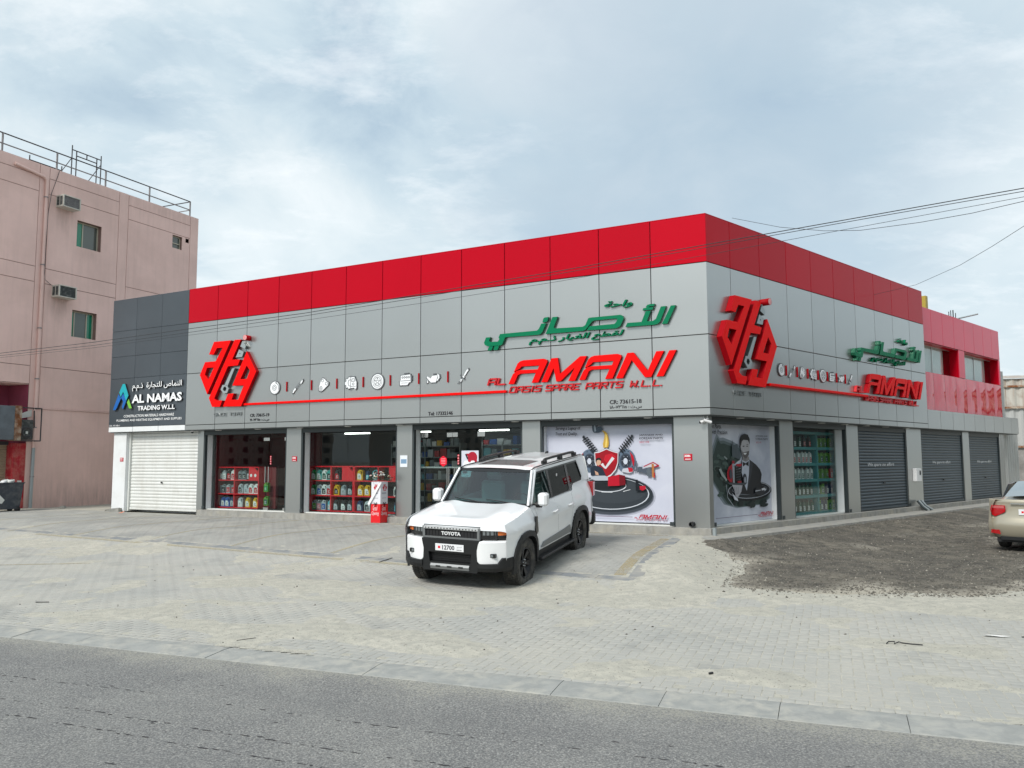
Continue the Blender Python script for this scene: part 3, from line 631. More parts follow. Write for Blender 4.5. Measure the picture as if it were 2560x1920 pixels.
# soffit under the overhang with round lamps
sf = MB(); prismz(sf, [cor(-.032, -.032), frpt(FR, 22.7, -.032), frpt(FR, 22.7, -.62), cor(-.62, -.62), frpt(FF, -20.7, -.62), frpt(FF, -20.7, -.032)], 2.915, 2.934); sf.build('soffit', M['soffit'], shop)
def downlight(fr, x):
    m = MB(fr); m.lathe([(.0, -.012), (.085, -.012), (.10, -.004), (.10, .002)], (x, -.15, 2.914), n=16); o = m.build('downlight', M['pale'], shop)
for x in (-1.5, -3.3, -5.0, -6.8, -8.6, -10.4, -12.2, -13.9, -15.6): downlight(FF, x)
for x in (1.5, 2.9, 4.3, 5.6, 7.0, 8.4, 9.8, 11.4): downlight(FR, x)
# plinth
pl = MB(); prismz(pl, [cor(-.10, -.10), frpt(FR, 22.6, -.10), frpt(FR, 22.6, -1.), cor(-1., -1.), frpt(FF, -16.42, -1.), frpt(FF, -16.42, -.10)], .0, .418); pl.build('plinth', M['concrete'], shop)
# piers
def pier(pts, z0=.418, z1=2.916, m='acp', name='pier', parent=None):
    p = MB(); prismz(p, pts, z0, z1); return p.build(name, M[m], parent or shop)
def fpier(fr, x0, x1, y=-.25, **k): return pier([frpt(fr, x0, y), frpt(fr, x1, y), frpt(fr, x1, -.62), frpt(fr, x0, -.62)], **k)
cR = FR.M[:2, :2] @ (cor(-.25, -.20) - C0); ck_ = cor(-.25, -.20)
pier([frpt(FF, -.92, -.25), ck_, frpt(FR, .36, -.20), frpt(FR, .36, -.62), cor(-.62, -.62), frpt(FF, -.92, -.62)], name='corner_pier')
for a, b in ((-16.62, -16.36), (-12.81, -12.24), (-8.747, -8.237), (-4.848, -4.346)): fpier(FF, a, b)
for a, b in ((3.50, 4.18), (7.30, 8.04), (11.62, 12.83), (16.80, 17.47), (21.02, 21.62)): fpier(FR, a, b)
# interior of the front shop
it = MB(); rm = [frpt(FF, -16.30, -.64), frpt(FF, -4.6, -.64), frpt(FF, -4.6, -5.2), frpt(FF, -16.30, -5.2)]
n4 = [(0, 1), (1, 2), (2, 3), (3, 0)]
def wallq(mb, a, b, z0, z1): mb.add([(a[0], a[1], z0), (b[0], b[1], z0), (b[0], b[1], z1), (a[0], a[1], z1)], [(0, 1, 2, 3)], fr=WF)
for a, b in n4[1:]: wallq(it, rm[a], rm[b], .42, 2.91)
it.build('interior_wall', M['interior'], shop, recalc=False)
fl = MB(); fl.add([(p[0], p[1], .423) for p in rm], [(0, 1, 2, 3)], fr=WF); fl.build('shop_floor', M['int_floor'], shop, recalc=False)
rw = MB(FF); rw.box(-16.3, -14.05, -3.2, -3.1, .43, 2.90); rw.box(-16.3, -16.27, -3.1, -.7, .43, 2.90); rw.build('red_partition', M['interior_red'], shop)
# openings: dark shutter box above, guide rails, aluminium jamb, panes
def opening(fr, x0, x1, side, lint=2.775, glass_y=-.55, zb=.44):
    """side = the end whose jamb shows: -1 low x, +1 high x"""
    m = MB(fr); m.box(x0, x1, -.50, -.27, lint, 2.914); m.build('shutter_box', M['dark'], shop)
    for sx in (x0, x1):
        s = 1 if sx == x0 else -1
        m = MB(fr); a, b = sorted((sx + s * .002, sx + s * .05)); m.box(a, b, -.36, -.262, zb, lint); m.build('guide_rail', M['dark'], shop)
        m = MB(fr); a, b = sorted((sx + s * .002, sx + s * .055)); m.box(a, b, -.58, -.365, zb, lint); m.build('jamb', M['white_pier'] if zb > .4 else M['alu'], shop)
    m = MB(fr); m.box(x0 + .06, x1 - .06, -.60, -.36, .419, .445); m.build('threshold', M['pale'], shop)
def pane(fr, x0, x1, z0, z1, y=-.55, m='glass', name='window_pane'):
    q = MB(fr); q.box(x0 + .004, x1 - .004, y - .008, y, z0, z1); return q.build(name, M[m], shop)
def patch(fr, x0, x1, z0, z1, parent, y=-.55):
    q = MB(fr); q.box(x0, x1, y + .001, y + .018, z0, z1, .003); return q.build('patch_fitting', M['steel'], parent)
def handle(fr, x, z0, z1, parent, y=-.55):
    q = MB(fr); q.tube([(x, y + .06, z0), (x, y + .06, z1)], .014, 8)
    for z in (z0 + .1, z1 - .1): q.tube([(x, y, z), (x, y + .06, z)], .009, 6)
    return q.build('door_handle', M['steel'], parent)
# bay 1: red display and a glass door
opening(FF, -16.36, -12.81, -1)
pane(FF, -16.30, -13.82, .445, 2.62); pane(FF, -16.30, -12.87, 2.63, 2.775)
d1 = pane(FF, -13.80, -13.06, .45, 2.615, name='glass_door')
patch(FF, -14.03, -13.79, 2.56, 2.66, d1); patch(FF, -13.17, -13.07, 2.56, 2.66, d1); patch(FF, -14.0, -13.80, .455, .53, d1); patch(FF, -13.2, -13.07, .455, .53, d1)
handle(FF, -13.90, 1.28, 1.77, d1); handle(FF, -13.765, 1.28, 1.77, d1)
# bay 2
opening(FF, -12.24, -8.747, -1)
pane(FF, -12.18, -10.72, .445, 2.775); pane(FF, -10.715, -8.81, .445, 2.775)
# bay 3: pair of glass doors
opening(FF, -8.237, -4.848, -1)
pane(FF, -8.18, -7.95, .445, 2.62); pane(FF, -8.18, -4.91, 2.63, 2.775); pane(FF, -6.15, -4.91, .445, 2.62)
da = pane(FF, -7.94, -7.13, .45, 2.615, name='glass_door'); db = pane(FF, -7.12, -6.17, .45, 2.615, name='glass_door')
patch(FF, -8.13, -7.92, 2.57, 2.70, da); patch(FF, -7.30, -7.13, 2.57, 2.69, da); patch(FF, -7.12, -6.96, 2.57, 2.69, db); patch(FF, -6.34, -6.11, 2.57, 2.70, db)
for x in (-7.26, -7.2): handle(FF, x, 1.1, 1.76, da)
for x in (-7.03, -6.97): handle(FF, x, 1.1, 1.76, db)
m = MB(FF); m.box(-8.18, -4.91, -.60, -.575, 1.74, 1.775); m.build('transom_bar', M['alu'], shop)
# bay 4: poster window; side bay 1: poster window; side bay 2: teal display
for fr, a, b in ((FF, -4.346, -.92), (FR, .36, 3.50)):
    opening(fr, a, b, 0); m = MB(fr); m.box(a + .06, b - .06, -.62, -.56, .44, 2.775); m.build('window_back', M['dark'], shop)
opening(FR, 4.18, 7.30, 1); pane(FR, 4.24, 5.8, .445, 2.775, m='glass_c'); pane(FR, 5.805, 7.24, .445, 2.775, m='glass_c')
m = MB(FR); m.box(4.2, 7.5, -1.25, -1.2, .42, 2.91); m.box(4.15, 4.18, -1.2, -.63, .42, 2.91); m.box(7.6, 7.63, -1.2, -.63, .42, 2.91); m.build('interior_wall', M['interior'], shop)
# small hardware at the foot of piers: shutter locks
for fr, x in ((FF, -16.30), (FF, -12.18), (FF, -8.19), (FF, -1.0), (FR, .45), (FR, 3.56), (FR, 7.36), (FR, 11.66)):
    m = MB(fr); m.box(x - .05, x + .05, -.26, -.225, .44, .53, .004); m.build('shutter_lock', M['dark'], shop)
# roller shutters
def shutter(fr, x0, x1, z0, z1, pitch, m, y=-.36, parent=None, lab=None):
    rail = MB(fr); rail.box(x0, x1, y - .03, y - .015, z0, z1); root = rail.build('roller_shutter', m, parent or shop)
    n = int((z1 - z0 - .07) / pitch); first = None; zs = z0 + .07
    bt = MB(fr); bt.box(x0 + .01, x1 - .01, y - .014, y + .028, z0, z0 + .068, .004); bt.build('bottom_rail', m, root)
    for i in range(n + 1):
        h = pitch
        if first is None:
            q = MB(fr); prof = [(0, 0), (.010, .006 * h / .1), (.020, h * .25), (.024, h * .5), (.020, h * .75), (.010, h * .93), (0, h)]
            q.grid([[(xx, y - .014 + a, zs + b) for a, b in prof] for xx in (x0 + .005, x1 - .005)], True); first = q.build('slat', m, root)
        else:
            c = first.copy(); COL.objects.link(c); c.parent = root; c.location = (0, 0, i * pitch)
    return root
for a, b in ((8.05, 11.60), (12.84, 16.79), (17.48, 21.01)):
    sh = shutter(FR, a + .05, b - .05, .44, 2.78, .09, M['shut_g'], y=-.30)
    m = MB(FR); m.box(a, b, -.42, -.27, 2.785, 2.914); m.build('shutter_box', M['dark'], shop)
    for q_ in ((a, a + .055), (b - .055, b)):
        m = MB(FR); m.box(q_[0], q_[1], -.34, -.262, .42, 2.785); m.build('guide_rail', M['dark'], shop)
    m = MB(FR); c_ = (a + b) / 2; m.box(c_ - .07, c_ + .07, -.29, -.262, 1.20, 1.24, .004); m.build('lock', M['black'], sh)
M['slogan'] = mat('white_lettering', (.62, .64, .66), .5)
# words printed across the shutters
for a, b, z in ((8.727, 10.658, 1.70), (13.88, 15.566, 1.745), (18.39, 20.055, 1.755)):
    q = MB(FR); put_text(q, 'We spare no effort', a, b, z, -.30 + .0115, -.30 + .0125, .125, shear=.25, bold=.02)
    so = q.build('slogan_lettering', M['slogan'], shop, recalc=False)
# back side: rear mass of ground floor
bk = MB(); prismz(bk, [frpt(FR, 7.7, -.66), frpt(FR, 22.6, -.66), frpt(FR, 22.6, -9.), frpt(FR, 7.7, -9.)], .1, 2.91); bk.build('rear_wall', M['interior'], shop)
# ---- two-storey wing on the right
M['pinkred'] = M['acp_gloss']
yw = -.10; XW = [12.843, 13.84, 14.90, 16.02, 17.10, 18.14, 19.20, 20.23, 21.15]
M['acp_r2'] = mat('red_cladding_wing', (.66, .03, .075), .28, 0, .3, var=.03, vscale=.5)
for a, b in zip(XW[:-1], XW[1:]): panel(FR, a, b, 5.885, 7.06, M['acp_r2'], y1=yw)
M['acp_wavy'] = bpy.data.materials['glossy_red_cladding'].copy(); M['acp_wavy'].name = 'buckled_glossy_red_cladding'
nt = M['acp_wavy'].node_tree; b = nt.nodes['Principled BSDF']; g = nt.nodes.new('ShaderNodeNewGeometry').outputs['Position']; bn = nt.nodes.new('ShaderNodeBump'); bn.inputs['Strength'].default_value = 1.; bn.inputs['Distance'].default_value = .02
nt.links.new(noise(nt, mapping(nt, g, scale=(1, 1, .6)), 1.6, 1, .4), bn.inputs['Height']); nt.links.new(bn.outputs[0], b.inputs['Normal']); nt.links.new(bn.outputs[0], b.inputs['Coat Normal'])
def bowed(fr, x0, x1, z0, z1, y1, m, amp):
    q = MB(fr); nx, nz = 7, 9; P = []
    for j in range(nz):
        row = []
        for i in range(nx):
            u, v = i / (nx - 1), j / (nz - 1); row.append((x0 + .006 + (x1 - x0 - .012) * u, y1 + amp * (math.sin(math.pi * u) * math.sin(math.pi * v)), z0 + .006 + (z1 - z0 - .012) * v))
        P.append(row)
    q.grid(P, True); return q.build('cladding_panel', m, shop)
for i, (a, b) in enumerate(zip(XW[:-1], XW[1:])): bowed(FR, a, b, 3.575, 4.86, yw - .012, M['acp_wavy'], .018 * (1 if i % 2 else .6))
for a, b in ((16.40, 17.02), (20.95, 21.15)): panel(FR, a, b, 4.86, 5.885, M['acp_r2'], y1=yw)
wm = MB(FR); wm.box(12.85, 21.14, -8, yw - .031, 3.0, 4.85); wm.box(12.85, 21.14, -8, yw - .031, 5.90, 7.05); wm.box(16.41, 17.01, -8, yw - .031, 4.85, 5.90); wm.box(20.96, 21.14, -8, yw - .031, 4.85, 5.9); wm.box(12.9, 21.1, -8, -1.0, 4.85, 5.9)
wm.build('wing_wall', M['joint'], shop)
for a, b in ((12.86, 16.40), (17.02, 20.95)):
    m = MB(FR); m.box(b - .02, b - .001, -.62, yw - .03, 4.862, 5.88); m.box(a, b, -.62, yw - .031, 4.852, 4.861); m.box(a, b - .02, -.62, yw - .032, 5.86, 5.882); m.build('window_reveal', M['acp_red'], shop)
    m = MB(FR); w = (b - a) / 2
    for j in range(2): m2 = MB(FR); m2.box(a + j * w + .03, a + (j + 1) * w - .03, -.415, -.405, 4.89, 5.84); pn = m2.build('window_pane', M['glass_up2'] if 'glass_up2' in M else M['glass_up'], shop)
    m.box(a, b, -.43, -.39, 4.862, 4.89); m.box(a, b, -.43, -.39, 5.84, 5.86); m.box(a + w - .02, a + w + .02, -.43, -.395, 4.89, 5.84); m.build('window_frame', M['alu'], shop)
    m = MB(FR); m.box(a, b - .55, -.50, -.46, 4.87, 5.86); m.build('blind', M['pale'], shop)
XG = [12.843, 14.0, 15.19, 16.31, 17.44, 18.54, 19.64, 20.76, 21.81, 22.77]
for a, b in zip(XG[:-1], XG[1:]): panel(FR, a, b, 2.93, 3.572, M['acp'])
wm = MB(FR); wm.box(12.85, 22.76, -.9, -.031, 2.937, 3.565); wm.build('fascia_backing', M['joint'], shop)
m = MB(FR); m.box(21.15, 22.765, -.9, -.0, 3.566, 3.58); m.build('fascia_cap', M['acp'], shop)
# rebars and a yellow duct on the wing roof
for x0, n, h in ((15.05, 8, .40), (19.45, 5, .42)):
    for i in range(n):
        m = MB(FR); x = x0 + i * .085 + random.uniform(-.02, .02); dx = random.uniform(-.04, .04); m.tube([(x, -1.2 - .1 * (i % 3), 6.9), (x + dx, -1.2 - .1 * (i % 3), 7.50 + h * random.uniform(.7, 1.1))], .016, 5); m.build('rebar', M['black'], shop)
m = MB(FR); m.box(16.3, 16.52, -1.3, -1.1, 6.9, 8.02); m.build('yellow_duct', mat('yellow_pvc', (.42, .30, .04), .5), shop)
m = MB(FR); m.tube([(17.3, -.5, 7.15), (17.3, .35, 7.25)], .03, 6); m.build('roof_spout', M['signgrey'], shop)

# ------------------------------------------------------------------ neighbouring hardware shop under the same roof line
nam = thing('hardware_shop', 'narrow shopfront with dark slate fascia, white pier and closed white roller shutter', 'shop building', tuple(FF((-18.9, 0, .27))))
XN = [-20.77, -19.52, -18.24, -16.955]
for a, b in zip(XN[:-1], XN[1:]):
    panel(FF, a, b, 2.93, 3.112, M['white_pier'], parent=nam)
    for z0, z1 in ((3.112, 4.755), (4.755, 5.515), (5.515, 6.40), (6.40, 7.509)): panel(FF, a, b, z0, z1, M['acp_slate'], parent=nam, g=.004)
m = MB(); prismz(m, [frpt(FF, -16.96, -.031), frpt(FF, -20.765, -.031), frpt(FF, -20.765, -9.5), frpt(FF, -16.96, -9.5)], 2.935, 7.495); m.build('upper_wall', M['acp_slate'], nam)
fpier(FF, -20.62, -19.97, y=-.12, z0=.27, m='white_pier', parent=nam)
m = MB(FF); m.box(-20.61, -20.55, -9, -.55, .2, 2.93); m.box(-20.55, -16.7, -.75, -.7, .2, 2.93); m.build('side_wall', M['white_pier'], nam)
m = MB(FF); m.box(-19.97, -19.90, -.40, -.23, .29, 2.91); m.build('guide_rail', M['pale'], nam)
shutter(FF, -19.90, -16.63, .335, 2.912, .108, M['shut_w'], y=-.30, parent=nam)
m = MB(FF); m.box(-18.35, -18.27, -.275, -.255, 1.22, 1.27, .004); m.build('lock', M['black'], nam)
# outlines measured on the sign plane: (metres along the wall, height)
LOGO={'a':[(-15.611,5.68),(-14.866,5.675),(-15.845,4.036),(-16.205,4.659),(-15.987,5.061),(-15.512,5.06),(-15.217,5.469),(-15.473,5.474),(-15.609,5.28),(-15.82,5.294)],'a_h':[(-15.892,4.875),(-15.589,4.869),(-15.806,4.504),(-15.977,4.665)],'t':[(-14.708,5.678),(-14.435,5.672),(-14.792,5.07),(-14.448,5.049),(-14.54,4.875),(-14.965,4.869),(-15.526,3.896),(-15.408,3.824),(-15.169,3.815),(-15.262,3.624),(-15.613,3.633),(-15.767,3.914)],'g':[(-14.174,5.287),(-13.751,4.647),(-14.356,3.608),(-15.136,3.626),(-14.93,4.013),(-14.676,4.018),(-14.768,3.827),(-14.487,3.815),(-14.265,4.245),(-14.752,4.259)],'g_h':[(-14.158,4.847),(-14.018,4.685),(-14.143,4.438),(-14.415,4.445)],'cap':[(-14.376,5.627),(-14.229,5.455),(-14.268,5.372),(-14.468,5.457)],'block':[(-14.515,5.367),(-14.314,5.282),(-14.382,5.125),(-14.649,5.129)],'rod':[(-14.796,4.795),(-14.681,4.797),(-14.97,4.26),(-15.103,4.294)],'ring':[(-15.194,4.298),(-15.017,4.302),(-14.912,4.177),(-14.982,4.045),(-15.132,4.025),(-15.27,4.162)],'ring_h':[(-15.128,4.241),(-15.053,4.243),(-15.012,4.181),(-15.047,4.111),(-15.123,4.105),(-15.168,4.17)],'dot':[(-14.476,5.257),(-14.45,5.233),(-14.474,5.212),(-14.5,5.237)],'reg':[(-14.192,5.76),(-14.139,5.735),(-14.123,5.698),(-14.141,5.66),(-14.187,5.645),(-14.237,5.667),(-14.258,5.708),(-14.243,5.746)]}
GREEN={'yeh':[(-5.716,5.082),(-5.588,5.081),(-5.63,4.991),(-5.597,4.958),(-5.368,4.952),(-5.326,5.011),(-5.348,5.06),(-5.304,5.14),(-4.253,5.146),(-4.198,5.191),(-4.131,5.31),(-4.002,5.31),(-4.103,5.102),(-4.163,5.047),(-4.253,5.037),(-5.159,5.046),(-5.241,4.874),(-5.295,4.847),(-5.678,4.854),(-5.752,4.888),(-5.778,4.951)],'d1':[(-5.63,4.845),(-5.508,4.842),(-5.559,4.74),(-5.672,4.742)],'d2':[(-5.463,4.839),(-5.336,4.842),(-5.381,4.739),(-5.502,4.742)],'dn':[(-4.04,5.457),(-3.932,5.459),(-3.963,5.361),(-4.002,5.337),(-4.101,5.338),(-4.076,5.425)],'sad':[(-3.823,5.447),(-3.684,5.445),(-3.793,5.19),(-3.757,5.161),(-3.013,5.143),(-2.948,5.177),(-2.869,5.337),(-2.832,5.347),(-2.051,5.349),(-1.987,5.317),(-1.966,5.259),(-2.056,5.08),(-2.155,5.034),(-2.915,5.045),(-2.841,5.139),(-2.205,5.144),(-2.158,5.182),(-2.124,5.246),(-2.162,5.27),(-2.729,5.269),(-2.772,5.249),(-2.943,5.063),(-3.015,5.04),(-4.013,5.043)],'lam':[(-1.879,5.14),(-1.53,5.134),(-1.425,5.377),(-1.304,5.376),(-1.403,5.136),(-1.262,5.134),(-1.183,5.176),(-1.058,5.453),(-0.934,5.454),(-1.086,5.102),(-1.142,5.058),(-1.22,5.042),(-1.927,5.049)],'ham':[(-1.314,5.533),(-1.202,5.532),(-1.224,5.478),(-1.334,5.481),(-1.363,5.461),(-1.237,5.457),(-1.262,5.398),(-1.501,5.402),(-1.482,5.451),(-1.408,5.455),(-1.418,5.481),(-1.38,5.524)],'alf':[(-0.822,5.453),(-0.71,5.453),(-0.918,5.042),(-1.041,5.045)]}
RED={'A':[(-4.912,4.142),(-4.806,4.349),(-4.735,4.405),(-4.643,4.427),(-4.069,4.432),(-3.989,4.4),(-3.971,4.353),(-4.226,3.854),(-4.412,3.852),(-4.29,4.094),(-4.721,4.093),(-4.798,4.064),(-4.907,3.846),(-5.069,3.848),(-4.937,4.094),(-4.829,4.17),(-4.721,4.186),(-4.235,4.18),(-4.193,4.272),(-4.69,4.274),(-4.736,4.225),(-4.829,4.186)],'M':[(-4.142,3.85),(-3.858,4.427),(-3.688,4.429),(-3.633,4.032),(-3.093,4.431),(-2.923,4.426),(-3.237,3.845),(-3.415,3.849),(-3.239,4.169),(-3.612,3.856),(-3.734,3.849),(-3.805,4.183),(-3.976,3.85)],'A2':[(-2.978,4.136),(-2.882,4.337),(-2.817,4.393),(-2.721,4.42),(-2.135,4.426),(-2.057,4.396),(-2.036,4.353),(-2.274,3.849),(-2.458,3.848),(-2.339,4.084),(-2.793,4.089),(-2.872,4.056),(-2.973,3.853),(-3.129,3.856),(-3.007,4.082),(-2.904,4.155),(-2.8,4.17),(-2.278,4.17),(-2.238,4.266),(-2.763,4.267),(-2.808,4.22),(-2.899,4.168)],'N':[(-2.185,3.847),(-1.892,4.431),(-1.739,4.431),(-1.405,3.988),(-1.188,4.425),(-1.008,4.423),(-1.325,3.838),(-1.471,3.836),(-1.788,4.256),(-2.017,3.844)],'I':[(-0.88,4.424),(-0.715,4.425),(-1.031,3.841),(-1.2,3.842)]}
PF={'can':[(-3.034,2.791),(-2.933,2.788),(-2.909,2.72),(-2.85,2.757),(-2.792,2.746),(-2.751,2.687),(-2.779,2.63),(-2.873,2.599),(-2.988,2.601),(-3.023,2.654)],'can2':[(-2.986,2.78),(-2.944,2.779),(-2.925,2.643),(-2.967,2.624)],'oil':[(-2.779,2.655),(-2.71,2.642),(-2.641,2.589),(-2.61,2.483),(-2.598,2.329),(-2.62,2.243),(-2.744,2.234),(-2.752,2.331),(-2.717,2.465),(-2.704,2.551),(-2.738,2.616)],'oil2':[(-2.687,2.57),(-2.646,2.541),(-2.638,2.368),(-2.661,2.253),(-2.696,2.253),(-2.679,2.426)],'cal1':[(-3.28,2.123),(-3.353,2.026),(-3.378,1.89),(-3.352,1.754),(-3.285,1.667),(-3.201,1.676),(-3.262,1.87),(-3.228,2.025)],'cal2':[(-2.073,2.137),(-1.995,2.048),(-1.961,1.925),(-1.98,1.775),(-2.071,1.68),(-2.12,1.756),(-2.047,1.906)],'sh0':[(-2.984,2.13),(-2.88,2.139),(-2.775,2.177),(-2.661,2.224),(-2.549,2.175),(-2.447,2.142),(-2.35,2.12),(-2.36,1.869),(-2.418,1.698),(-2.538,1.565),(-2.662,1.497),(-2.805,1.582),(-2.928,1.716),(-2.977,1.889)],'sh1':[(-2.96,2.105),(-2.859,2.116),(-2.755,2.154),(-2.661,2.195),(-2.559,2.152),(-2.458,2.121),(-2.374,2.101),(-2.384,1.879),(-2.444,1.717),(-2.548,1.603),(-2.661,1.541),(-2.784,1.611),(-2.896,1.745),(-2.95,1.899)],'sh2':[(-2.694,2.061),(-2.529,2.098),(-2.429,2.021),(-2.451,1.907),(-2.656,1.869),(-2.737,1.946)],'tick':[(-2.822,1.831),(-2.759,1.87),(-2.699,1.774),(-2.52,2.018),(-2.456,1.974),(-2.683,1.724),(-2.72,1.739)],'body':[(-3.09,1.744),(-2.999,1.808),(-2.885,1.793),(-2.771,1.755),(-2.701,1.602),(-2.677,1.56),(-2.826,1.54),(-3.076,1.565)],'face':[(-2.935,1.951),(-2.903,1.966),(-2.831,1.956),(-2.804,1.898),(-2.818,1.841),(-2.881,1.8),(-2.926,1.841)],'hair':[(-2.949,1.947),(-2.903,1.991),(-2.83,1.995),(-2.795,1.95),(-2.804,1.918),(-2.862,1.947),(-2.914,1.931),(-2.93,1.87),(-2.946,1.899)],'arm':[(-2.974,1.687),(-2.887,1.639),(-2.867,1.572),(-2.95,1.581)],'fade':[(-3.097,1.532),(-2.951,1.562),(-2.702,1.564),(-2.62,1.526),(-2.622,1.45),(-2.952,1.443),(-3.077,1.484)],'box':[(-2.63,1.535),(-2.344,1.594),(-2.339,1.329),(-2.634,1.316)],'box2':[(-2.344,1.594),(-2.194,1.567),(-2.187,1.35),(-2.339,1.329)],'van':[(-2.272,1.68),(-2.251,1.733),(-2.09,1.756),(-2.001,1.727),(-1.996,1.658),(-2.092,1.627),(-2.273,1.657)],'van2':[(-2.12,1.756),(-2.02,1.756),(-1.995,1.718),(-2.0,1.662),(-2.092,1.652)],'can_r':[(-1.742,1.79),(-1.496,1.896),(-1.346,1.816),(-1.351,1.786),(-1.479,1.756),(-1.496,1.868),(-1.713,1.775)],'can_w':[(-1.703,1.779),(-1.496,1.868),(-1.4,1.816),(-1.498,1.775),(-1.655,1.756)],'pu1':[(-1.659,1.756),(-1.557,1.775),(-1.551,1.552),(-1.649,1.561)],'pu2':[(-1.532,1.849),(-1.477,1.849),(-1.465,1.525),(-1.523,1.534)],'pu3':[(-1.481,1.645),(-1.453,1.636),(-1.455,1.519),(-1.48,1.523)],'sk1':[(-1.924,1.906),(-1.904,1.929),(-1.892,1.906),(-1.896,1.681),(-1.932,1.681)],'sk2':[(-1.881,1.756),(-1.831,1.784),(-1.772,1.775),(-1.761,1.822),(-1.745,1.644),(-1.883,1.653)],'sk3':[(-1.763,1.719),(-1.655,1.756),(-1.657,1.626),(-1.765,1.635)],'sk4':[(-1.97,1.775),(-1.94,1.784),(-1.942,1.671),(-1.972,1.671)],'fk':[(-1.932,1.475),(-1.876,1.475),(-1.858,1.382),(-1.761,1.346),(-1.783,1.224),(-1.931,1.213)],'fk2':[(-1.836,1.326),(-1.692,1.337),(-1.68,1.263),(-1.763,1.219),(-1.826,1.242)],'d1':[(-3.196,1.236),(-3.043,1.204),(-3.052,1.192),(-3.196,1.221)],'d2':[(-2.821,1.181),(-2.534,1.174),(-2.54,1.162),(-2.821,1.165)],'d3':[(-2.27,1.198),(-2.089,1.244),(-2.083,1.233),(-2.266,1.185)],'d4':[(-2.01,1.54),(-1.945,1.508),(-1.951,1.497),(-2.018,1.53)],'ln':[(-3.214,0.614),(-1.992,0.597),(-1.992,0.589),(-3.214,0.604)],'top':[(-4.318,2.807),(-1.005,2.799)],'bot':[(-0.973,0.437),(-3.217,0.435)],'txt1':[(-4.013,2.7),(-3.326,2.7)],'txt2':[(-1.821,2.515),(-1.245,2.516)],'txt2b':[(-1.823,2.447),(-1.246,2.446)],'txt3':[(-1.824,2.353),(-1.58,2.354)],'logo':[(-1.972,0.588),(-1.168,0.576)],'logot':[(-1.793,0.667),(-1.162,0.672)],'ell':[(-3.186,1.175),(-1.469,1.312)]}
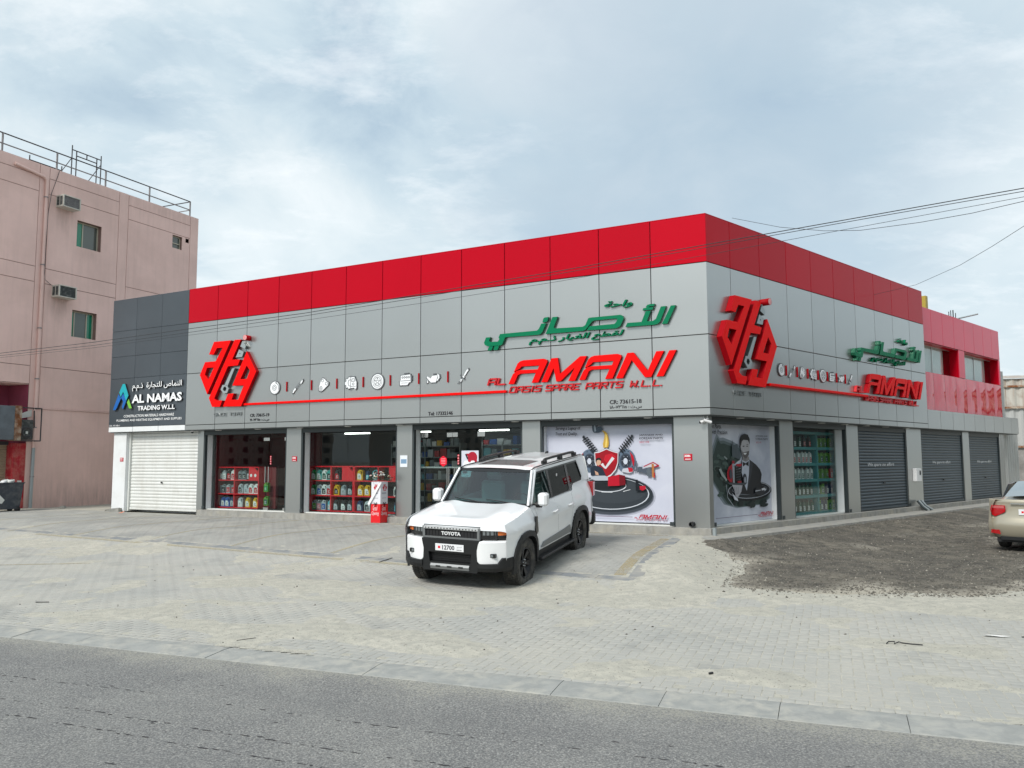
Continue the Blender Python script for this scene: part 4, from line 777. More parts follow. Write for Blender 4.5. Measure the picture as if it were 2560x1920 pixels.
PR={'sm':[(0.739,1.865),(1.009,2.308),(1.064,2.393),(1.179,2.31),(1.299,2.321),(1.625,2.258),(1.974,2.146),(1.998,1.935),(1.635,1.784),(2.017,1.628),(2.003,1.361),(1.522,0.96),(1.22,1.082),(0.962,1.329),(0.772,1.517)],'sm2':[(1.187,1.102),(1.506,1.316),(2.213,1.241),(3.269,1.214),(3.254,0.976),(2.937,0.85),(2.41,0.831),(1.901,0.814),(1.416,0.908)],'pk':[(1.626,2.277),(1.661,2.41),(1.696,2.278),(1.804,2.307),(1.84,2.317),(1.882,2.308),(1.903,2.165),(1.991,2.127),(1.98,1.935),(1.612,2.012)],'rd':[(1.031,1.715),(1.116,1.733),(1.212,1.62),(1.376,1.469),(1.34,1.432),(1.142,1.566)],'rd2':[(1.249,2.011),(1.301,2.021),(1.418,1.955),(1.365,1.936)],'suit':[(2.032,1.896),(2.179,1.935),(2.382,1.944),(2.691,1.816),(2.874,1.696),(2.951,1.577),(2.893,1.381),(2.998,1.221),(2.498,1.079),(1.989,1.114),(1.85,1.175),(2.003,1.361)],'shirt':[(2.063,1.935),(2.382,1.953),(2.396,1.74),(2.228,1.184),(2.111,1.359),(2.017,1.628)],'lapel':[(2.392,1.934),(2.541,1.817),(2.495,1.661),(2.286,1.24),(2.228,1.184),(2.343,1.586)],'neck':[(2.082,2.012),(2.367,2.012),(2.381,1.934),(2.231,1.886),(2.087,1.916)],'face':[(2.021,2.348),(2.061,2.426),(2.354,2.43),(2.422,2.324),(2.407,2.187),(2.351,2.051),(2.217,1.954),(2.093,2.012),(2.03,2.127),(1.997,2.242)],'hair':[(1.979,2.242),(1.981,2.415),(2.03,2.512),(2.178,2.569),(2.342,2.547),(2.429,2.441),(2.421,2.304),(2.38,2.362),(2.334,2.41),(2.133,2.417),(2.059,2.378),(2.029,2.3)],'beard':[(2.023,2.185),(2.098,2.108),(2.227,2.128),(2.367,2.148),(2.395,2.187),(2.362,2.051),(2.217,1.95),(2.104,2.012)],'smile':[(2.116,2.098),(2.28,2.105),(2.223,2.06),(2.15,2.06)],'eye1':[(2.089,2.262),(2.169,2.267),(2.16,2.249),(2.095,2.247)],'eye2':[(2.253,2.267),(2.338,2.272),(2.329,2.253),(2.255,2.25)],'bow1':[(2.075,1.881),(2.204,1.848),(2.202,1.823),(2.083,1.773)],'bow2':[(2.342,1.905),(2.204,1.848),(2.202,1.823),(2.335,1.771)],'disc':[(1.603,1.841),(1.443,1.767),(1.35,1.637),(1.37,1.487),(1.459,1.411),(1.58,1.399)],'tube':[(1.592,1.898),(1.69,1.898),(1.684,1.387),(1.607,1.389)],'tubec':[(1.586,1.913),(1.698,1.913),(1.687,1.841),(1.589,1.841)],'coilr':[(1.743,1.831),(1.993,1.843),(1.998,1.791),(1.882,1.764),(1.741,1.799)],'coilr2':[(1.792,1.427),(1.964,1.431),(1.961,1.381),(1.79,1.381)],'tray':[(1.311,1.405),(1.79,1.376),(2.229,1.385),(2.146,1.335),(1.787,1.328),(1.439,1.351)],'hand':[(1.525,1.344),(2.001,1.323),(1.939,1.173),(1.771,1.027),(1.669,1.086),(1.624,1.238)],'cuff':[(1.532,1.147),(1.668,1.068),(1.77,1.008),(1.785,0.951),(1.629,0.994)],'car':[(2.573,1.203),(2.676,1.249),(2.884,1.234),(3.014,1.171),(3.02,1.082),(2.835,1.049),(2.592,1.086)],'car2':[(2.586,1.183),(2.844,1.196),(2.842,1.176),(2.585,1.154)],'arrow':[(2.883,1.224),(3.018,1.24),(3.093,1.199),(3.025,1.157),(3.015,1.185),(2.88,1.175)],'ln':[(0.822,0.608),(2.657,0.599),(2.656,0.589),(0.821,0.599)],'top':[(0.705,2.765),(3.588,2.794)],'bot':[(3.593,0.414),(0.803,0.424)],'txt1':[(0.711,2.682),(1.129,2.683)],'txt2':[(0.706,2.559),(1.397,2.561)],'t3':[(2.665,2.513),(3.241,2.509)],'t4':[(2.661,2.444),(3.237,2.443)],'t5':[(2.667,2.356),(2.914,2.353)],'logo':[(2.675,0.588),(3.463,0.55)],'logot':[(2.869,0.676),(3.491,0.678)],'loop':[(1.316,1.302),(3.446,1.209)],'loopb':[(2.128,1.014),(2.147,1.358)]}
# ------------------------------------------------------------------ signs on the fascia
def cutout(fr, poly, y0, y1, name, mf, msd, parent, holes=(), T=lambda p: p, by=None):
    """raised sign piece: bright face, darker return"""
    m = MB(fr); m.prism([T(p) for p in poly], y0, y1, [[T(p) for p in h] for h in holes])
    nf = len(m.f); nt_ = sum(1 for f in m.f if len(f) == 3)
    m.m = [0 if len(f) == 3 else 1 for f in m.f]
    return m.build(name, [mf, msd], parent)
def sgn(name, label, fr, x, z, cat='sign', group=None, y=0.): return thing(name, label, cat, tuple(fr((x, y, z))), group)
def shopsigns(fr, TL, TT, side, dl, dt):
    y0 = .004
    lg = sgn('emblem_sign', 'big red angular letter emblem with grey piston, %s' % side, fr, *TL((-15., 3.6)), cat='sign')
    for k, hl in (('a', 'a_h'), ('t', None), ('g', 'g_h')):
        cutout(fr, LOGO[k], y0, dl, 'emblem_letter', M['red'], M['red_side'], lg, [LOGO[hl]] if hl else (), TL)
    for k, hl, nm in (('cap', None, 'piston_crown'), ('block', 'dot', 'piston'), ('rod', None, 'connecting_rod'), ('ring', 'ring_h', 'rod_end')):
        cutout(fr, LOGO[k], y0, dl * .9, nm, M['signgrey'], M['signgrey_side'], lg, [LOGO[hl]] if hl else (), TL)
    c = TL((sum(p[0] for p in LOGO['reg']) / 8, sum(p[1] for p in LOGO['reg']) / 8)); m = MB(fr); m.lathe([(.085, 0), (.085, dl * 1.6), (.0, dl * 1.6)], (c[0], y0, c[1]), 'y', 16); tr = m.build('trade_mark_disc', M['red_side'], lg)
    m = MB(fr); m.lathe([(.078, 0), (0., .002)], (c[0], y0 + dl * 1.6, c[1]), 'y', 16); put_text(m, 'R', c[0] - .03, c[0] + .03, c[1] - .04, 0, y0 + dl * 1.6 + .004, .08); m.build('disc_face', M['acp_pink'], tr)
    gs = sgn('arabic_name_sign', 'large green Arabic name above the red name, %s' % side, fr, *TT((-3.2, 4.74)))
    for k in ('yeh', 'd1', 'd2', 'dn', 'sad', 'lam', 'ham', 'alf'): cutout(fr, GREEN[k], y0, dt, 'arabic_letter', M['green'], M['green_side'], gs, (), TT)
    sx = TT((1, 0))[0] - TT((0, 0))[0]
    AR1 = '\ufe94\ufea3\ufe8d\u0648'; AR2 = '\u0645.\u0645.\u0630 \u0631\ufe8e\ufef4\ufed0\ufedf\u0627 \ufeca\ufec4\ufed8\ufedf'
    for body, x0, x1, z, h in ((AR1, -2.47, -1.76, 5.515, .19), (AR2, -4.50, -1.98, 4.80, .20)):
        m = MB(fr); a = TT((x0, z)); b = TT((x1, z)); put_text(m, body, a[0], b[0], a[1], y0, dt * .7, h, shear=.3, bold=.018); m.m = [0 if i < len(m.f) else 1 for i in range(len(m.f))]; m.build('small_arabic_word', M['green'], gs)
    rs = sgn('red_name_sign', 'large slanted red name in raised capitals, %s' % side, fr, *TT((-3., 3.7)))
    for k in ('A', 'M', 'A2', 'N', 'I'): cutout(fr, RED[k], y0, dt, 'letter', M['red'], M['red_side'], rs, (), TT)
    m = MB(fr); a = TT((-5.68, 3.855)); b = TT((-5.14, 0)); techno(m, 'AL', a[0], b[0], a[1], .15, .038, y0, dt * .8); m.build('small_word', M['red_d'], rs)
    for wd, xa, xb in (('OASIS', -5.06, -4.16), ('SPARE', -4.05, -3.12), ('PARTS', -2.98, -2.02), ('W.L.L.', -1.86, -1.02)):
        m = MB(fr); a = TT((xa, 3.635)); b = TT((xb, 0)); techno(m, wd, a[0], b[0], a[1], .135, .030, y0, dt * .65); m.build('strapline_word', M['red_d'], rs)
M['acp_pink'] = mat('pale_pink_face', (.70, .30, .30), .4); M['red_d'] = mat('sign_red_small', (.58, .008, .014), .4)
shopsigns(FF, lambda p: p, lambda p: p, 'on the front above the doors', .12, .08)
shopsigns(FR, lambda p: (p[0] + 16.53, p[1] + .05), lambda p: (p[0] + 13.0, p[1]), 'on the side wall facing the gravel lot', .15, .115)
def ringp(c, r, n=16, a=1.): return [(c[0] + r * math.cos(2 * math.pi * i / n) * a, c[1] + r * math.sin(2 * math.pi * i / n)) for i in range(n)]
ICONS = ('brake disc', 'shock absorber', 'belt drive', 'gear and car', 'road wheel', 'engine block', 'oil can', 'spark plug')
def icon(fr, k, cx, cz, s, side):
    t = sgn('icon_sign', 'white %s symbol in the symbol row %s' % (ICONS[k], side), fr, cx, cz, group=None)
    w = MB(fr); g = MB(fr); y0, y1, y2 = .004, .030, .033; P = lambda l: [(cx + x * s, cz + z * s) for x, z in l]
    def plate(l, hs=()): g.prism(P([(x * 1.15, z * 1.15) for x, z in l]), y0, y1 - .006); w.prism(P(l), y1 - .006, y1, [P(h) for h in hs])
    def line(l, wd=.07, y=y2): stroke(g, P(l), wd * s, y1 - .001, y)
    def circ(c, r, wd=.06, n=16): q = ringp(c, r, n); line(q + [q[0]], wd)
    if k == 0: plate(ringp((0, 0), .95, 20)); circ((-.05, 0), .42); circ((-.05, 0), .2); line([(.1, .8), (.45, .62), (.72, .35), (.85, 0), (.8, -.3)], .09); line([(.4, .95), (.28, .6)], .07)
    if k == 1:
        plate([(-1, -.95), (-.8, -1.0), (-.62, -.72), (-.25, -.42), (-.45, -.2), (-.85, -.6)]); plate([(.55, .55), (.9, .95), (1.0, .75), (.7, .35), (.45, .35)])
        for i in range(7): a = -.35 + i * .13; line([(a - .12, a + .12 + .05), (a + .12, a - .12 + .05)], .07)
    if k == 2: plate([(-.25, .95), (-.5, .7), (-.9, -.4), (-.85, -.8), (-.45, -.95), (-.1, -.8), (.85, -.1), (.9, .3), (.6, .45), (.1, .9)]); circ((-.2, .62), .2); circ((.55, .15), .22); circ((-.5, -.52), .3); circ((-.5, -.52), .12)
    if k == 3:
        plate([(-.2, -.75)] + [(-.2 + q[0] * 1.0, q[1]) for q in [(-.25, -.85), (-.35, -.6), (-.7, -.65), (-.62, -.35), (-.9, -.2), (-.9, .15), (-.62, .3), (-.7, .6), (-.35, .6), (-.22, .85), (0, .85)]] + [(.6, .85), (.85, .3), (.98, .1), (.98, -.75), (.75, -.95), (.6, -.7)])
        line([(-.05, 1.05), (-.05, -1.1)], .07); line([(.1, .25), (.2, .6), (.6, .6), (.72, .25), (.1, .25)], .08); circ((.42, -.15), .16); line([(-.1, .5), (-.45, .4), (-.55, 0), (-.4, -.35), (-.1, -.45)], .08); line([(.05, -.5), (.85, -.5)], .06)
    if k == 4:
        plate(ringp((0, 0), 1.05, 24)); circ((0, 0), .82, .05, 20); circ((0, 0), .60, .06, 20); circ((0, 0), .2)
        for i in range(5): a = i * 1.2566 + .3; line([(.35 * math.cos(a - .3), .35 * math.sin(a - .3)), (.5 * math.cos(a), .5 * math.sin(a)), (.35 * math.cos(a + .3), .35 * math.sin(a + .3))], .07)
    if k == 5:
        plate([(-.95, -.75), (-1.0, -.1), (-.85, -.05), (-.85, .6), (.75, .7), (.85, -.35), (.55, -.4), (.3, -.75)]); g.prism(P([(.9, -.2), (1.1, -.2), (1.1, .55), (.9, .55)]), y0, y1); g.prism(P([(-.3, .8), (.5, .82), (.5, .95), (-.3, .93)]), y0, y1)
        for i in range(4): circ((-.55 + i * .36, .33), .12, .07, 8)
        line([(-.85, -.15), (.75, -.12)], .07); line([(-.7, -.45), (.3, -.43)], .04)
    if k == 6:
        plate([(-1.05, .15), (-.9, .25), (-.4, -.05), (-.15, .3), (.6, .35), (.75, .25), (.45, -.6), (-.35, -.6), (-.6, -.35), (-.95, .0)]); plate([(.72, .5), (.98, .4), (1.05, .0), (.75, -.4), (.55, -.4), (.8, 0.), (.82, .25), (.7, .32)]); plate([(-1.0, -.55), (-.88, -.2), (-.78, -.55), (-.88, -.68)]); g.prism(P([(.0, .45), (.45, .47), (.45, .62), (0, .6)]), y0, y1)
    if k == 7:
        plate([(-.1, -.15), (.15, -.35), (.35, -.1), (.1, .12)]); plate([(.2, .15), (.35, 0), (.75, .55), (.95, .75), (.85, .95), (.65, .8)]); plate([(-.45, -.6), (-.25, -.78), (-.05, -.5), (-.22, -.32)]); line([(-.3, .15), (.3, -.45)], .16); line([(-.55, -.85), (-.75, -.95)], .1)
        for i in range(3): a = -.62 + i * .12; line([(a, a - .05), (a + .2, a - .22)], .05)
    w.build('symbol_plate', M['iconwhite'], t); g.build('symbol_outline', M['icongrey'], t)
for k, x in enumerate((-13.07, -12.16, -11.17, -10.16, -9.23, -8.27, -7.38, -6.46)): icon(FF, k, x, 4.125, .195, 'on the front')
for k, x in enumerate((3.20, 3.75, 4.31, 4.89, 5.44, 5.98, 6.53, 7.08)): icon(FR, k, x, 4.17, .155, 'on the side wall')
seps = (-12.6, -11.64, -10.69, -9.74, -8.8, -7.85, -6.92)
for i, x in enumerate(seps):
    m = MB(FF); m.box(x - .018, x + .018, .004, .03, 3.99, 4.28); tag(m.build('divider_bar', M['red_side']), 'dark red upright bar between the %s and %s symbols, front' % (ICONS[i], ICONS[i + 1]), 'sign bar')
for i, x in enumerate((3.46, 4.03, 4.6, 5.17, 5.71, 6.26, 6.80)):
    m = MB(FR); m.box(x - .016, x + .016, .004, .03, 4.04, 4.30); tag(m.build('divider_bar', M['red_side']), 'dark red upright bar between the %s and %s symbols, side wall' % (ICONS[i], ICONS[i + 1]), 'sign bar')
m = MB(FF); m.box(-14.29, -5.14, .004, .08, 3.635, 3.70, .004); tag(m.build('underline_bar', M['red']), 'long thin red bar under the symbols across the front fascia', 'sign bar')
m = MB(FR); m.box(2.40, 7.92, .004, .16, 3.715, 3.775, .004); tag(m.build('underline_bar', M['red']), 'long thin red bar under the symbols on the side wall', 'sign bar')
def flat_sign(name, label, fr, items, mt, y0=.002, y1=.012, cat='lettering', tech=False):
    t = thing(name, label, cat, tuple(fr((items[0][1], 0, items[0][3])))) if len(items) > 1 else None
    m = MB(fr)
    for it_ in items:
        if t is not None: m = MB(fr)
        s_, a, b, z, h = it_[:5]; bo = it_[5] if len(it_) > 5 else .02
        if tech: techno(m, s_, a, b, z, h, h * .18, y0, y1, 0)
        else: put_text(m, s_, a, b, z, y0, y1, h, bold=bo)
        if t is not None: m.build('lettering_line', mt, t, recalc=y1 - y0 > .004)
    if t is not None: return t
    return tag(m.build(name, mt, recalc=y1 - y0 > .004), label, cat)
flat_sign('since_lettering', 'grey raised SINCE 1978 under the emblem on the front', FF, [('SINCE', -15.62, -15.08, 3.345, .085), ('1978', -14.95, -14.44, 3.345, .085)], M['since'], .003, .03, tech=True)
flat_sign('since_lettering', 'grey raised SINCE 1978 under the emblem on the side wall', FR, [('SINCE', .95, 1.50, 3.44, .085), ('1978', 1.66, 2.17, 3.44, .085)], M['since'], .003, .03, tech=True)
ARC = lambda d: d + '\u2013\u0667\u0663\u0666\u0661\u0665 : \u062a.\u0633'
flat_sign('registration_lettering', 'black registration number beside the left emblem on the front, two lines', FF, [('CR: 73615-19', -14.08, -13.29, 3.275, .10), (ARC('\u0661\u0669'), -14.08, -13.29, 3.13, .10, .012)], M['ink'], .003, .010)
flat_sign('registration_lettering', 'black registration number below the red name near the corner, two lines', FF, [('CR: 73615-18', -2.38, -1.59, 3.25, .10), (ARC('\u0661\u0668'), -2.38, -1.59, 3.12, .10, .012)], M['ink'], .003, .010)
flat_sign('telephone_lettering', 'black telephone number under the red bar on the front', FF, [('Tel: 17332146', -7.545, -6.77, 3.13, .10)], M['ink'], .003, .010)
# hardware shop sign
M['wlet'] = mat('white_letter', (.82, .83, .84), .35); M['blue1'] = mat('sign_blue', (.01, .12, .42), .3); M['teal1'] = mat('sign_teal', (.01, .36, .42), .3); M['lime'] = mat('sign_lime', (.18, .50, .05), .3); M['wret'] = mat('sign_return_black', (.03, .03, .035), .4)
ns = sgn('hardware_shop_sign', 'white raised lettering with a blue, teal and green triangle emblem on the slate fascia', FF, -18.7, 3.2)
def letters(s, a, b, z, h, bold, d=.06, name='lettering', par=ns, mt='wlet'):
    m = MB(FF); put_text(m, s, a, b, z, .003, d, h, bold=bold); nf = len(text_mesh(s, shear=0., bold=bold)[1]); m.m = [0] * nf + [1] * (len(m.f) - nf); return m.build(name, [M[mt], M['wret']], par)
letters('AL NAMAS', -19.53, -17.08, 3.885, .29, .035); letters('TRADING W.L.L', -19.22, -17.40, 3.63, .155, .03)
letters('\u0645.\u0645.\u0630  \ufe93\u0631\ufe8e\ufea0\ufe98\ufee0\ufedf \ufeb9\ufe8e\ufee4\ufee8\ufedf\u0627', -19.53, -17.10, 4.29, .28, .012, name='arabic_lettering')
for s_, a, b, z in (('CONSTRUCTION MATERIALS HARDWARE', -19.98, -17.48, 3.42), ('PLUMBING AND HEATING EQUIPMENT AND SUPPLIES', -20.34, -17.11, 3.275)): letters(s_, a, b, z, .088, .012, .012, name='small_lettering')
letters('CR: 191188-1', -20.72, -20.18, 3.13, .055, .01, .008, name='small_lettering')
for poly, mt in (([(-20.02, 4.56), (-19.90, 4.56), (-19.70, 4.16), (-19.82, 3.98), (-19.98, 4.30), (-20.10, 4.12), (-20.18, 4.28)], 'teal1'), ([(-20.22, 4.22), (-20.08, 4.08), (-20.33, 3.69), (-20.48, 3.69)], 'blue1'), ([(-20.08, 4.10), (-19.98, 4.24), (-19.80, 3.98), (-19.95, 3.70), (-20.02, 3.78), (-19.96, 3.96)], 'blue1'), ([(-19.76, 3.92), (-19.68, 4.04), (-19.50, 3.72), (-19.64, 3.72)], 'lime')):
    cutout(FF, poly, .003, .07, 'emblem_piece', M[mt], M['wret'], ns)

# ------------------------------------------------------------------ posters in the windows (flat prints)
_pc = {}
def pcol(c):
    if c not in _pc: _pc[c] = mat('print_ink', srgb(*c), .35, spec=.3)
    return _pc[c]
class Poster:
    def __init__(s, fr, x0, x1, z0, z1, y, name, label, bgc):
        s.fr = fr; s.y = y; s.k = 0; s.root = thing(name, label, 'poster', tuple(fr(((x0 + x1) / 2, y, z0)))); s.lim = (x0, x1)
        m = MB(fr); m.box(x0, x1, y - .006, y, z0, z1); s.sheet = m.build('poster_sheet', bgc, s.root); s.cols = {}
    def lay(s, col):
        s.k += 1; yy = s.y + .0006 * s.k
        m = MB(s.fr); m.col = col; m.yy = yy; s.cols[s.k] = m; return m
    def poly(s, col, pts, holes=()):
        m = s.lay(col); rings = [pts] + list(holes); flat = [p for r in rings for p in r]
        m.add([(p[0], m.yy, p[1]) for p in flat], [tuple(t) for t in tessellate_polygon([[Vector((p[0], p[1], 0)) for p in r] for r in rings])]); return m
    def ell(s, col, c, rx, rz, n=32, hole=None, a0=0, a1=2 * math.pi):
        o = [(c[0] + rx * math.cos(t), c[1] + rz * math.sin(t)) for t in np.linspace(a0, a1, n, endpoint=a1 - a0 < 6)]
        h = [[(c[0] + hole[0] * math.cos(t), c[1] + hole[1] * math.sin(t)) for t in np.linspace(0, 2 * math.pi, n, endpoint=False)]] if hole else []
        return s.poly(col, o, h)
    def st(s, col, pts, w):
        m = s.lay(col)
        for a, b in zip(pts[:-1], pts[1:]):
            d = np.array(b, float) - a; L = np.linalg.norm(d) + 1e-9; n_ = np.array([-d[1], d[0]]) / L * w / 2
            m.add([(*(np.array(a) - n_)[:1], m.yy, (np.array(a) - n_)[1]), ((np.array(b) - n_)[0], m.yy, (np.array(b) - n_)[1]), ((np.array(b) + n_)[0], m.yy, (np.array(b) + n_)[1]), ((np.array(a) + n_)[0], m.yy, (np.array(a) + n_)[1])], [(0, 1, 2, 3)])
    def text(s, col, t, a, b, z, h, shear=0., bold=.0):
        m = s.lay(col); put_text(m, t, a, b, z, m.yy, m.yy, h, shear, bold)
    def logo(s, a, b, z, h):
        """small printed copy of the shop name"""
        k = (b - a) / 4.97; T = lambda p: (a + (p[0] + 5.68) * k, z + (p[1] - 3.63) * k * 1.0)
        for q in ('A', 'M', 'A2', 'N', 'I'): s.poly((175, 20, 45), [T(p) for p in RED[q]])
        m = s.lay((175, 20, 45)); techno(m, 'AL', a, a + .55 * k, z + .22 * k, .16 * k, .05 * k, m.yy - .0003, m.yy); m = s.lay((175, 20, 45)); techno(m, 'OASIS SPARE PARTS W.L.L', a + .3 * k, b, z, .13 * k, .03 * k, m.yy - .0003, m.yy)
    def done(s):
        grp = {}
        for k, m in s.cols.items(): grp.setdefault(m.col, []).append(m)
        for col, ms in grp.items():
            t = MB(WF)
            for m in ms: t.v_off = len(t.v); t.f.extend([tuple(i + t.v_off for i in f) for f in m.f]); t.v.extend(m.v); t.m.extend(m.m); t.sm.extend([False] * len(m.f))
            t.build('printed_picture', pcol(col), s.sheet, recalc=False)
def printbg(name, lo, hi, cloud):
    m = bpy.data.materials.new(name); m.use_nodes = True; nt = m.node_tree; b = nt.nodes['Principled BSDF']; b.inputs['Roughness'].default_value = .35
    g = nt.nodes.new('ShaderNodeNewGeometry').outputs['Position']; f = noise(nt, g, cloud, 5, .55, .2)
    nt.links.new(mixc(nt, ramp(nt, f, [(.38, 0.), (.68, 1.)]), lo, hi), b.inputs['Base Color']); return m
P = PF
ps = Poster(FF, -4.29, -.975, .47, 2.774, -.50, 'brake_parts_poster', 'pale window poster with red shield, brake discs and springs, beside the corner pier', printbg('print_paper', (.50, .52, .62), (.60, .62, .70), .8))
cx, cz = -2.62, 1.13
for i, (rx, rz, c) in enumerate(((1.16, .50, (165, 168, 182)), (1.12, .465, (120, 124, 136)), (1.10, .445, (66, 72, 80)))): ps.ell(c, (cx, cz - .05), rx, rz)
ps.ell((45, 52, 58), (cx, cz), 1.09, .435); ps.ell((198, 203, 212), (cx, cz + .01), 1.0, .385); ps.ell((52, 58, 64), (cx, cz + .015), .975, .37); ps.ell((58, 64, 70), (cx + .1, cz + .05), .8, .27)
ps.ell((205, 208, 215), (cx - .06, cz + .2), .50, .16); ps.ell((50, 56, 62), (cx - .06, cz + .205), .475, .148); ps.ell((30, 34, 38), (cx - .1, cz + .18), .40, .09)
for k in ('d1', 'd2', 'd3', 'd4'): ps.poly((215, 218, 222), P[k])
for sgx, c0 in ((-1, P['cal1']), (1, P['cal2'])):
    ps.poly((160, 20, 36), c0)
dcs = ((-3.12, 1.92), (-2.18, 1.92))
for i, c in enumerate(dcs):
    ps.ell((92, 108, 126), c, .245, .285, 28); ps.ell((60, 70, 84), c, .15, .18, 20); ps.ell((44, 50, 60), c, .115, .145, 20); ps.ell((196, 202, 214), (c[0] - .01, c[1] - .01), .055, .075, 14)
    for j in range(10): a = j * .628; ps.ell((30, 36, 44), (c[0] + .2 * math.cos(a), c[1] + .235 * math.sin(a)), .012, .014, 6)
    for j in range(6): a = j * 1.047; ps.ell((150, 158, 170), (c[0] + .09 * math.cos(a), c[1] + .115 * math.sin(a)), .011, .012, 6)
for c0 in (P['cal1'], P['cal2']): ps.poly((178, 22, 40), [(p[0], p[1]) for p in c0[:4]] + [(c0[3][0] + (.03 if c0 is P['cal1'] else -.03), c0[3][1] + .08)])
for (a, b) in (((-3.26, 2.50), (-2.95, 2.13)), ((-2.01, 2.50), (-2.32, 2.13))):
    a = np.array(a); b = np.array(b); d = b - a; n_ = np.array([-d[1], d[0]]) / np.linalg.norm(d); ps.st((60, 64, 70), [tuple(a), tuple(b)], .035)
    for j in range(7):
        c = a + d * (.12 + j * .13); ps.st((22, 25, 30), [tuple(c - n_ * .085 - d * .03), tuple(c + n_ * .085 + d * .03)], .030)
    ps.ell((40, 44, 50), tuple(a), .035, .04, 10)
ps.poly((70, 84, 98), P['can']); ps.poly((160, 172, 182), P['can2']); ps.poly((196, 158, 62), P['oil']); ps.poly((228, 200, 110), P['oil2'])
ps.poly((40, 44, 50), P['sh0']); ps.poly((205, 208, 214), [(p[0] * .985 - .0405, p[1] * .985 + .029) for p in P['sh0']]); ps.poly((150, 14, 30), P['sh1']); ps.poly((186, 24, 42), P['sh2']); ps.poly((205, 206, 210), P['tick'])
ps.poly((34, 44, 58), P['body']); ps.poly((196, 158, 134), P['face']); ps.poly((26, 26, 30), P['hair']); ps.poly((188, 150, 128), P['arm'])
ps.poly((170, 176, 186), P['fade']); ps.poly((178, 16, 40), P['box']); ps.poly((110, 10, 26), P['box2']); ps.poly((186, 188, 198), P['van']); ps.poly((180, 24, 44), P['van2'])
ps.poly((160, 40, 56), P['can_r']); ps.poly((188, 186, 192), P['can_w']); ps.poly((90, 98, 106), P['pu1']); ps.poly((170, 110, 60), P['pu2']); ps.poly((170, 34, 40), P['pu3'])
for k in ('sk1', 'sk2', 'sk3', 'sk4'): ps.poly((78, 86, 98), P[k])
ps.poly((28, 32, 38), P['fk']); ps.poly((178, 26, 46), P['fk2']); ps.st((110, 90, 110), [(-4.2, .60), (-2.02, .60)], .012)
ps.text((24, 26, 32), 'Serving a Legacy of', -4.01, -3.33, 2.665, .10, .25, .012); ps.text((24, 26, 32), 'Trust and Quality.', -4.01, -3.42, 2.53, .10, .25, .012)
ps.text((34, 36, 46), 'JAPANESE AND', -1.82, -1.245, 2.495, .05, 0, .015); ps.text((34, 36, 46), 'KOREAN PARTS', -1.82, -1.245, 2.42, .05, 0, .015); ps.text((175, 60, 80), 'SINCE 1978', -1.82, -1.58, 2.335, .045, 0, .01)
ps.logo(-1.97, -1.165, .535, .13); ps.done()
P = PR
pr = Poster(FR, .46, 3.44, .45, 2.774, -.50, 'waiter_poster', 'window poster of a man in dinner suit with car parts on a tray', printbg('print_paper_clouds', (.43, .46, .54), (.62, .64, .71), 1.3))
def blob(p, col, c, rx, rz, seed, n=36, amp=.22):
    r2 = random.Random(seed); ph = [r2.uniform(0, 6.28) for _ in range(5)]
    p.poly(col, [(c[0] + rx * (1 + amp * sum(math.sin((j + 2) * t + ph[j]) / (j + 1.5) for j in range(5))) * math.cos(t), c[1] + rz * (1 + amp * sum(math.sin((j + 2) * t + ph[j] + 1) / (j + 1.5) for j in range(5))) * math.sin(t)) for t in np.linspace(0, 2 * math.pi, n, endpoint=False)])
for i, (c, s_) in enumerate((((130, 140, 148), 1.16), ((88, 102, 104), 1.08), ((50, 66, 62), 1.0))):
    ctr = (1.42, 1.45); pr.poly(c, [(ctr[0] + (p[0] - ctr[0]) * s_, ctr[1] + (p[1] - ctr[1]) * s_) for p in P['sm']]); ctr = (2.5, 1.0); pr.poly(c, [(ctr[0] + (p[0] - ctr[0]) * s_, ctr[1] + (p[1] - ctr[1]) * s_) for p in P['sm2']])
for i in range(26): r2 = random.Random(i); blob(pr, (72, 90, 84) if i % 3 else (30, 42, 40), (r2.uniform(.85, 1.75), r2.uniform(1.0, 2.05)), r2.uniform(.05, .13), r2.uniform(.03, .08), i, 12)
for i in range(10): r2 = random.Random(50 + i); blob(pr, (34, 44, 44), (r2.uniform(1.6, 3.1), r2.uniform(.8, .98)), r2.uniform(.08, .2), r2.uniform(.03, .07), i + 50, 12)
pr.poly((74, 84, 90), P['pk']); pr.poly((150, 160, 158), P['rd']); pr.poly((140, 150, 150), P['rd2'])
lc = (2.38, 1.2); pr.ell((22, 25, 30), (lc[0], lc[1] - .02), 1.03, .24); pr.ell((170, 176, 184), lc, .98, .205); pr.ell((34, 38, 44), lc, .95, .19); pr.ell((120, 126, 134), (lc[0], lc[1] + .01), .80, .125); pr.ell((20, 23, 28), (lc[0], lc[1] + .015), .77, .115)
for k, c in (('suit', (26, 28, 34)), ('shirt', (182, 188, 200)), ('lapel', (48, 50, 58)), ('neck', (132, 128, 128)), ('face', (172, 170, 172)), ('hair', (22, 20, 22)), ('beard', (86, 80, 80)), ('smile', (214, 214, 216)), ('eye1', (40, 38, 40)), ('eye2', (40, 38, 40)), ('bow1', (14, 14, 18)), ('bow2', (14, 14, 18)),
             ('disc', (168, 28, 44)), ('tube', (150, 154, 162)), ('tubec', (150, 20, 38))): pr.poly(c, P[k])
f0 = P['face']; fx = sum(p[0] for p in f0) / len(f0); pr.poly((120, 116, 120), [(fx - .02, 2.02), (fx + .025, 1.93), (fx - .03, 1.91)]); pr.st((56, 50, 52), [P['eye1'][0], P['eye1'][1]], .016); pr.st((56, 50, 52), [(P['eye2'][0][0], P['eye2'][0][1] + .03), (P['eye2'][1][0], P['eye2'][1][1] + .03)], .014)
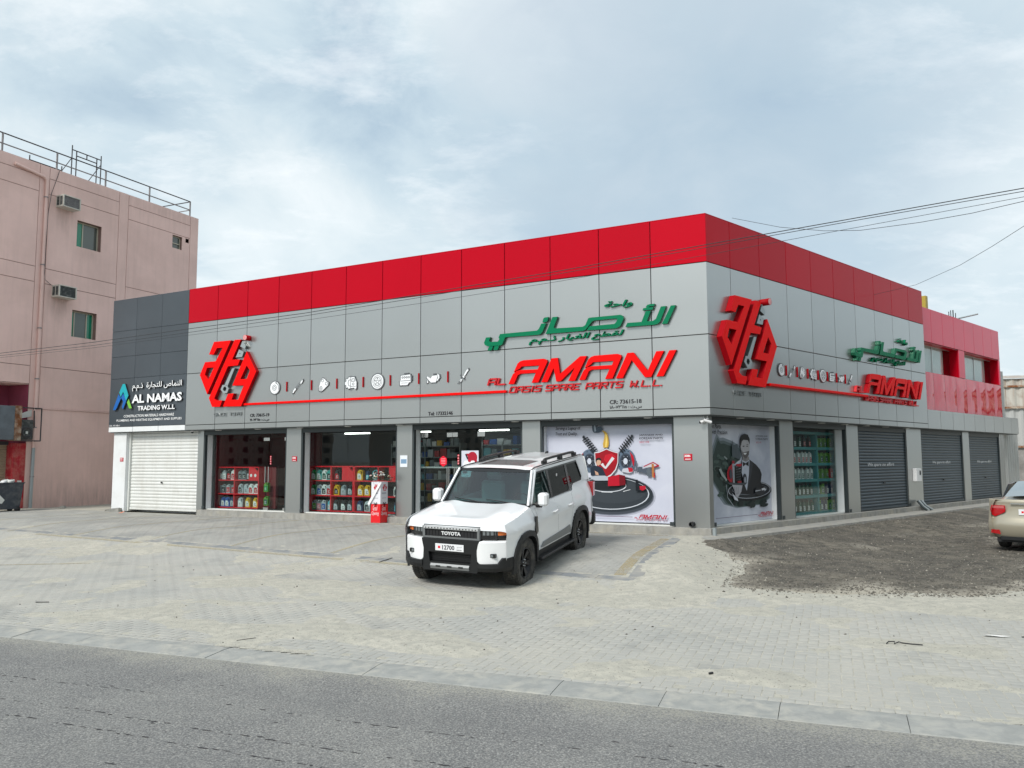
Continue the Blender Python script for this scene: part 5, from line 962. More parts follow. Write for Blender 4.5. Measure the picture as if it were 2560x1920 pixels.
for j in range(7):
    z = 1.42 + j * .062; pr.st((20, 20, 26), [(1.72, z), (1.98, z + .03)], .034); pr.st((86, 88, 96), [(1.74, z + .03), (1.96, z + .055)], .008)
pr.poly((168, 26, 44), P['coilr']); pr.poly((150, 20, 40), P['coilr2']); pr.ell((40, 44, 52), (2.12, 1.47), .09, .13, 16); pr.ell((150, 156, 168), (2.13, 1.45), .045, .075, 12); pr.ell((60, 66, 76), (1.5, 1.6), .06, .12, 14)
for k, c in (('tray', (66, 70, 76)), ('hand', (166, 166, 172)), ('cuff', (198, 202, 210)), ('car', (40, 42, 48)), ('car2', (170, 174, 180)), ('arrow', (196, 200, 206))): pr.poly(c, P[k])
for j in range(3): pr.st((104, 104, 112), [(P['hand'][0][0] + .1 + .09 * j, 1.29), (P['hand'][3][0] - .05 + .04 * j, 1.12)], .008)
pr.st((150, 156, 164), [(1.28, 1.35), (1.33, 1.05), (1.6, .82)], .02); pr.st((110, 100, 120), [(.8, .59), (2.65, .60)], .012)
pr.text((24, 26, 34), 'sion Parts.', .60, 1.13, 2.665, .10, .25, .012); pr.text((24, 26, 34), 'ed with Precision.', .56, 1.40, 2.535, .10, .25, .012)
pr.text((34, 36, 46), 'JAPANESE AND', 2.665, 3.24, 2.495, .045, 0, .015); pr.text((34, 36, 46), 'KOREAN PARTS', 2.665, 3.24, 2.425, .045, 0, .015); pr.text((175, 60, 80), 'SINCE 1978', 2.665, 2.915, 2.34, .04)
pr.logo(2.67, 3.42, .53, .13); pr.done()

# ------------------------------------------------------------------ display shelving and jugs
def shelf_unit(fr, name, label, mt, xv, zh, y0, y1, th=.035, back=None, extra=None):
    t = thing(name, label, 'shelf', tuple(fr(((xv[0] + xv[-1]) / 2, y1, zh[0]))))
    for x in xv: m = MB(fr); m.box(x - th / 2, x + th / 2, y0, y1, zh[0], zh[-1]); m.build('upright', mt, t)
    for z in zh: m = MB(fr); m.box(xv[0] + th / 2 + .002, xv[-1] - th / 2 - .002, y0, y1 - .006, z - th / 2, z + th / 2); m.build('shelf_board', mt, t)
    m = MB(fr); m.box(xv[0], xv[-1], y0 - .02, y0 - .002, zh[0], zh[-1]); m.build('back_panel', back or mt, t); return t
JC = dict(yellow=(.62, .36, .01), white=(.72, .73, .72), grey=(.22, .25, .27), silver=(.42, .45, .48), black=(.02, .022, .025), green=(.01, .22, .06), teal=(.03, .33, .30), blue=(.01, .08, .32), navy=(.012, .03, .10), lime=(.12, .32, .04), darkgreen=(.01, .085, .055), pink=(.6, .2, .25), red=(.45, .01, .02), cyan=(.10, .42, .50))
_jm = {}
def jmat(c):
    if c not in _jm: _jm[c] = mat(c + '_plastic', JC[c], .32)
    return _jm[c]
LABC = dict(yellow='white', white='red', grey='black', silver='black', black='silver', green='white', teal='white', blue='white', navy='silver', lime='darkgreen', darkgreen='white', pink='white', red='white', cyan='white')
_jug = {}
def jug_parts(kind):
    """profile meshes built at the origin of a unit frame: x right, y outward, z up"""
    if kind in _jug: return _jug[kind]
    b = MB()
    if kind == 'handled':
        b.prism([(-.10, 0), (.10, 0), (.105, .02), (.105, .20), (.095, .27), (.03, .305), (-.02, .295), (-.045, .275), (-.075, .27), (-.085, .24), (-.105, .19), (-.105, .02)], -.055, .055, [[(.045, .17), (.085, .16), (.085, .24), (.06, .262), (.03, .272), (.02, .262)]], back=True)
        cap = ([(-.078, .272), (-.038, .276), (-.040, .312), (-.076, .308)]); lab = [(-.085, .03), (.055, .03), (.05, .13), (.01, .19), (-.07, .2), (-.085, .16)]
    elif kind == 'square':
        b.prism([(-.085, 0), (.085, 0), (.085, .21), (.085, .285), (.0, .285), (-.01, .26), (-.05, .26), (-.085, .225)], -.05, .05, [[(.03, .215), (.07, .215), (.07, .27), (.012, .27), (.005, .25)]], back=True)
        cap = ([(-.055, .262), (-.02, .262), (-.02, .29), (-.055, .29)]); lab = [(-.07, .03), (.07, .03), (.07, .19), (-.07, .19)]
    elif kind == 'tall':
        b.prism([(-.06, 0), (.06, 0), (.062, .19), (.045, .24), (.02, .27), (-.02, .27), (-.05, .24), (-.062, .19)], -.04, .04, [[(.02, .17), (.042, .17), (.035, .225), (.018, .235)]], back=True)
        cap = ([(-.02, .272), (.015, .272), (.015, .305), (-.02, .305)]); lab = [(-.05, .03), (.045, .03), (.045, .15), (-.05, .16)]
    _jug[kind] = (b, cap, lab); return _jug[kind]
_jmesh = {}
ORD = ('first', 'second', 'third', 'fourth', 'fifth', 'sixth', 'seventh', 'eighth')
def jug(fr, x, y, z, kind, col, label, group, cap=None, lc=None, sc=1.):
    t = thing('oil_jug' if kind != 'tall' else 'oil_bottle', label, 'oil jug' if kind != 'tall' else 'bottle', tuple(fr((x, y, z))), group)
    b, cp, lb = jug_parts(kind); key = (kind, col, id(fr), sc, cap, lc)
    rot = lambda pts: [tuple(np.array(p, float) * sc @ fr.M) for p in pts]
    if key not in _jmesh:
        a = []
        for nm, vs, fs, mt in (('jug_body', b.v, b.f, jmat(col)),): a.append((nm, rot(vs), fs, mt))
        q = MB(); q.prism(cp, -.02, .02); a.append(('cap', rot(q.v), q.f, jmat(cap or {'yellow': 'yellow', 'white': 'white'}.get(col, 'black'))))
        q = MB(); q.prism(lb, .0552 if kind == 'handled' else (.0502 if kind == 'square' else .0402), .057 if kind == 'handled' else (.052 if kind == 'square' else .042)); a.append(('paper_label', rot(q.v), q.f, jmat(lc or LABC[col])))
        q = MB(); yq = .0575 if kind == 'handled' else (.0525 if kind == 'square' else .0425)
        for zz, w in ((.12, .07), (.095, .05), (.06, .08)): q.box(-.045, -.045 + w, yq, yq + .0008, zz, zz + .012)
        a.append(('printed_lines', rot(q.v), q.f, jmat('black' if (lc or LABC[col]) in ('white', 'silver', 'yellow') else 'white')))
        L = []
        for nm, vs, fs, mt in a:
            me = bpy.data.meshes.new(nm); me.from_pydata([tuple(v) for v in vs], [], fs); me.materials.append(mt); bm = bmesh.new(); bm.from_mesh(me); bmesh.ops.recalc_face_normals(bm, faces=bm.faces); bm.to_mesh(me); bm.free(); L.append((nm, me))
        _jmesh[key] = L
    for nm, me in _jmesh[key]:
        o = bpy.data.objects.new(nm, me); COL.objects.link(o); o.parent = t
    return t
def row(fr, y, z, x0, x1, items, where, group):
    n = len(items); cnt = {}
    for i, it_ in enumerate(items):
        col, kind = it_[0], it_[1]; x = x0 + (x1 - x0) * (i + .5) / n + random.uniform(-.01, .01)
        jug(fr, x, y + random.uniform(-.02, .01), z, kind, col, '%s %s, %s from left, %s' % ({'darkgreen': 'dark green'}.get(col, col), 'bottle' if kind == 'tall' else 'jug', ORD[i], where), group, *(it_[2:] if len(it_) > 2 else ()))
s1 = shelf_unit(FF, 'red_display_shelf', 'red shelving with oil jugs behind the glass left of the single glass door', M['reddisp'], [-16.50 + .06, -15.547, -14.494], [.47, .90, 1.335, 1.745], -1.08, -.80, back=M['black'])
m = MB(FF); m.prism([(-14.90, 1.33), (-14.46, 1.33), (-14.46, 1.56), (-14.73, 1.765), (-14.90, 1.765)], -.83, -.79); pn = m.build('angled_red_panel', M['reddisp'], s1)
m = MB(FF)
for x in (-14.80, -14.62): m.lathe([(.05, 0), (0, .002)], (x, -.788, 1.49), 'y', 10)
m.build('panel_symbol', M['white'], pn)
m = MB(FF); m.box(-14.47, -14.05, -1.2, -1.1, .45, 1.75); m.build('side_rack', M['interior_red'], s1)
H, Q, T = 'handled', 'square', 'tall'; G1 = 'oil containers on the red shelving by the single glass door'
row(FF, -.93, 1.353, -16.40, -15.58, [('black', Q, 'white', 'white'), ('silver', Q, 'white', 'white'), ('black', H, 'white', 'red'), ('white', H, 'white', 'red')], 'top shelf, left half, red rack by single door', G1)
row(FF, -.93, 1.353, -15.50, -14.92, [('grey', Q), ('grey', Q), ('black', Q)], 'top shelf, right half, red rack by single door', G1)
row(FF, -.93, .918, -16.40, -15.60, [('grey', T), ('grey', Q), ('silver', Q, None, 'red'), ('grey', Q, None, 'red')], 'middle shelf, left half, red rack by single door', G1)
row(FF, -.93, .918, -15.48, -14.54, [('silver', H), ('silver', H, None, 'silver'), ('white', H), ('white', H)], 'middle shelf, right half, red rack by single door', G1)
row(FF, -.93, .488, -16.40, -15.60, [('black', H), ('blue', H), ('blue', H), ('navy', H)], 'bottom shelf, left half, red rack by single door', G1)
row(FF, -.93, .488, -15.48, -14.54, [('silver', H, None, 'white'), ('yellow', H), ('yellow', H)], 'bottom shelf, right half, red rack by single door', G1)
row(FF, -.93, .56, -14.44, -14.08, [('lime', Q)], 'low behind the door edge beside the red rack', G1); row(FF, -.93, .98, -14.44, -14.08, [('lime', Q, 'lime', 'green')], 'higher up behind the door edge beside the red rack', G1)
s2 = shelf_unit(FF, 'red_display_shelf', 'wide red shelving with oil jugs behind the glass beside the flower stand', M['reddisp'], [-12.40, -11.558, -10.722], [.466, .914, 1.356, 1.772], -1.08, -.80, back=M['black'])
s3 = shelf_unit(FF, 'red_display_shelf', 'red shelving with oil jugs partly hidden by the flower stand', M['reddisp'], [-10.68, -9.811, -9.0], [.466, .914, 1.356, 1.772], -1.08, -.80, back=M['black'])
m = MB(FF); m.prism([(-11.13, 1.36), (-10.70, 1.36), (-10.70, 1.58), (-10.90, 1.785), (-11.13, 1.785)], -.83, -.79); m.build('angled_red_panel', M['reddisp'], s2)
m = MB(FF); m.prism([(-9.42, 1.36), (-9.0, 1.36), (-9.0, 1.785), (-9.42, 1.785)], -.83, -.79); m.build('angled_red_panel', M['reddisp'], s3)
G2 = 'oil containers on the red shelving behind the flower stand'
for s_, rows in ((('left', -12.38, -11.58), ([('green', H), ('teal', H), ('white', H, 'white', 'darkgreen'), ('teal', H, None, 'black')], [('green', H), ('silver', H, None, 'blue'), ('white', H, 'white', 'black'), ('silver', H, None, 'red')], [('grey', Q, 'white', 'lime'), ('grey', Q, 'white', 'pink'), ('silver', Q, 'white', 'blue'), ('cyan', T, 'cyan')])),
                 (('second', -11.53, -10.75), ([('black', H, None, 'red'), ('black', T), ('silver', T)], [('yellow', H, None, 'black'), ('grey', H, None, 'silver'), ('black', H, None, 'silver')], [('black', H), ('black', H, 'black', 'white'), ('black', H, 'black', 'silver')])),
                 (('third', -10.66, -9.84), ([('yellow', H), ('navy', T, None, 'cyan'), ('cyan', H)], [('yellow', H), ('yellow', H), ('white', H, 'red', 'darkgreen')], [('navy', H), ('silver', H), ('black', T, None, 'red')])),
                 (('right', -9.4, -9.02), ([], [('white', H, 'red', 'black')], [('navy', H, None, 'cyan')]))):
    for (z, sh_), rw_ in zip(((1.374, 'top'), (.932, 'middle'), (.484, 'bottom')), rows):
        if rw_: row(FF, -.93, z, s_[1], s_[2], rw_, '%s shelf, %s compartment, red racks behind flower stand' % (sh_, s_[0]), G2)
ts = shelf_unit(FR, 'teal_display_shelf', 'tall teal shelving full of oil containers in the side window', M['teal'], [4.80, 6.32, 7.62], [.47, .92, 1.36, 1.80, 2.235, 2.66], -1.0, -.66, th=.075, back=mat('dark_teal', (.006, .05, .055), .5))
G3 = 'oil containers on the teal shelving'
for z, nm, ra, rb in ((.51, 'bottom', [('darkgreen', T)] * 6, [('lime', Q), ('navy', T, None, 'white'), ('navy', T, None, 'white'), ('lime', Q), ('lime', Q, None, 'green')]), (.96, 'second', [('darkgreen', T)] * 6, [('darkgreen', T), ('lime', Q), ('navy', T, None, 'white'), ('navy', T)]),
                      (1.40, 'third', [('white', T, 'white', 'darkgreen')] * 6, [('lime', T), ('lime', T), ('lime', T), ('red', T)]), (1.84, 'fourth', [('white', T, 'white', 'red')] * 6, [('lime', Q), ('lime', Q), ('lime', Q), ('lime', T)]), (2.275, 'fifth', [('black', T, None, 'white'), ('black', T, None, 'white'), ('darkgreen', T), ('black', T, None, 'red'), ('black', T, None, 'red')], [('lime', T, None, 'lime'), ('lime', T), ('lime', T), ('lime', T)])):
    row(FR, -.80, z, 4.88, 6.26, ra, 'left half, %s shelf up in the teal rack' % nm, G3); row(FR, -.80, z, 6.40, 7.50, rb, 'right half, %s shelf up in the teal rack' % nm, G3)

# stock racks and lit strip lamps deep inside the shop
for i_, (xa, xb, yb, lb) in enumerate(((-7.9, -6.5, -3.4, 'left'), (-6.2, -5.0, -3.0, 'right'), (-11.9, -9.2, -4.2, 'far'))):
    t = thing('stock_rack', 'dim grey stock rack deep inside the shop %s' % {'left': 'behind the left door', 'right': 'behind the right door', 'far': 'behind the wide red racks'}[lb], 'shelf', tuple(FF(((xa + xb) / 2, yb, .43))))
    for x in (xa, (xa + xb) / 2, xb): m = MB(FF); m.box(x - .02, x + .02, yb - .4, yb, .43, 2.5); m.build('upright', M['rack'] if 'rack' in M else M.setdefault('rack', mat('rack_grey', (.30, .33, .33), .5)), t)
    rk = random.Random(i_)
    for k in range(6):
        z = .6 + k * .36; m = MB(FF); m.box(xa, xb, yb - .4, yb + .01, z - .012, z + .012); m.build('shelf_board', M['rack'], t); x = xa + .05
        while x < xb - .2:
            w_ = rk.uniform(.1, .26); h_ = rk.uniform(.12, .28); m = MB(FF); m.box(x, x + w_, yb - .3, yb - .02, z + .014, z + .014 + h_); m.build('carton', jmat(rk.choice(('white', 'silver', 'grey', 'yellow', 'red', 'blue', 'cyan'))), t); x += w_ + rk.uniform(.01, .08)
M['tube'] = mat('lit_tube', (1., .98, .93), .4, emit=3.)
for x in (-15.2, -12.6, -10.2, -7.4, -5.6):
    m = MB(FF); m.box(x - .5, x + .5, -3.3, -3.22, 2.82, 2.86); tag(m.build('strip_lamp', M['tube']), 'lit white strip lamp under the shop ceiling, %s from the left' % ORD[[-15.2, -12.6, -10.2, -7.4, -5.6].index(x)], 'lamp')

# things stuck on or hung by the glass and the piers
def sticker(name, label, fr, items, y, cat='sticker'):
    t = thing(name, label, cat, tuple(fr((items[0][1], y, items[0][3]))))
    for (nm, x0, x1, z0, z1, c) in items: m = MB(fr); m.box(x0, x1, y, y + .003, z0, z1); y += .0032; m.build(nm, pcol(c), t)
    return t
for i, (zc) in enumerate((1.86, 1.93, 2.0, 2.07)):
    for x, w in ((-13.735, 'single glass door'), (-6.94, 'double glass doors')):
        m = MB(FF); m.lathe([(.034, 0), (.034, .003), (0, .003)], (x, -.546, zc), 'y', 12); o = m.build('round_sticker', pcol((190, 40, 56))); tag(o, 'round pink-red sticker, %s of four on the %s' % (('lowest', 'second', 'third', 'topmost')[i], w), 'sticker', 'round stickers on the doors')
        m = MB(FF); m.lathe([(.022, 0), (0, .001)], (x, -.5425, zc), 'y', 10); m.build('sticker_face', pcol((225, 150, 155)), o)
hx = thing('hexagon_sticker', 'bright red hexagonal sticker on the left glass door of the pair', 'sticker', tuple(FF((-7.42, -.546, 1.75))))
m = MB(FF); m.prism([(-7.42 + .13 * math.cos(a), 1.92 + .15 * math.sin(a)) for a in [R(30 + 60 * i) for i in range(6)]], -.546, -.543); m.build('sticker_face', pcol((225, 28, 52)), hx)
m = MB(FF); [m.box(-7.49, -7.35, -.5428, -.5422, z, z + .012) for z in (1.98, 1.94, 1.90, 1.86)]; m.build('printed_lines', pcol((240, 170, 180)), hx)
pst = thing('offer_poster', 'small white poster with two cars under a red round badge on the right glass door', 'poster', tuple(FF((-6.57, -.545, 1.55))))
m = MB(FF); m.box(-6.84, -6.31, -.545, -.542, 1.50, 2.20); m.build('poster_sheet', pcol((205, 208, 220)), pst)
m = MB(FF); m.lathe([(.15, 0), (0, .001)], (-6.50, -.5415, 2.02), 'y', 18); m.box(-6.64, -6.36, -.5418, -.5408, 1.90, 1.99); m.box(-6.70, -6.60, -.5418, -.541, 2.06, 2.12); m.build('printed_picture', pcol((170, 30, 52)), pst)
m = MB(FF); [m.prism([(a, 1.80), (a + .22, 1.80), (a + .22, 1.86), (a + .17, 1.89), (a + .13, 1.935), (a + .05, 1.935), (a, 1.87)], -.5405, -.540) for a in (-6.78, -6.58)]; m.build('printed_cars', pcol((236, 238, 242)), pst)
m = MB(FF); m.box(-6.81, -6.35, -.5412, -.5409, 1.775, 1.80); m.box(-6.80, -6.66, -.5412, -.5409, 1.60, 1.66); m.prism([(-6.73, 2.10), (-6.69, 2.12), (-6.62, 1.98), (-6.66, 1.96)], -.5412, -.5409); m.build('printed_shadow', pcol((44, 44, 54)), pst)
nt_ = thing('notice', 'white framed paper notice on the grey pier left of the glass doors', 'notice', tuple(FF((-8.5, -.25, 1.76))))
m = MB(FF); m.box(-8.64, -8.375, -.248, -.238, 1.755, 2.095, .003); m.build('notice_frame', M['alu'], nt_); m = MB(FF); m.box(-8.625, -8.39, -.2375, -.236, 1.77, 2.08); m.build('notice_paper', pcol((222, 226, 232)), nt_)
m = MB(FF); m.box(-8.60, -8.41, -.2355, -.2348, 1.86, 1.98); m.build('printed_block', pcol((120, 150, 178)), nt_)
def address_plate(x, z, w, h, y, label, txt=True):
    t = thing('address_plate', label, 'address plate', tuple(FF((x, y, z)))); m = MB(FF); m.box(x, x + w, y, y + .012, z, z + h, .003); m.build('plate', pcol((186, 22, 44)), t)
    m = MB(FF); put_text(m, '3086', x + w * .08, x + w * .80, z + h * .52, y + .0128, y + .0128, h * .36, bold=.03); put_text(m, '\u0661\u0662\u0663 \u0645', x + w * .15, x + w * .85, z + h * .12, y + .0128, y + .0128, h * .22) if not txt else m.box(x + w * .15, x + w * .8, y + .0125, y + .013, z + h * .16, z + h * .26); m.build('plate_number', M['wlet'], t)
address_plate(-.695, 1.922, .195, .152, -.249, 'red address plate with white number 3086 on the corner pier')
address_plate(-12.575, 1.93, .19, .145, -.249, 'red address plate on the grey pier right of the single glass door')
address_plate(-20.25, 1.94, .17, .13, -.119, 'red address plate on the white pier of the hardware shop')
def cctv(fr, x, z, y, ang, label):
    t = thing('security_camera', label, 'security camera', tuple(fr((x, y, z + .06)))); q = MB(fr); q.lathe([(.035, 0), (.03, .02), (.012, .03), (.012, .07)], (x, y, 2.914 - .07), 'z', 12); q.build('mount', M['white'], t)
    d = np.array([math.cos(ang), .8, -.35]); d /= np.linalg.norm(d); c = np.array([x, y, z]); q = MB(fr); q.tube([c - d * .09, c + d * .09], .036, 12); b_ = q.build('camera_housing', M['white'], t); q = MB(fr); q.tube([c + d * .0905, c + d * .096], .03, 12); q.build('lens', M['black'], b_)
cctv(FF, -.20, 2.80, -.16, 2.6, 'white security camera under the overhang, left one of the pair at the corner'); cctv(FR, .10, 2.80, -.14, .6, 'white security camera under the overhang, right one of the pair at the corner')
t = thing('dome_camera', 'small black dome camera under the fascia end above the white shutter', 'security camera', tuple(FF((-16.75, -.1, 2.84)))); m = MB(FF); m.lathe([(.05, 0), (.05, -.03), (.04, -.03)], (-16.75, -.12, 2.914), 'z', 14); m.build('camera_base', M['white'], t); m = MB(FF); m.lathe([(.04, 0), (.038, -.025), (.02, -.045), (0, -.05)], (-16.75, -.12, 2.883), 'z', 14); m.build('camera_dome', M['black'], t)
t = thing('drain_pipe_stub', 'short black pipe end poking from the foot of the corner pier', 'pipe', tuple(FF((-.52, -.2, .47)))); m = MB(FF); m.lathe([(.058, -.1), (.058, .1), (.046, .1), (.046, -.05)], (-.52, -.2, .50), 'y', 18); m.build('pipe', M['black'], t)
t = thing('drain_pipe_stub', 'short grey pipe standing at the outer corner of the plinth', 'pipe', tuple(FR((-.03, -.04, .28)))); m = MB(FR); m.tube([(.02, .02, .28), (.02, .02, .45)], .045, 12); m.build('pipe', M['signgrey'], t)
t = thing('meter_box', 'white electric meter box on the pier between the dark shutters', 'meter box', tuple(FR((12.2, -.22, 1.22)))); m = MB(FR); m.box(11.99, 12.40, -.248, -.12, 1.22, 1.63, .008); m.build('box', M['white'], t); m = MB(FR); m.box(12.22, 12.33, -.119, -.112, 1.42, 1.56, .003); m.build('meter_window', M['black'], t)
t = thing('cable_ducts', 'bundle of short grey ducts at the foot of the pier below the meter box', 'pipe', tuple(FR((12.2, 0, .28))))
for i in range(4): m = MB(FR); m.tube([(12.0 + i * .12, -.15, .60), (12.03 + i * .12, -.02, .42), (12.1 + i * .16, .1, .30)], .035, 8); m.build('duct', M['signgrey' if i % 2 else 'dark'], t)

# flower stand
fx, fy = -3.62, 22.42; st0 = float(zt(fx, fy)); SK = Frame((fx, fy, st0), (math.cos(R(-4)), math.sin(R(-4)), 0), (math.sin(R(-4)), -math.cos(R(-4)), 0))
SK = Frame((fx, fy, st0), (.80, .60, 0), (.60, -.80, 0)) if False else SK
th = R(60); SK = Frame((fx, fy, st0), (math.cos(th), math.sin(th), 0), (math.sin(th), -math.cos(th), 0))
fs = thing('flower_stand', 'red and white Grand Opening stand topped with flowers before the window', 'flower stand', (fx, fy, st0))
w = .165
m = MB(SK); m.box(-w, w, -w, w, .0, .50, .006); lo_ = m.build('red_base', mat('stand_red', (.72, .01, .015), .35), fs)
m = MB(SK); m.box(-w + .006, w - .006, -w + .006, w - .006, .502, 1.10, .006); up_ = m.build('white_column', mat('stand_white', (.74, .74, .78), .4), fs)
W2 = Frame(SK((0, 0, 0)), SK.M[0], SK.M[1]); WL = Frame(SK((0, 0, 0)), tuple(SK.M[1]), tuple(-SK.M[0]))
for fr_ in (W2, WL):
    for s_, a, b, z in (('Grand', -.09, .07, .33), ('Opening', -.13, .12, .18)):
        m = MB(fr_); put_text(m, s_, a, b, z, w + .0015, w + .0015, .13, shear=.4, bold=-.005); m.build('script_lettering', M['wlet'], lo_, recalc=False)
    m = MB(fr_); k = .075
    for q_ in ('a', 't', 'g'): m.prism([((p[0] + 14.98) * k + .02, (p[1] - 4.6) * k * 1.1 + .94) for p in LOGO[q_]], w - .004, w - .001)
    m.build('printed_emblem', pcol((190, 30, 50)), up_)
    m = MB(fr_); [m.box(-.1, .08, w - .004, w - .002, z, z + .008) for z in (.80, .78, .66)]; m.build('printed_lines', pcol((110, 110, 130)), up_)
    m = MB(fr_)
    for sg_ in (-1, 1): m.tube([(0, w + .01, .50), (sg_ * .05, w + .015, .55), (sg_ * .06, w + .015, .50), (0, w + .01, .50), (sg_ * .03, w + .015, .43)], .008, 6)
    m.build('bow', M['black'], fs)
m = MB(WL); m.add([(.16, w + .02, 1.10), (.22, w + .025, 1.08), (-.02, w + .03, .72), (-.20, w + .04, .45), (-.24, w + .04, .52), (-.06, w + .03, .80)], [(0, 1, 2, 5), (5, 2, 3, 4)]); m.build('white_sash', M['white'], fs, recalc=False)
lf = MB(SK); r3 = random.Random(3)
for i in range(260):
    a = r3.uniform(0, 6.28); rr = .30 * r3.random() ** .5; z = 1.10 + r3.uniform(0, .30) * (1 - (rr / .36) ** 2) + .02; c = np.array([rr * math.cos(a), rr * math.sin(a), z]); d = np.array([math.cos(a) * .6 + r3.uniform(-.5, .5), math.sin(a) * .6 + r3.uniform(-.5, .5), r3.uniform(-.2, .9)]); d /= np.linalg.norm(d); s_ = np.cross(d, [r3.uniform(-1, 1), r3.uniform(-1, 1), .3]); s_ /= np.linalg.norm(s_); L = r3.uniform(.04, .09)
    lf.add([c, c + d * L * .5 + s_ * L * .22, c + d * L, c + d * L * .5 - s_ * L * .22], [(0, 1, 2, 3)])
tag(lf.build('foliage', mat('dark_foliage', (.03, .04, .022), .6, var=.5, vscale=30), fs, recalc=False), kind='stuff')
for i, (c, n_) in enumerate((((.72, .70, .66), 7), ((.45, .58, .78), 1), ((.62, .42, .40), 5), ((.70, .62, .40), 3))):
    for j in range(n_):
        a = r3.uniform(0, 6.28); rr = r3.uniform(.08, .27); z = 1.16 + .2 * (1 - rr / .3) + r3.uniform(0, .06); q = MB(SK); R0 = .038 if i != 1 else .055
        for k in range(7):
            b_ = k * .9; q.lathe([(0, 0), (R0 * .55, .008), (R0 * .6, .022), (R0 * .25, .03)], (rr * math.cos(a) + R0 * .5 * math.cos(b_) * (k > 0), rr * math.sin(a) + R0 * .5 * math.sin(b_) * (k > 0), z + (.012 if k == 0 else 0)), n=7)
        q.build('flower', mat('petal', c, .6) if j == 0 else bpy.data.materials['petal' if i == 0 else 'petal.%03d' % i], fs)

# litter worth its own object
def litter(name, label, cat, pts, r, mt):
    m = MB(); m.tube([(x, y, float(max(zt(x, y), bed_z(x, y))) + r + .002 + dz) for x, y, dz in pts], r, 6); return tag(m.build(name, M[mt]), label, cat)
litter('cable_scrap', 'knotted scrap of black cable lying on the pavers at the right', 'cable scrap', [(3.93, 8.80, .0), (3.97, 8.84, .01), (4.03, 8.83, .012), (4.0, 8.78, .0), (4.06, 8.80, .015), (4.10, 8.82, .0), (4.18, 8.76, 0), (4.27, 8.72, 0)], .006, 'black')
litter('dark_stick', 'straight black stick on the pavers near the left edge', 'stick', [(-6.62, 11.55, 0), (-6.44, 11.56, 0)], .006, 'black')
litter('dark_stick', 'thin twig on the sandy pavers close to the kerb at the left', 'stick', [(-3.0, 9.08, 0), (-2.83, 9.2, 0)], .003, 'ink')
litter('dark_stick', 'curved black strip lying on the paving left of the white off-roader', 'stick', [(-2.45, 15.2, 0), (-2.35, 15.3, .01), (-2.25, 15.5, 0)], .007, 'black')
litter('dark_stick', 'short bent black strip on the pavers at the far right', 'stick', [(5.55, 9.12, 0), (5.6, 9.07, .01), (5.68, 9.0, 0)], .006, 'black')
litter('short_tube', 'short dark tube on the pavers just behind the kerb', 'tube', [(1.78, 7.62, 0), (1.82, 7.64, 0)], .010, 'black')
m = MB(); m.add([(5.15, 9.16, .03), (5.32, 9.12, .012), (5.42, 9.10, .02), (5.30, 9.2, .012)], [(0, 1, 2, 3)]); m.add([(5.15, 9.16, .03), (5.3, 9.2, .012), (5.22, 9.22, .008)], [(0, 1, 2)]); tag(m.build('paper_scrap', M['white'], recalc=False), 'crumpled white paper scrap on the pavers at the right', 'paper')
# ------------------------------------------------------------------ pink building across the alley
FP = azframe((-17.61, 30.18, 0), 24.5)
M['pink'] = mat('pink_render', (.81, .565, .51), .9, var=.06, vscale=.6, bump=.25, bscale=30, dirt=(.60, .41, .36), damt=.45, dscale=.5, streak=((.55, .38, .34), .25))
M['magenta'] = mat('magenta_paint', (.28, .05, .09), .8, var=.1); M['oldred'] = mat('flaking_red_paint', (.42, .012, .025), .7, var=.2, dirt=(.55, .28, .22), damt=.6, dscale=4., streak=((.5, .15, .1), .5))
M['rail_w'] = mat('weathered_steel', (.26, .24, .24), .6); M['rail_d'] = mat('dark_steel', (.05, .045, .05), .6); M['rust'] = mat('rust', (.20, .075, .03), .9, var=.4, vscale=6, dirt=(.62, .58, .48), damt=.9, dscale=3.)
M['tan'] = mat('tan_shutter', (.36, .29, .20), .5, dirt=(.25, .2, .15), damt=.3)
M['greenpane'] = mat('green_film', (.005, .22, .12), .12, coat=.5); M['greypane'] = mat('grey_curtained_pane', (.10, .115, .10), .12, coat=.5); M['frame_c'] = mat('cream_frame', (.50, .46, .36), .45)
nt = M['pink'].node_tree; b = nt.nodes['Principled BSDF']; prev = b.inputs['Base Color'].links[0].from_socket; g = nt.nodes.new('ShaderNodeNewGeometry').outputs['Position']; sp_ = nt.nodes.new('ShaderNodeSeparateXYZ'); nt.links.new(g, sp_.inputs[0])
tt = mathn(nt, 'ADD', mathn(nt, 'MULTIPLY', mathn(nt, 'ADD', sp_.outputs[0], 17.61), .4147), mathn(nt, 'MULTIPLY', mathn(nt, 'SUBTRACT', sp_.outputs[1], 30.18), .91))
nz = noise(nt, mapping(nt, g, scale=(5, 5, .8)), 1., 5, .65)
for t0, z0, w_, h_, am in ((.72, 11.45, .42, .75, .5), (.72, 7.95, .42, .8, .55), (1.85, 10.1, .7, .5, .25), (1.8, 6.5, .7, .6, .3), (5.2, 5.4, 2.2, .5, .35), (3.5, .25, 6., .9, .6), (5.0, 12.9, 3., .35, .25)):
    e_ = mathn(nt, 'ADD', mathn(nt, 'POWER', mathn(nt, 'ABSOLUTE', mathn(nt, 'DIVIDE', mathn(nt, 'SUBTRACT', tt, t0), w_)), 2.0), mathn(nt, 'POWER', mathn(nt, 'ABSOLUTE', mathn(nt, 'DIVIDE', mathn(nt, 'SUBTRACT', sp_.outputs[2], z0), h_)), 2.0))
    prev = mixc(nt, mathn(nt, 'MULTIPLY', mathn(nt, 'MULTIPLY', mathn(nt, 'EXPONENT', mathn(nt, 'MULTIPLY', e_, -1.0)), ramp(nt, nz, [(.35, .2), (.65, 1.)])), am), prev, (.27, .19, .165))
nt.links.new(prev, b.inputs['Base Color'])
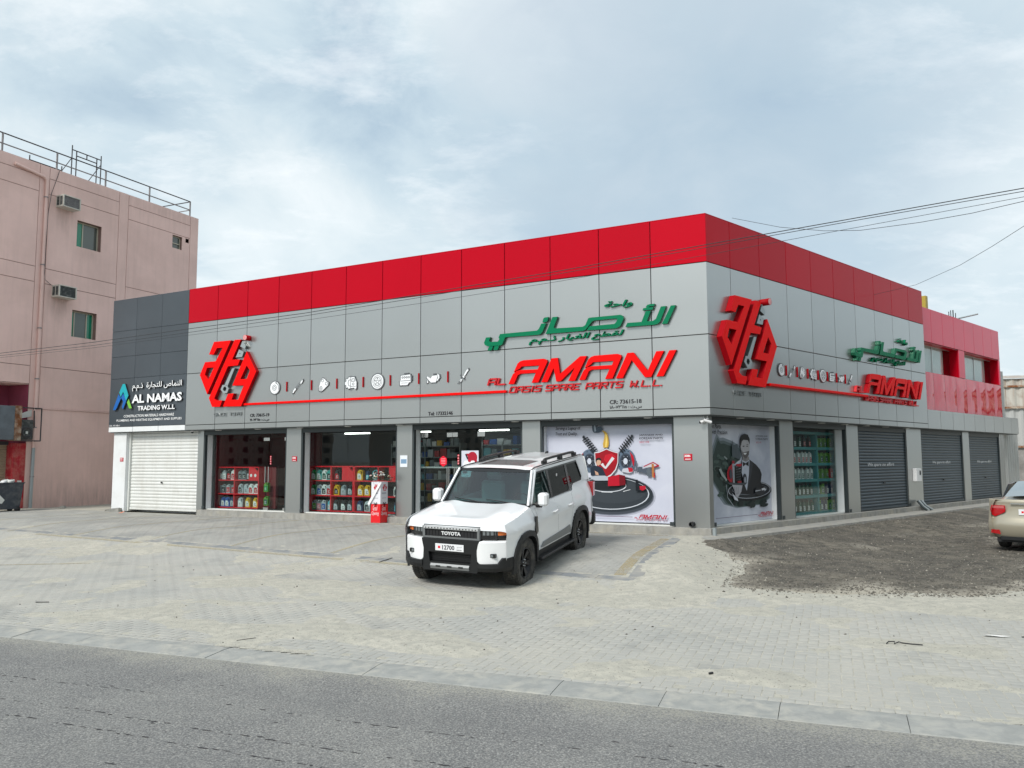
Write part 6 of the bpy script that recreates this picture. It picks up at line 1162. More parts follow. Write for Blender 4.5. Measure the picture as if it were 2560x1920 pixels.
pk = thing('pink_apartment_building', 'three storey dusty pink rendered building across the alley at the left', 'building', tuple(FP((2, 0, .2))))
TOP = 13.14
OPN = [(1.30, 2.40, 10.36, 11.41), (1.26, 2.35, 6.77, 7.83), (6.0, 6.55, 11.43, 12.02), (6.74, 6.95, 11.84, 12.03)]
# wall with real openings, grooves as recessed strips between render fields
vx = [-1.9, -.34, .06, 3.18, 3.64, 7.0, 7.48]
hz_ = [3.90, 5.47, 8.62, 9.20, 12.08, 12.68, TOP]
def field(x0, x1, z0, z1, g=.011):
    x0, x1, z0, z1 = x0 + g, x1 - g, z0 + g, z1 - g; hs = [o for o in OPN if o[0] > x0 - .01 and o[1] < x1 + .01 and o[2] > z0 and o[3] < z1]
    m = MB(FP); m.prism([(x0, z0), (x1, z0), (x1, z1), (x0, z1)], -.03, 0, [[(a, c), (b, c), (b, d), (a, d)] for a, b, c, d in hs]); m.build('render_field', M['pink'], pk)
for c0, c1 in ((-4., -.34), (.06, 3.18), (3.64, 7.0)):
    for z0, z1 in ((4.80, 5.47), (5.47, 8.62), (8.62, 9.20), (9.20, 12.08), (12.08, 12.68), (12.68, TOP)):
        if c0 > 0 and z0 == 4.80: z0 = 3.93
        field(c0, c1, z0, z1)
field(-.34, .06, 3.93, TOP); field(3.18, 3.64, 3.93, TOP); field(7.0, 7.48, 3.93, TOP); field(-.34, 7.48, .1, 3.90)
m = MB(FP); m.box(-.33, 7.45, .0, .03, 3.895, 3.935); m.build('ledge', M['pink'], pk)
def wallbox(x0, x1, z0, z1): m_ = MB(FP); return m_
m = MB(FP)
for (x0, x1, z0, z1) in ((-4, 1.24, 4.79, TOP - .01), (2.42, 5.95, 3.9, TOP - .01), (7.02, 7.47, 3.9, TOP - .01), (1.24, 2.42, 3.9, 6.75), (1.24, 2.42, 7.85, 10.34), (1.24, 2.42, 11.43, TOP - .01), (5.95, 7.02, 3.9, 11.41), (5.95, 7.02, 12.05, TOP - .01), (6.57, 6.76, 11.41, 12.05), (-.33, 7.47, .0, 3.9)):
    m.add([(x0, -.031, z0), (x1, -.031, z0), (x1, -.031, z1), (x0, -.031, z1)], [(0, 1, 2, 3)])
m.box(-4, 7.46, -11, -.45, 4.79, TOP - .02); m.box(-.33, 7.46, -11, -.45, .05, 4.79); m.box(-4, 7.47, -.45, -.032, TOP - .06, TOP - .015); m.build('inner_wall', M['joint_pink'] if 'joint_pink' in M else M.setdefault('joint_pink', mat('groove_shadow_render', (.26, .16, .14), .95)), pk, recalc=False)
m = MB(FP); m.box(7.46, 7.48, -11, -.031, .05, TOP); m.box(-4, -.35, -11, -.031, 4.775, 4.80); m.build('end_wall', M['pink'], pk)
def pwin(x0, x1, z0, z1, panes, d=.20):
    f = MB(FP); f.box(x0, x0 + .05, -d - .05, -d, z0, z1); f.box(x1 - .05, x1, -d - .05, -d, z0, z1); f.box(x0 + .05, x1 - .05, -d - .05, -d, z0, z0 + .05); f.box(x0 + .05, x1 - .05, -d - .05, -d, z1 - .05, z1)
    t = panes[0]; n = len(t)
    for u in t[1:-1]: f.box(x0 + (x1 - x0) * u - .022, x0 + (x1 - x0) * u + .022, -d - .04, -d + .005, z0 + .05, z1 - .05)
    w_ = f.build('window', M['frame_c'], pk)
    for u, v, mt in zip(t[:-1], t[1:], panes[1]): q = MB(FP); q.box(x0 + (x1 - x0) * u + .02, x0 + (x1 - x0) * v - .02, -d - .03, -d - .02, z0 + .045, z1 - .045); q.build('pane', M[mt], w_)
    q = MB(FP); q.box(x0 - .001, x0, -.45, -.0305, z0, z1); q.box(x1, x1 + .001, -.45, -.0305, z0, z1); q.box(x0, x1, -.45, -.0305, z0 - .001, z0); q.box(x0, x1, -.45, -.0305, z1, z1 + .001); q.build('reveal', M['joint_pink'], w_)
pwin(1.30, 2.40, 10.36, 11.41, ((0, .36, 1), ('greenpane', 'greypane'))); pwin(1.26, 2.35, 6.77, 7.83, ((0, .22, .72, 1), ('greenpane', 'greypane', 'greenpane'))); pwin(6.0, 6.55, 11.43, 12.02, ((0, 1), ('greypane',)), .12)
m = MB(FP); m.box(6.05, 6.5, -.13, -.10, 11.66, 11.70); m.build('window_bar', M['frame_c'], pk)
m = MB(FP); m.box(6.74, 6.95, -.3, -.25, 11.84, 12.03); m.build('vent_opening', M['joint'], pk)
# arcade with a shop at the foot, left edge of the picture
m = MB(FP); m.box(-4, -.34, -1.2, -1.1, 2.3, 4.77); m.box(-.36, -.34, -1.1, -.03, 2.3, 4.77); m.build('arcade_wall', M['magenta'], pk)
m = MB(FP); m.box(-4, -1.0, -1.09, -1.0, 2.9, 4.2); m.build('dark_fanlight', M['greypane'], pk)
m = MB(FP); m.box(-.80, -.24, -.42, -.02, .05, 2.62, .01); m.build('red_column', M['oldred'], pk); m = MB(FP); m.box(-.60, -.44, -.019, -.008, 1.10, 1.27); m.build('switch_plate', M['pale'], pk)
m = MB(FP); m.box(-4, -.8, -.5, -.30, 2.55, 2.68); m.build('shutter_lintel', M['rail_d'], pk)
shutter(FP, -3.6, -.82, .12, 2.54, .092, M['tan'], y=-.36, parent=pk)
dp = thing('drain_pipe', 'long rain pipe running down the pink wall, bent at its top', 'pipe', tuple(FP((-.12, .1, .2))))
m = MB(FP); m.tube([(-1.36, .07, 12.80), (-.22, .07, 12.66), (-.12, .07, 12.58), (-.10, .07, 12.45), (-.10, .07, 2.45)], .052, 12); m.build('upper_pipe', M['pink'], dp)
m = MB(FP); m.tube([(-.10, .07, 2.45), (-.13, .09, .16)], .058, 12); m.build('lower_pipe', M['signgrey'], dp)
for z in (11.9, 9.3, 6.9, 5.0, 3.2, 1.4): m = MB(FP); m.lathe([(.07, -.02), (.078, 0), (.07, .02)], (-.10 - .0 * z, .07, z), 'z', 12); m.build('pipe_clip', M['rail_w'], dp)
wr = thing('loose_wire', 'dark wire hanging down the pink wall beside the rain pipe', 'wire', tuple(FP((0, .1, 8.)))); m = MB(FP); m.tube([(.42, .03, 13.1), (.34, .03, 12.8), (.12, .05, 12.1), (-.02, .12, 11.3), (-.06, .14, 10.2), (-.06, .14, 9.0), (0, .1, 8.75), (.3, .05, 8.6)], .010, 5); m.build('wire', M['rail_d'], wr)
def ac(x0, z0, label, streaky):
    t = thing('window_air_conditioner', label, 'air conditioner', tuple(FP((x0 + .4, .2, z0)))); w_, h, d = .74, .46, .42
    m = MB(FP); m.box(x0, x0 + w_, -.1, d, z0, z0 + .035, .004); m.box(x0, x0 + w_, -.1, d, z0 + h - .035, z0 + h, .004); m.box(x0, x0 + .04, -.1, d, z0 + .035, z0 + h - .035); m.box(x0 + w_ - .04, x0 + w_, -.1, d, z0 + .035, z0 + h - .035); m.box(x0 + .04, x0 + w_ - .04, -.1, .30, z0 + .035, z0 + h - .035); m.build('casing', M['ac_white'], t)
    m = MB(FP); m.box(x0 + .045, x0 + w_ - .045, .302, .385, z0 + .04, z0 + h - .04); g_ = m.build('rear_grille', M['ac_dark'], t)
    for i in range(12): q = MB(FP); q.box(x0 + .05, x0 + w_ - .05, .386, .392, z0 + .05 + i * .031, z0 + .062 + i * .031); q.build('grille_bar', M['rail_w' if streaky else 'ac_dark'], g_)
    q = MB(FP)
    for k in (0, 1): q.box(x0 - .004, x0 - .001, .05 + k * .18, .19 + k * .18, z0 + .06, z0 + h - .06)
    q.build('side_louvre', M['ac_dark'], t)
M['ac_white'] = mat('aged_white_enamel', (.58, .56, .50), .5, dirt=(.3, .25, .2), damt=.5, dscale=5.); M['ac_dark'] = mat('ac_grille', (.045, .05, .05), .7, dirt=(.3, .3, .28), damt=.5, dscale=9.)
ac(.36, 11.66, 'old window air conditioner high on the pink wall, upper of the two', True); ac(.36, 8.16, 'old window air conditioner on the pink wall, lower of the two', False)
rl = thing('roof_railing', 'thin two-bar metal railing along the roof edge of the pink building', 'railing', tuple(FP((2, -.1, TOP))))
for x in (-1.75, .40, 2.57, 4.77, 7.05): m = MB(FP); m.box(x - .025, x + .025, -.14, -.09, TOP - .02, 13.84); m.build('post', M['rail_w'], rl)
for z in (13.84, 13.45): m = MB(FP); m.tube([(-4, -.115, z), (7.07, -.115, z)], .024, 6); m.tube([(7.07, -.115, z), (7.0, -4.5, z)], .022, 6); m.build('rail', M['rail_w' if z < 13.6 else 'rail_d'], rl)
def scaff(x0, x1, z0, z1, y, label, braces):
    t = thing('scaffold_frame', label, 'scaffolding', tuple(FP(((x0 + x1) / 2, y, z0)))); L = [[(x0, y, z0), (x0, y, z1)], [(x1, y, z0), (x1, y, z1)], [(x0, y, z1 - .18), (x1, y, z1 - .18)], [(x0 + .2, y, z0), (x0 + .2, y, z1 - .18)], [(x1 - .2, y, z0), (x1 - .2, y, z1 - .18)], [(x0 + .2, y, z1 - .38), (x1 - .2, y, z1 - .38)], [((x0 + x1) / 2, y, z1 - .38), ((x0 + x1) / 2, y, z1 - .18)]]
    for l in L: m = MB(FP); m.tube(l, .022, 6); m.build('tube', M['rail_d'], t)
    for l in braces: m = MB(FP); m.tube(l, .016, 5); m.build('brace', M['rail_d'], t)
scaff(1.45, 2.78, 12.9, 14.62, -.7, 'tall dark scaffold frame standing on the pink roof', [[(.8, -.6, 13.1), (1.45, -.7, 14.1)], [(2.0, -.6, 13.1), (2.75, -.7, 14.2)]])
scaff(-.1, 1.25, 12.9, 13.72, -1.0, 'low dark scaffold frame on the pink roof left of the tall one', [])
# sign box and rusty rack with an old outdoor unit
t = thing('rusty_sign_box', 'old sign box with a rusty peeling edge above the tan shutter', 'sign', tuple(FP((-1.8, .4, 2.7)))); m = MB(FP); m.box(-3.6, -1.12, .05, .45, 2.72, 3.92, .01); m.build('sign_panel', mat('old_sign_blue_grey', (.13, .15, .17), .5, var=.2), t); m = MB(FP); m.box(-1.118, -.86, .05, .46, 2.70, 3.94, .01); m.build('rusty_edge', M['rust'], t)
t = thing('metal_rack', 'rusty bracket cage holding machinery above the red column', 'rack', tuple(FP((-.5, .3, 2.7))))
for l in ([(-.84, .45, 2.70), (-.12, .45, 2.70)], [(-.84, .45, 3.88), (-.12, .45, 3.88)], [(-.12, .45, 2.70), (-.12, .45, 3.88)], [(-.12, .0, 2.70), (-.12, .45, 2.70)], [(-.12, .0, 3.88), (-.12, .45, 3.88)], [(-.84, .0, 2.70), (-.12, .0, 2.70)], [(-.3, .3, 3.8), (-.2, .2, 3.2)]): m = MB(FP); m.tube(l, .022, 6); m.build('bar', M['rail_d'], t)
t = thing('outdoor_unit', 'dark dusty outdoor fan unit in the cage above the red column', 'machinery', tuple(FP((-.5, .2, 2.72)))); m = MB(FP); m.box(-.82, -.30, -.05, .30, 2.74, 3.46, .02); m.build('housing', M['ac_dark'], t)
m = MB(FP); m.lathe([(.20, 0), (.20, .04), (.17, .05), (.15, .02)], (-.56, .30, 3.0), 'y', 18); m.build('fan_guard', M['rail_d'], t); m = MB(FP); [m.box(-.60 + .0, -.52, .31, .325, 2.95, 3.04) for _ in (0,)]; m.build('fan_hub', M['pale'], t)
m = MB(FP); m.add([(-.78, .02, 3.48), (-.2, .02, 3.60), (-.2, .02, 3.85), (-.8, .02, 3.62)], [(0, 1, 2, 3)]); m.build('tarp_scrap', M['pale'], t, recalc=False)
# wheelie bin
bx, by = -17.35, 28.05; bz = float(zt(bx, by)) - .03; bn_ = thing('wheelie_bin', 'dark blue wheeled rubbish bin full of white rubbish in front of the tan shutter', 'rubbish bin', (bx, by, bz)); FB = azframe((bx, by, bz), 34)
M['binm'] = mat('bin_plastic', (.035, .045, .06), .5, var=.2, dirt=(.16, .16, .16), damt=.5, dscale=5.)
m = MB(FB); v = []; 
for z, wx, wy in ((.10, .40, .28), (.94, .47, .36), (1.0, .51, .39), (1.0, .46, .34), (.8, .44, .32)): v += [(-wx, -wy, z), (wx, -wy, z), (wx, wy, z), (-wx, wy, z)]
f = [(0, 1, 2, 3)] + [(4 * k + i, 4 * k + (i + 1) % 4, 4 * k + 4 + (i + 1) % 4, 4 * k + 4 + i) for k in range(4) for i in range(4)] + [(16, 17, 18, 19)]; m.add(v, f); m.build('body', M['binm'], bn_)
for sx_ in (-.34, .34):
    for sy_ in (-.26, .26): m = MB(FB); m.lathe([(0, -.03), (.09, -.03), (.10, 0), (.09, .03), (0, .03)], (sx_, sy_, .10), 'y', 14); m.build('wheel', M['black'], bn_)
m = MB(FB); m.box(-.36, .36, -.42, -.36, .90, .95); m.build('handle', M['binm'], bn_); m = MB(FB); m.prism([(-.42, .35), (-.2, .30), (-.12, .42), (-.3, .62), (-.4, .6)], .352, .358); m.build('white_scrawl', M['pale'], bn_)
r3 = random.Random(9)
for i in range(7):
    m = MB(FB); c = (r3.uniform(-.4, .4), r3.uniform(-.22, .22), .98 + r3.uniform(0, .06)); m.lathe([(0, -.08), (.08, -.05), (.12, 0), (.09, .05), (0, .07)], c, 'z', 7); m.v = [tuple(np.array(p) + r3.uniform(-.02, .02)) for p in m.v]; tag(m.build('rubbish_bag', M['pale' if i % 2 else 'white']), 'crumpled white rubbish heaped in the dark blue bin', 'rubbish', 'white rubbish in the bin')
# rubble in the alley
for i, (x, y, s_, l) in enumerate(((-13.35, 27.7, .16, 'larger broken concrete block beside the white pier'), (-13.62, 27.85, .11, 'smaller broken concrete lump left of the larger block by the white pier'), (-13.5, 28.2, .13, 'broken concrete lump behind the larger block by the white pier'), (-16.5, 30.2, .10, 'flat stone at the foot of the pink wall'))):
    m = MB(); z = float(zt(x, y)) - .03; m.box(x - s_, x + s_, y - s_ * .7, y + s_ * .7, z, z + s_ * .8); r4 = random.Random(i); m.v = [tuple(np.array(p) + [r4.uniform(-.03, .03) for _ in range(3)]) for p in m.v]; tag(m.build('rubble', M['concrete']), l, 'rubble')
m = MB(); m.add([(-12.62, 26.35, .30), (-12.45, 26.3, .315), (-12.42, 26.42, .36), (-12.58, 26.45, .30)], [(0, 1, 2, 3)]); tag(m.build('orange_scrap', pcol((214, 120, 80)), recalc=False), 'small orange scrap at the foot of the white shutter', 'litter')

# ------------------------------------------------------------------ sheds beyond the right wing
M['corr'] = mat('pale_corrugated', (.46, .47, .46), .5, .2, dirt=(.33, .3, .27), damt=.3); M['corr_r'] = mat('rusting_corrugated', (.50, .48, .43), .6, .1, dirt=(.17, .07, .025), damt=1.0, dscale=.75, streak=((.25, .11, .04), .9))
def corr(fr, x0, x1, z0, z1, y, pitch, amp, m, name, par):
    q = MB(fr); n = int((x1 - x0) / pitch * 4); P = [(x0 + (x1 - x0) * i / n, y + amp * (0, 1, 1, 0)[i % 4]) for i in range(n + 1)]; q.grid([[(a, b, z) for a, b in P] for z in (z0, z1)], False)
    q.add([(x0, y - .08, z0), (x1, y - .08, z0), (x1, y - .08, z1), (x0, y - .08, z1)], [(0, 1, 2, 3)]); return q.build(name, m, par)
t = thing('corrugated_wall', 'pale corrugated steel wall directly behind the right end of the shop', 'wall', tuple(FR((23, -1.3, .1)))); corr(FR, 21.17, 22.05, 0, 5.5, -.30, .22, .05, M['corr'], 'sheeting', t); corr(FR, 22.1, 24.2, 0, 3.0, -.45, .3, .03, M['corr'], 'lower_sheeting', t); m = MB(FR); m.box(24.2, 24.5, -.9, -.7, 0, 3.3); m.build('post', M['white_pier'], t)
FS = Frame((23.5, 44.0, 0), (.97, -.243, 0), (-.243, -.97, 0)); sh = thing('rusty_shed', 'rusty corrugated shed on a block wall at the far right', 'shed', tuple(FS((4, 0, 0))))
corr(FS, -2, 14, 4.65, 6.15, 0, .5, .06, M['corr_r'], 'rusty_sheeting', sh); corr(FS, -2, 14, 2.6, 4.6, -.05, .45, .06, M['corr'], 'grey_sheeting', sh)
q = MB(FS); q.box(-2, 14, -.3, .0, -.1, 2.5); q.build('block_wall', mat('stained_block', (.26, .25, .24), .9, var=.25, vscale=1.5, dirt=(.12, .11, .1), damt=.7, dscale=1.), sh)
q = MB(FS); z = 6.16; q.add([(-2, .15, z), (14, .15, z), (14, -7, z + .8), (-2, -7, z + .8)], [(0, 1, 2, 3)]); q.build('roof', M['corr_r'], sh)
for z in (2.55, 4.62, 5.75): q = MB(FS); q.box(-2, 14, .065, .12, z - .05, z + .05); q.build('rail', M['rust'], sh)
for x in (1.55, 4.6, 8.): q = MB(FS); q.box(x - .07, x + .07, .122, .2, 0, 5.9); q.build('rusty_post', M['rust'], sh)
q = MB(FS); q.tube([(.2, .15, 2.9), (1.5, .15, 4.0)], .05, 6); q.build('brace', M['rust'], sh)
# grey warehouse facing the side wall across the lot (outside the frame, mirrored in the glossy panels)
wh = thing('warehouse', 'long grey warehouse facing the shutters across the gravel lot, outside the frame', 'building', tuple(FR((16, 17, 0)))); q = MB(FR); q.box(-6, 44, 17, 27, -.1, 8.2); q.build('wall', mat('warehouse_render', (.15, .15, .145), .9, var=.1), wh); q = MB(FR); q.box(-6.2, 44.2, 16.8, 27.2, 8.21, 8.4); q.build('roof', M['corr'], wh)
for x in (0, 7, 14, 21, 28): q = MB(FR); q.box(x, x + 3.6, 16.94, 16.99, .1, 3.6); q.build('door', M['shut_g'], wh)
# far apartment blocks (mirrored in the shop glass)
M['apt'] = mat('apartment_render', (.50, .44, .40), .85, var=.06); M['aptw'] = mat('apartment_window', (.03, .035, .045), .2)
def apt(x, y, az, W_, H_, D_, label):
    fr = azframe((x, y, -.2), az); t = thing('apartment_block', label, 'building', (x, y, -.2)); q = MB(fr); q.box(0, W_, -D_, 0, 0, H_); q.box(W_ * .42, W_ * .58, 0, 1.2, 0, H_ + 2); q.build('wall', M['apt'], t); first = None; k = 0
    base = MB(fr); base.box(.0, 1.5, .01, .06, 0, 1.7); w0 = base.build('window', M['aptw'], t); d = fr((1, 0, 0)) - fr((0, 0, 0)); n = int(W_ / 4); used = False
    for fl_ in range(int(H_ / 3.4)):
        for i in range(n):
            if abs((i + .5) / n - .5) < .1: continue
            o = w0 if not used else w0.copy()
            if used: COL.objects.link(o); o.parent = t
            used = True; o.location = tuple(np.array(d) * (1.2 + i * W_ / n) + np.array([0, 0, 1.2 + fl_ * 3.4]))
apt(-235, -62, 0, 34, 24, 14, 'pale apartment block far across the road, nearer the shop line'); apt(-225, -112, 4, 36, 20, 14, 'pale apartment block far across the road, the southern one')

# ------------------------------------------------------------------ overhead cables
def ray_at(px_, py_, depth):
    v = (_rt * ((px_ - 1280) / 2040) + _up * ((960 - py_) / 2040) + _fw); k = depth / v.y; return np.array([v.x * k, v.y * k, 1.95 + v.z * k])
M['cable'] = mat('cable_black', (.03, .03, .035), .7)
CB = dict(
  c1=('upper of the three long parallel cables crossing before the shopfront', [(14.5, 9.72, 6.9), (8.389, 13.001, 6.351), (6.263, 14.142, 6.23), (3.745, 15.493, 6.087), (1.023, 16.954, 5.927), (-2.096, 18.629, 5.784), (-5.237, 20.315, 5.65), (-8.919, 22.291, 5.585), (-12.602, 24.268, 5.505), (-16.757, 26.498, 5.486), (-19.6, 28.02, 5.55)], .0085),
  c2=('middle of the three long parallel cables crossing before the shopfront', [(14.5, 9.72, 6.8), (8.386, 13.002, 6.298), (6.261, 14.143, 6.187), (3.744, 15.494, 6.032), (1.022, 16.955, 5.867), (-2.096, 18.629, 5.709), (-5.236, 20.314, 5.579), (-8.915, 22.289, 5.484), (-12.597, 24.265, 5.408), (-16.75, 26.495, 5.406), (-19.6, 28.02, 5.45)], .0065),
  c3=('lowest of the three long parallel cables crossing before the shopfront', [(14.5, 9.72, 6.6), (8.382, 13.004, 6.205), (6.256, 14.145, 6.057), (3.74, 15.496, 5.882), (1.021, 16.956, 5.704), (-2.095, 18.628, 5.568), (-5.233, 20.312, 5.466), (-8.912, 22.287, 5.406), (-12.592, 24.263, 5.335), (-16.745, 26.492, 5.34), (-19.6, 28.02, 5.38)], .0045),
  c4=('sagging thin cable leaving the roof corner towards the right edge', [(5.361, 19.376, 7.786), (5.928, 17.617, 7.045), (6.365, 16.262, 6.574), (6.677, 15.295, 6.305), (7.124, 13.909, 6.049), (7.452, 12.892, 5.899), (7.737, 12.01, 5.811), (8.4, 9.9, 5.85)], .005),
  c5=('thin cable hanging from the right wing to the lower right of the sky', [(10.985, 24.524, 6.912), (9.886, 19.644, 6.179), (9.143, 16.346, 5.872), (8.739, 14.548, 5.786), (8.412, 13.097, 5.743), (7.9, 10.6, 5.8)], .0045))
for lab, pts, r in CB.values():
    m = MB(); m.tube(pts, r, 5); tag(m.build('overhead_cable', M['cable']), lab, 'cable', None)
t = thing('utility_pole', 'steel pole outside the frame carrying the cables at the right', 'pole', (14.5, 9.72, -.2)); m = MB(); m.tube([(14.5, 9.72, -.2), (14.5, 9.72, 7.2)], [.14, .09], 12); m.build('shaft', M['rail_w'], t)
t = thing('utility_pole', 'steel pole outside the frame carrying the cables at the left', 'pole', (-19.6, 28.02, -.2)); m = MB(); m.tube([(-19.6, 28.02, -.2), (-19.6, 28.02, 5.9)], [.14, .09], 12); m.build('shaft', M['rail_w'], t)
# ------------------------------------------------------------------ vehicles (built round their own origin: x forward, y to the left, z up)
M['carwhite'] = mat('white_car_paint', (.80, .81, .82), .30, 0, .4, coat=.8)
M['trim'] = mat('black_trim', (.012, .013, .014), .5, spec=.35); M['gloss'] = mat('gloss_black', (.008, .009, .010), .22, coat=.25)
M['tyre'] = mat('tyre_rubber', (.035, .034, .032), .85, dirt=(.16, .145, .12), damt=.6, dscale=9.); M['rimb'] = mat('black_rim', (.018, .018, .02), .3, .5)
M['carglass'] = glassmat('car_glass', (.50, .72, .71), .95, base=.13); M['sideglass'] = glassmat('privacy_glass', (.07, .09, .095), .55, base=.04)
M['cabin'] = mat('cabin_trim', (.12, .145, .145), .6); M['seat'] = mat('seat_grey', (.34, .39, .39), .7); M['chrome'] = mat('satin_chrome', (.55, .56, .57), .22, 1.)
M['grey_trim'] = mat('grey_trim', (.20, .21, .215), .4, .4); M['amber'] = mat('amber_lens', (.75, .16, .01), .2, coat=1.); M['lamp'] = mat('lamp_reflector', (.30, .33, .35), .18, .8); M['lampglass'] = glassmat('lamp_lens', (.8, .85, .87), 1.)
M['gapd'] = mat('panel_gap', (.06, .065, .07), .8); M['redlens'] = mat('red_lens', (.42, .004, .008), .12, coat=1.); M['redlens2'] = mat('pink_lens', (.55, .12, .12), .15, coat=1.)
M['plate'] = mat('number_plate', (.74, .75, .77), .4); M['hubm'] = mat('wheel_nut', (.40, .41, .42), .3, .9)
def vehicle(name, label, cat, loc, yaw, pitch=0., roll=0., k=1.):
    o = bpy.data.objects.new(name, None); COL.objects.link(o); WORLD_LOC[o.name] = np.zeros(3)
    fx_ = Vector((math.cos(yaw) * math.cos(pitch), math.sin(yaw) * math.cos(pitch), math.sin(pitch))); ly = Vector((-math.sin(yaw), math.cos(yaw), 0)); uz = fx_.cross(ly); ly, uz = ly * math.cos(roll) + uz * math.sin(roll), uz * math.cos(roll) - ly * math.sin(roll)
    o.matrix_world = Matrix(((k * fx_.x, k * ly.x, k * uz.x, loc[0]), (k * fx_.y, k * ly.y, k * uz.y, loc[1]), (k * fx_.z, k * ly.z, k * uz.z, loc[2]), (0, 0, 0, 1))); return tag(o, label, cat)
def side_prism(m, poly, y0, y1):  # polygon in (x,z) extruded across y
    m.prism(poly, y0, y1, back=True)
def yz_prism(m, poly, x0, x1, holes=()):   # polygon in (y,z), extruded along x (front at x1)
    fr = Frame((0, 0, 0), (0, 1, 0), (1, 0, 0)); o = m.fr; m.fr = fr; m.prism(poly, x0, x1, holes, back=True); m.fr = o
def wheel(par, x, y, R_, W_, rim_r, spokes, twin, side, rimmat, gearing=True):
    s = side; t = MB(); rr = R_; w = W_ / 2
    prof = [(rim_r, -w * .78), (rim_r + .03, -w * .95), (rr - .055, -w * 1.0), (rr - .018, -w * .93), (rr - .004, -w * .74), (rr, -w * .3), (rr, w * .3), (rr - .004, w * .74), (rr - .018, w * .93), (rr - .055, w * 1.0), (rim_r + .03, w * .95), (rim_r, w * .78)]
    t.lathe(prof, (x, y, R_), 'y', 48)
    if gearing:   # tread blocks
        n = 56
        for k in range(n):
            a = 2 * math.pi * k / n; da = 2 * math.pi / n * .36
            for j, (u0, u1, sh) in enumerate(((-.96, -.60, 0), (-.52, -.08, .5), (.08, .52, 0), (.60, .96, .5))):
                aa = a + sh * 2 * math.pi / n; ro = rr + .007 if abs(u0 + u1) < 1.2 else rr + .001; ri = rr - .02; v = []
                for (r2, ang, u) in ((ri, -da, u0), (ri, da, u0), (ri, da, u1), (ri, -da, u1), (ro, -da, u0), (ro, da, u0), (ro, da, u1), (ro, -da, u1)): v.append((x + r2 * math.cos(aa + ang), y + u * w, R_ + r2 * math.sin(aa + ang)))
                t.add(v, [(4, 5, 6, 7), (0, 1, 5, 4), (1, 2, 6, 5), (2, 3, 7, 6), (3, 0, 4, 7)])
    wh = t.build('tyre', M['tyre'], par)
    r = MB(); f = y + s * w * .72
    r.lathe([(rim_r + .004, 0), (rim_r - .006, s * .018), (rim_r - .02, s * .012), (rim_r - .025, -s * .10), (rim_r * .5, -s * .12), (0, -s * .12)], (x, f, R_), 'y', 40)
    for k in range(spokes):
        for dl in ((-.11, .11) if twin else (0,)):
            a = 2 * math.pi * k / spokes + dl + .2; d = np.array([math.cos(a), 0, math.sin(a)]); n_ = np.array([-math.sin(a), 0, math.cos(a)]); c = np.array([x, f, R_])
            wd0, wd1 = (.016, .021) if twin else (.030, .034); v = []
            for rad, ww, dep in ((.055, wd0, -.03), (rim_r - .02, wd1, .004)):
                for q_ in (-1, 1): v.append(c + d * rad + n_ * ww * q_ + np.array([0, s * dep, 0])); v.append(c + d * rad + n_ * ww * q_ * .8 + np.array([0, s * (dep - .05), 0]))
            r.add(v, [(0, 2, 6, 4), (1, 3, 7, 5), (0, 1, 5, 4), (2, 3, 7, 6), (4, 5, 7, 6)])
    r.lathe([(.075, -s * .05), (.07, -s * .012), (.035, -s * .004), (0, -s * .004)], (x, f, R_), 'y', 18); ri = r.build('rim', rimmat, par)
    q = MB()
    for k in range(6): a = k * 1.047 + .3; q.lathe([(.011, 0), (.009, s * .014), (0, s * .014)], (x + .055 * math.cos(a), f - s * .012, R_ + .055 * math.sin(a)), 'y', 6)
    q.build('wheel_nuts', M['hubm'], ri)
def arch_pts(cx, r, n=14, sq=1.12, zc=.40, a0=-8, a1=188):
    out = []
    for k in range(n + 1):
        a = R(a1 - (a1 - a0) * k / n); c, s = math.cos(a), math.sin(a); e = 1 / max((abs(c) ** 3.2 + abs(s) ** 3.2) ** (1 / 3.2), 1e-6); e = 1 + (e - 1) * .55; out.append((cx + r * c * e, zc + r * s * e * .98))
    return out
# ---------- white boxy off-roader
suv = vehicle('off_roader', 'white boxy five-door off-roader with black trim, parked nose out before the shop', 'car', (-.10, 14.84, .085), R(-112.8), R(-5.3), R(-1.7), .975)
WB = 1.425; WR = .405
def ymax(x):
    y = .945
    if x > 1.75: y -= .10 * ((x - 1.75) / .5) ** 2.2
    if x < -2.05: y -= .10 * ((-2.05 - x) / .5) ** 2
    return y
def yside(x, z):
    y = ymax(x); y -= .055 * max(0, (.62 - z) / .2) ** 1.5 * .5
    y += .012 * math.exp(-((z - .98) / .05) ** 2)                # shoulder crease
    y -= .075 * max(0, (z - 1.0) / .24) ** 1.6                    # leans in to the belt
    for cx in (WB, -WB):                                         # flared wings
        d = abs(x - cx); y += .030 * math.exp(-(d / .52) ** 4) * math.exp(-((z - .75) / .33) ** 2)
    return y
def ztop(x):
    if x > .98: return 1.255 - .13 * ((x - .98) / 1.25) - .04 * max(0, (x - 1.95) / .3) ** 2
    if x > -1.15: return 1.245
    if x > -1.42: return 1.245 + .11 * sst((-1.15 - x) / .27)
    return 1.355
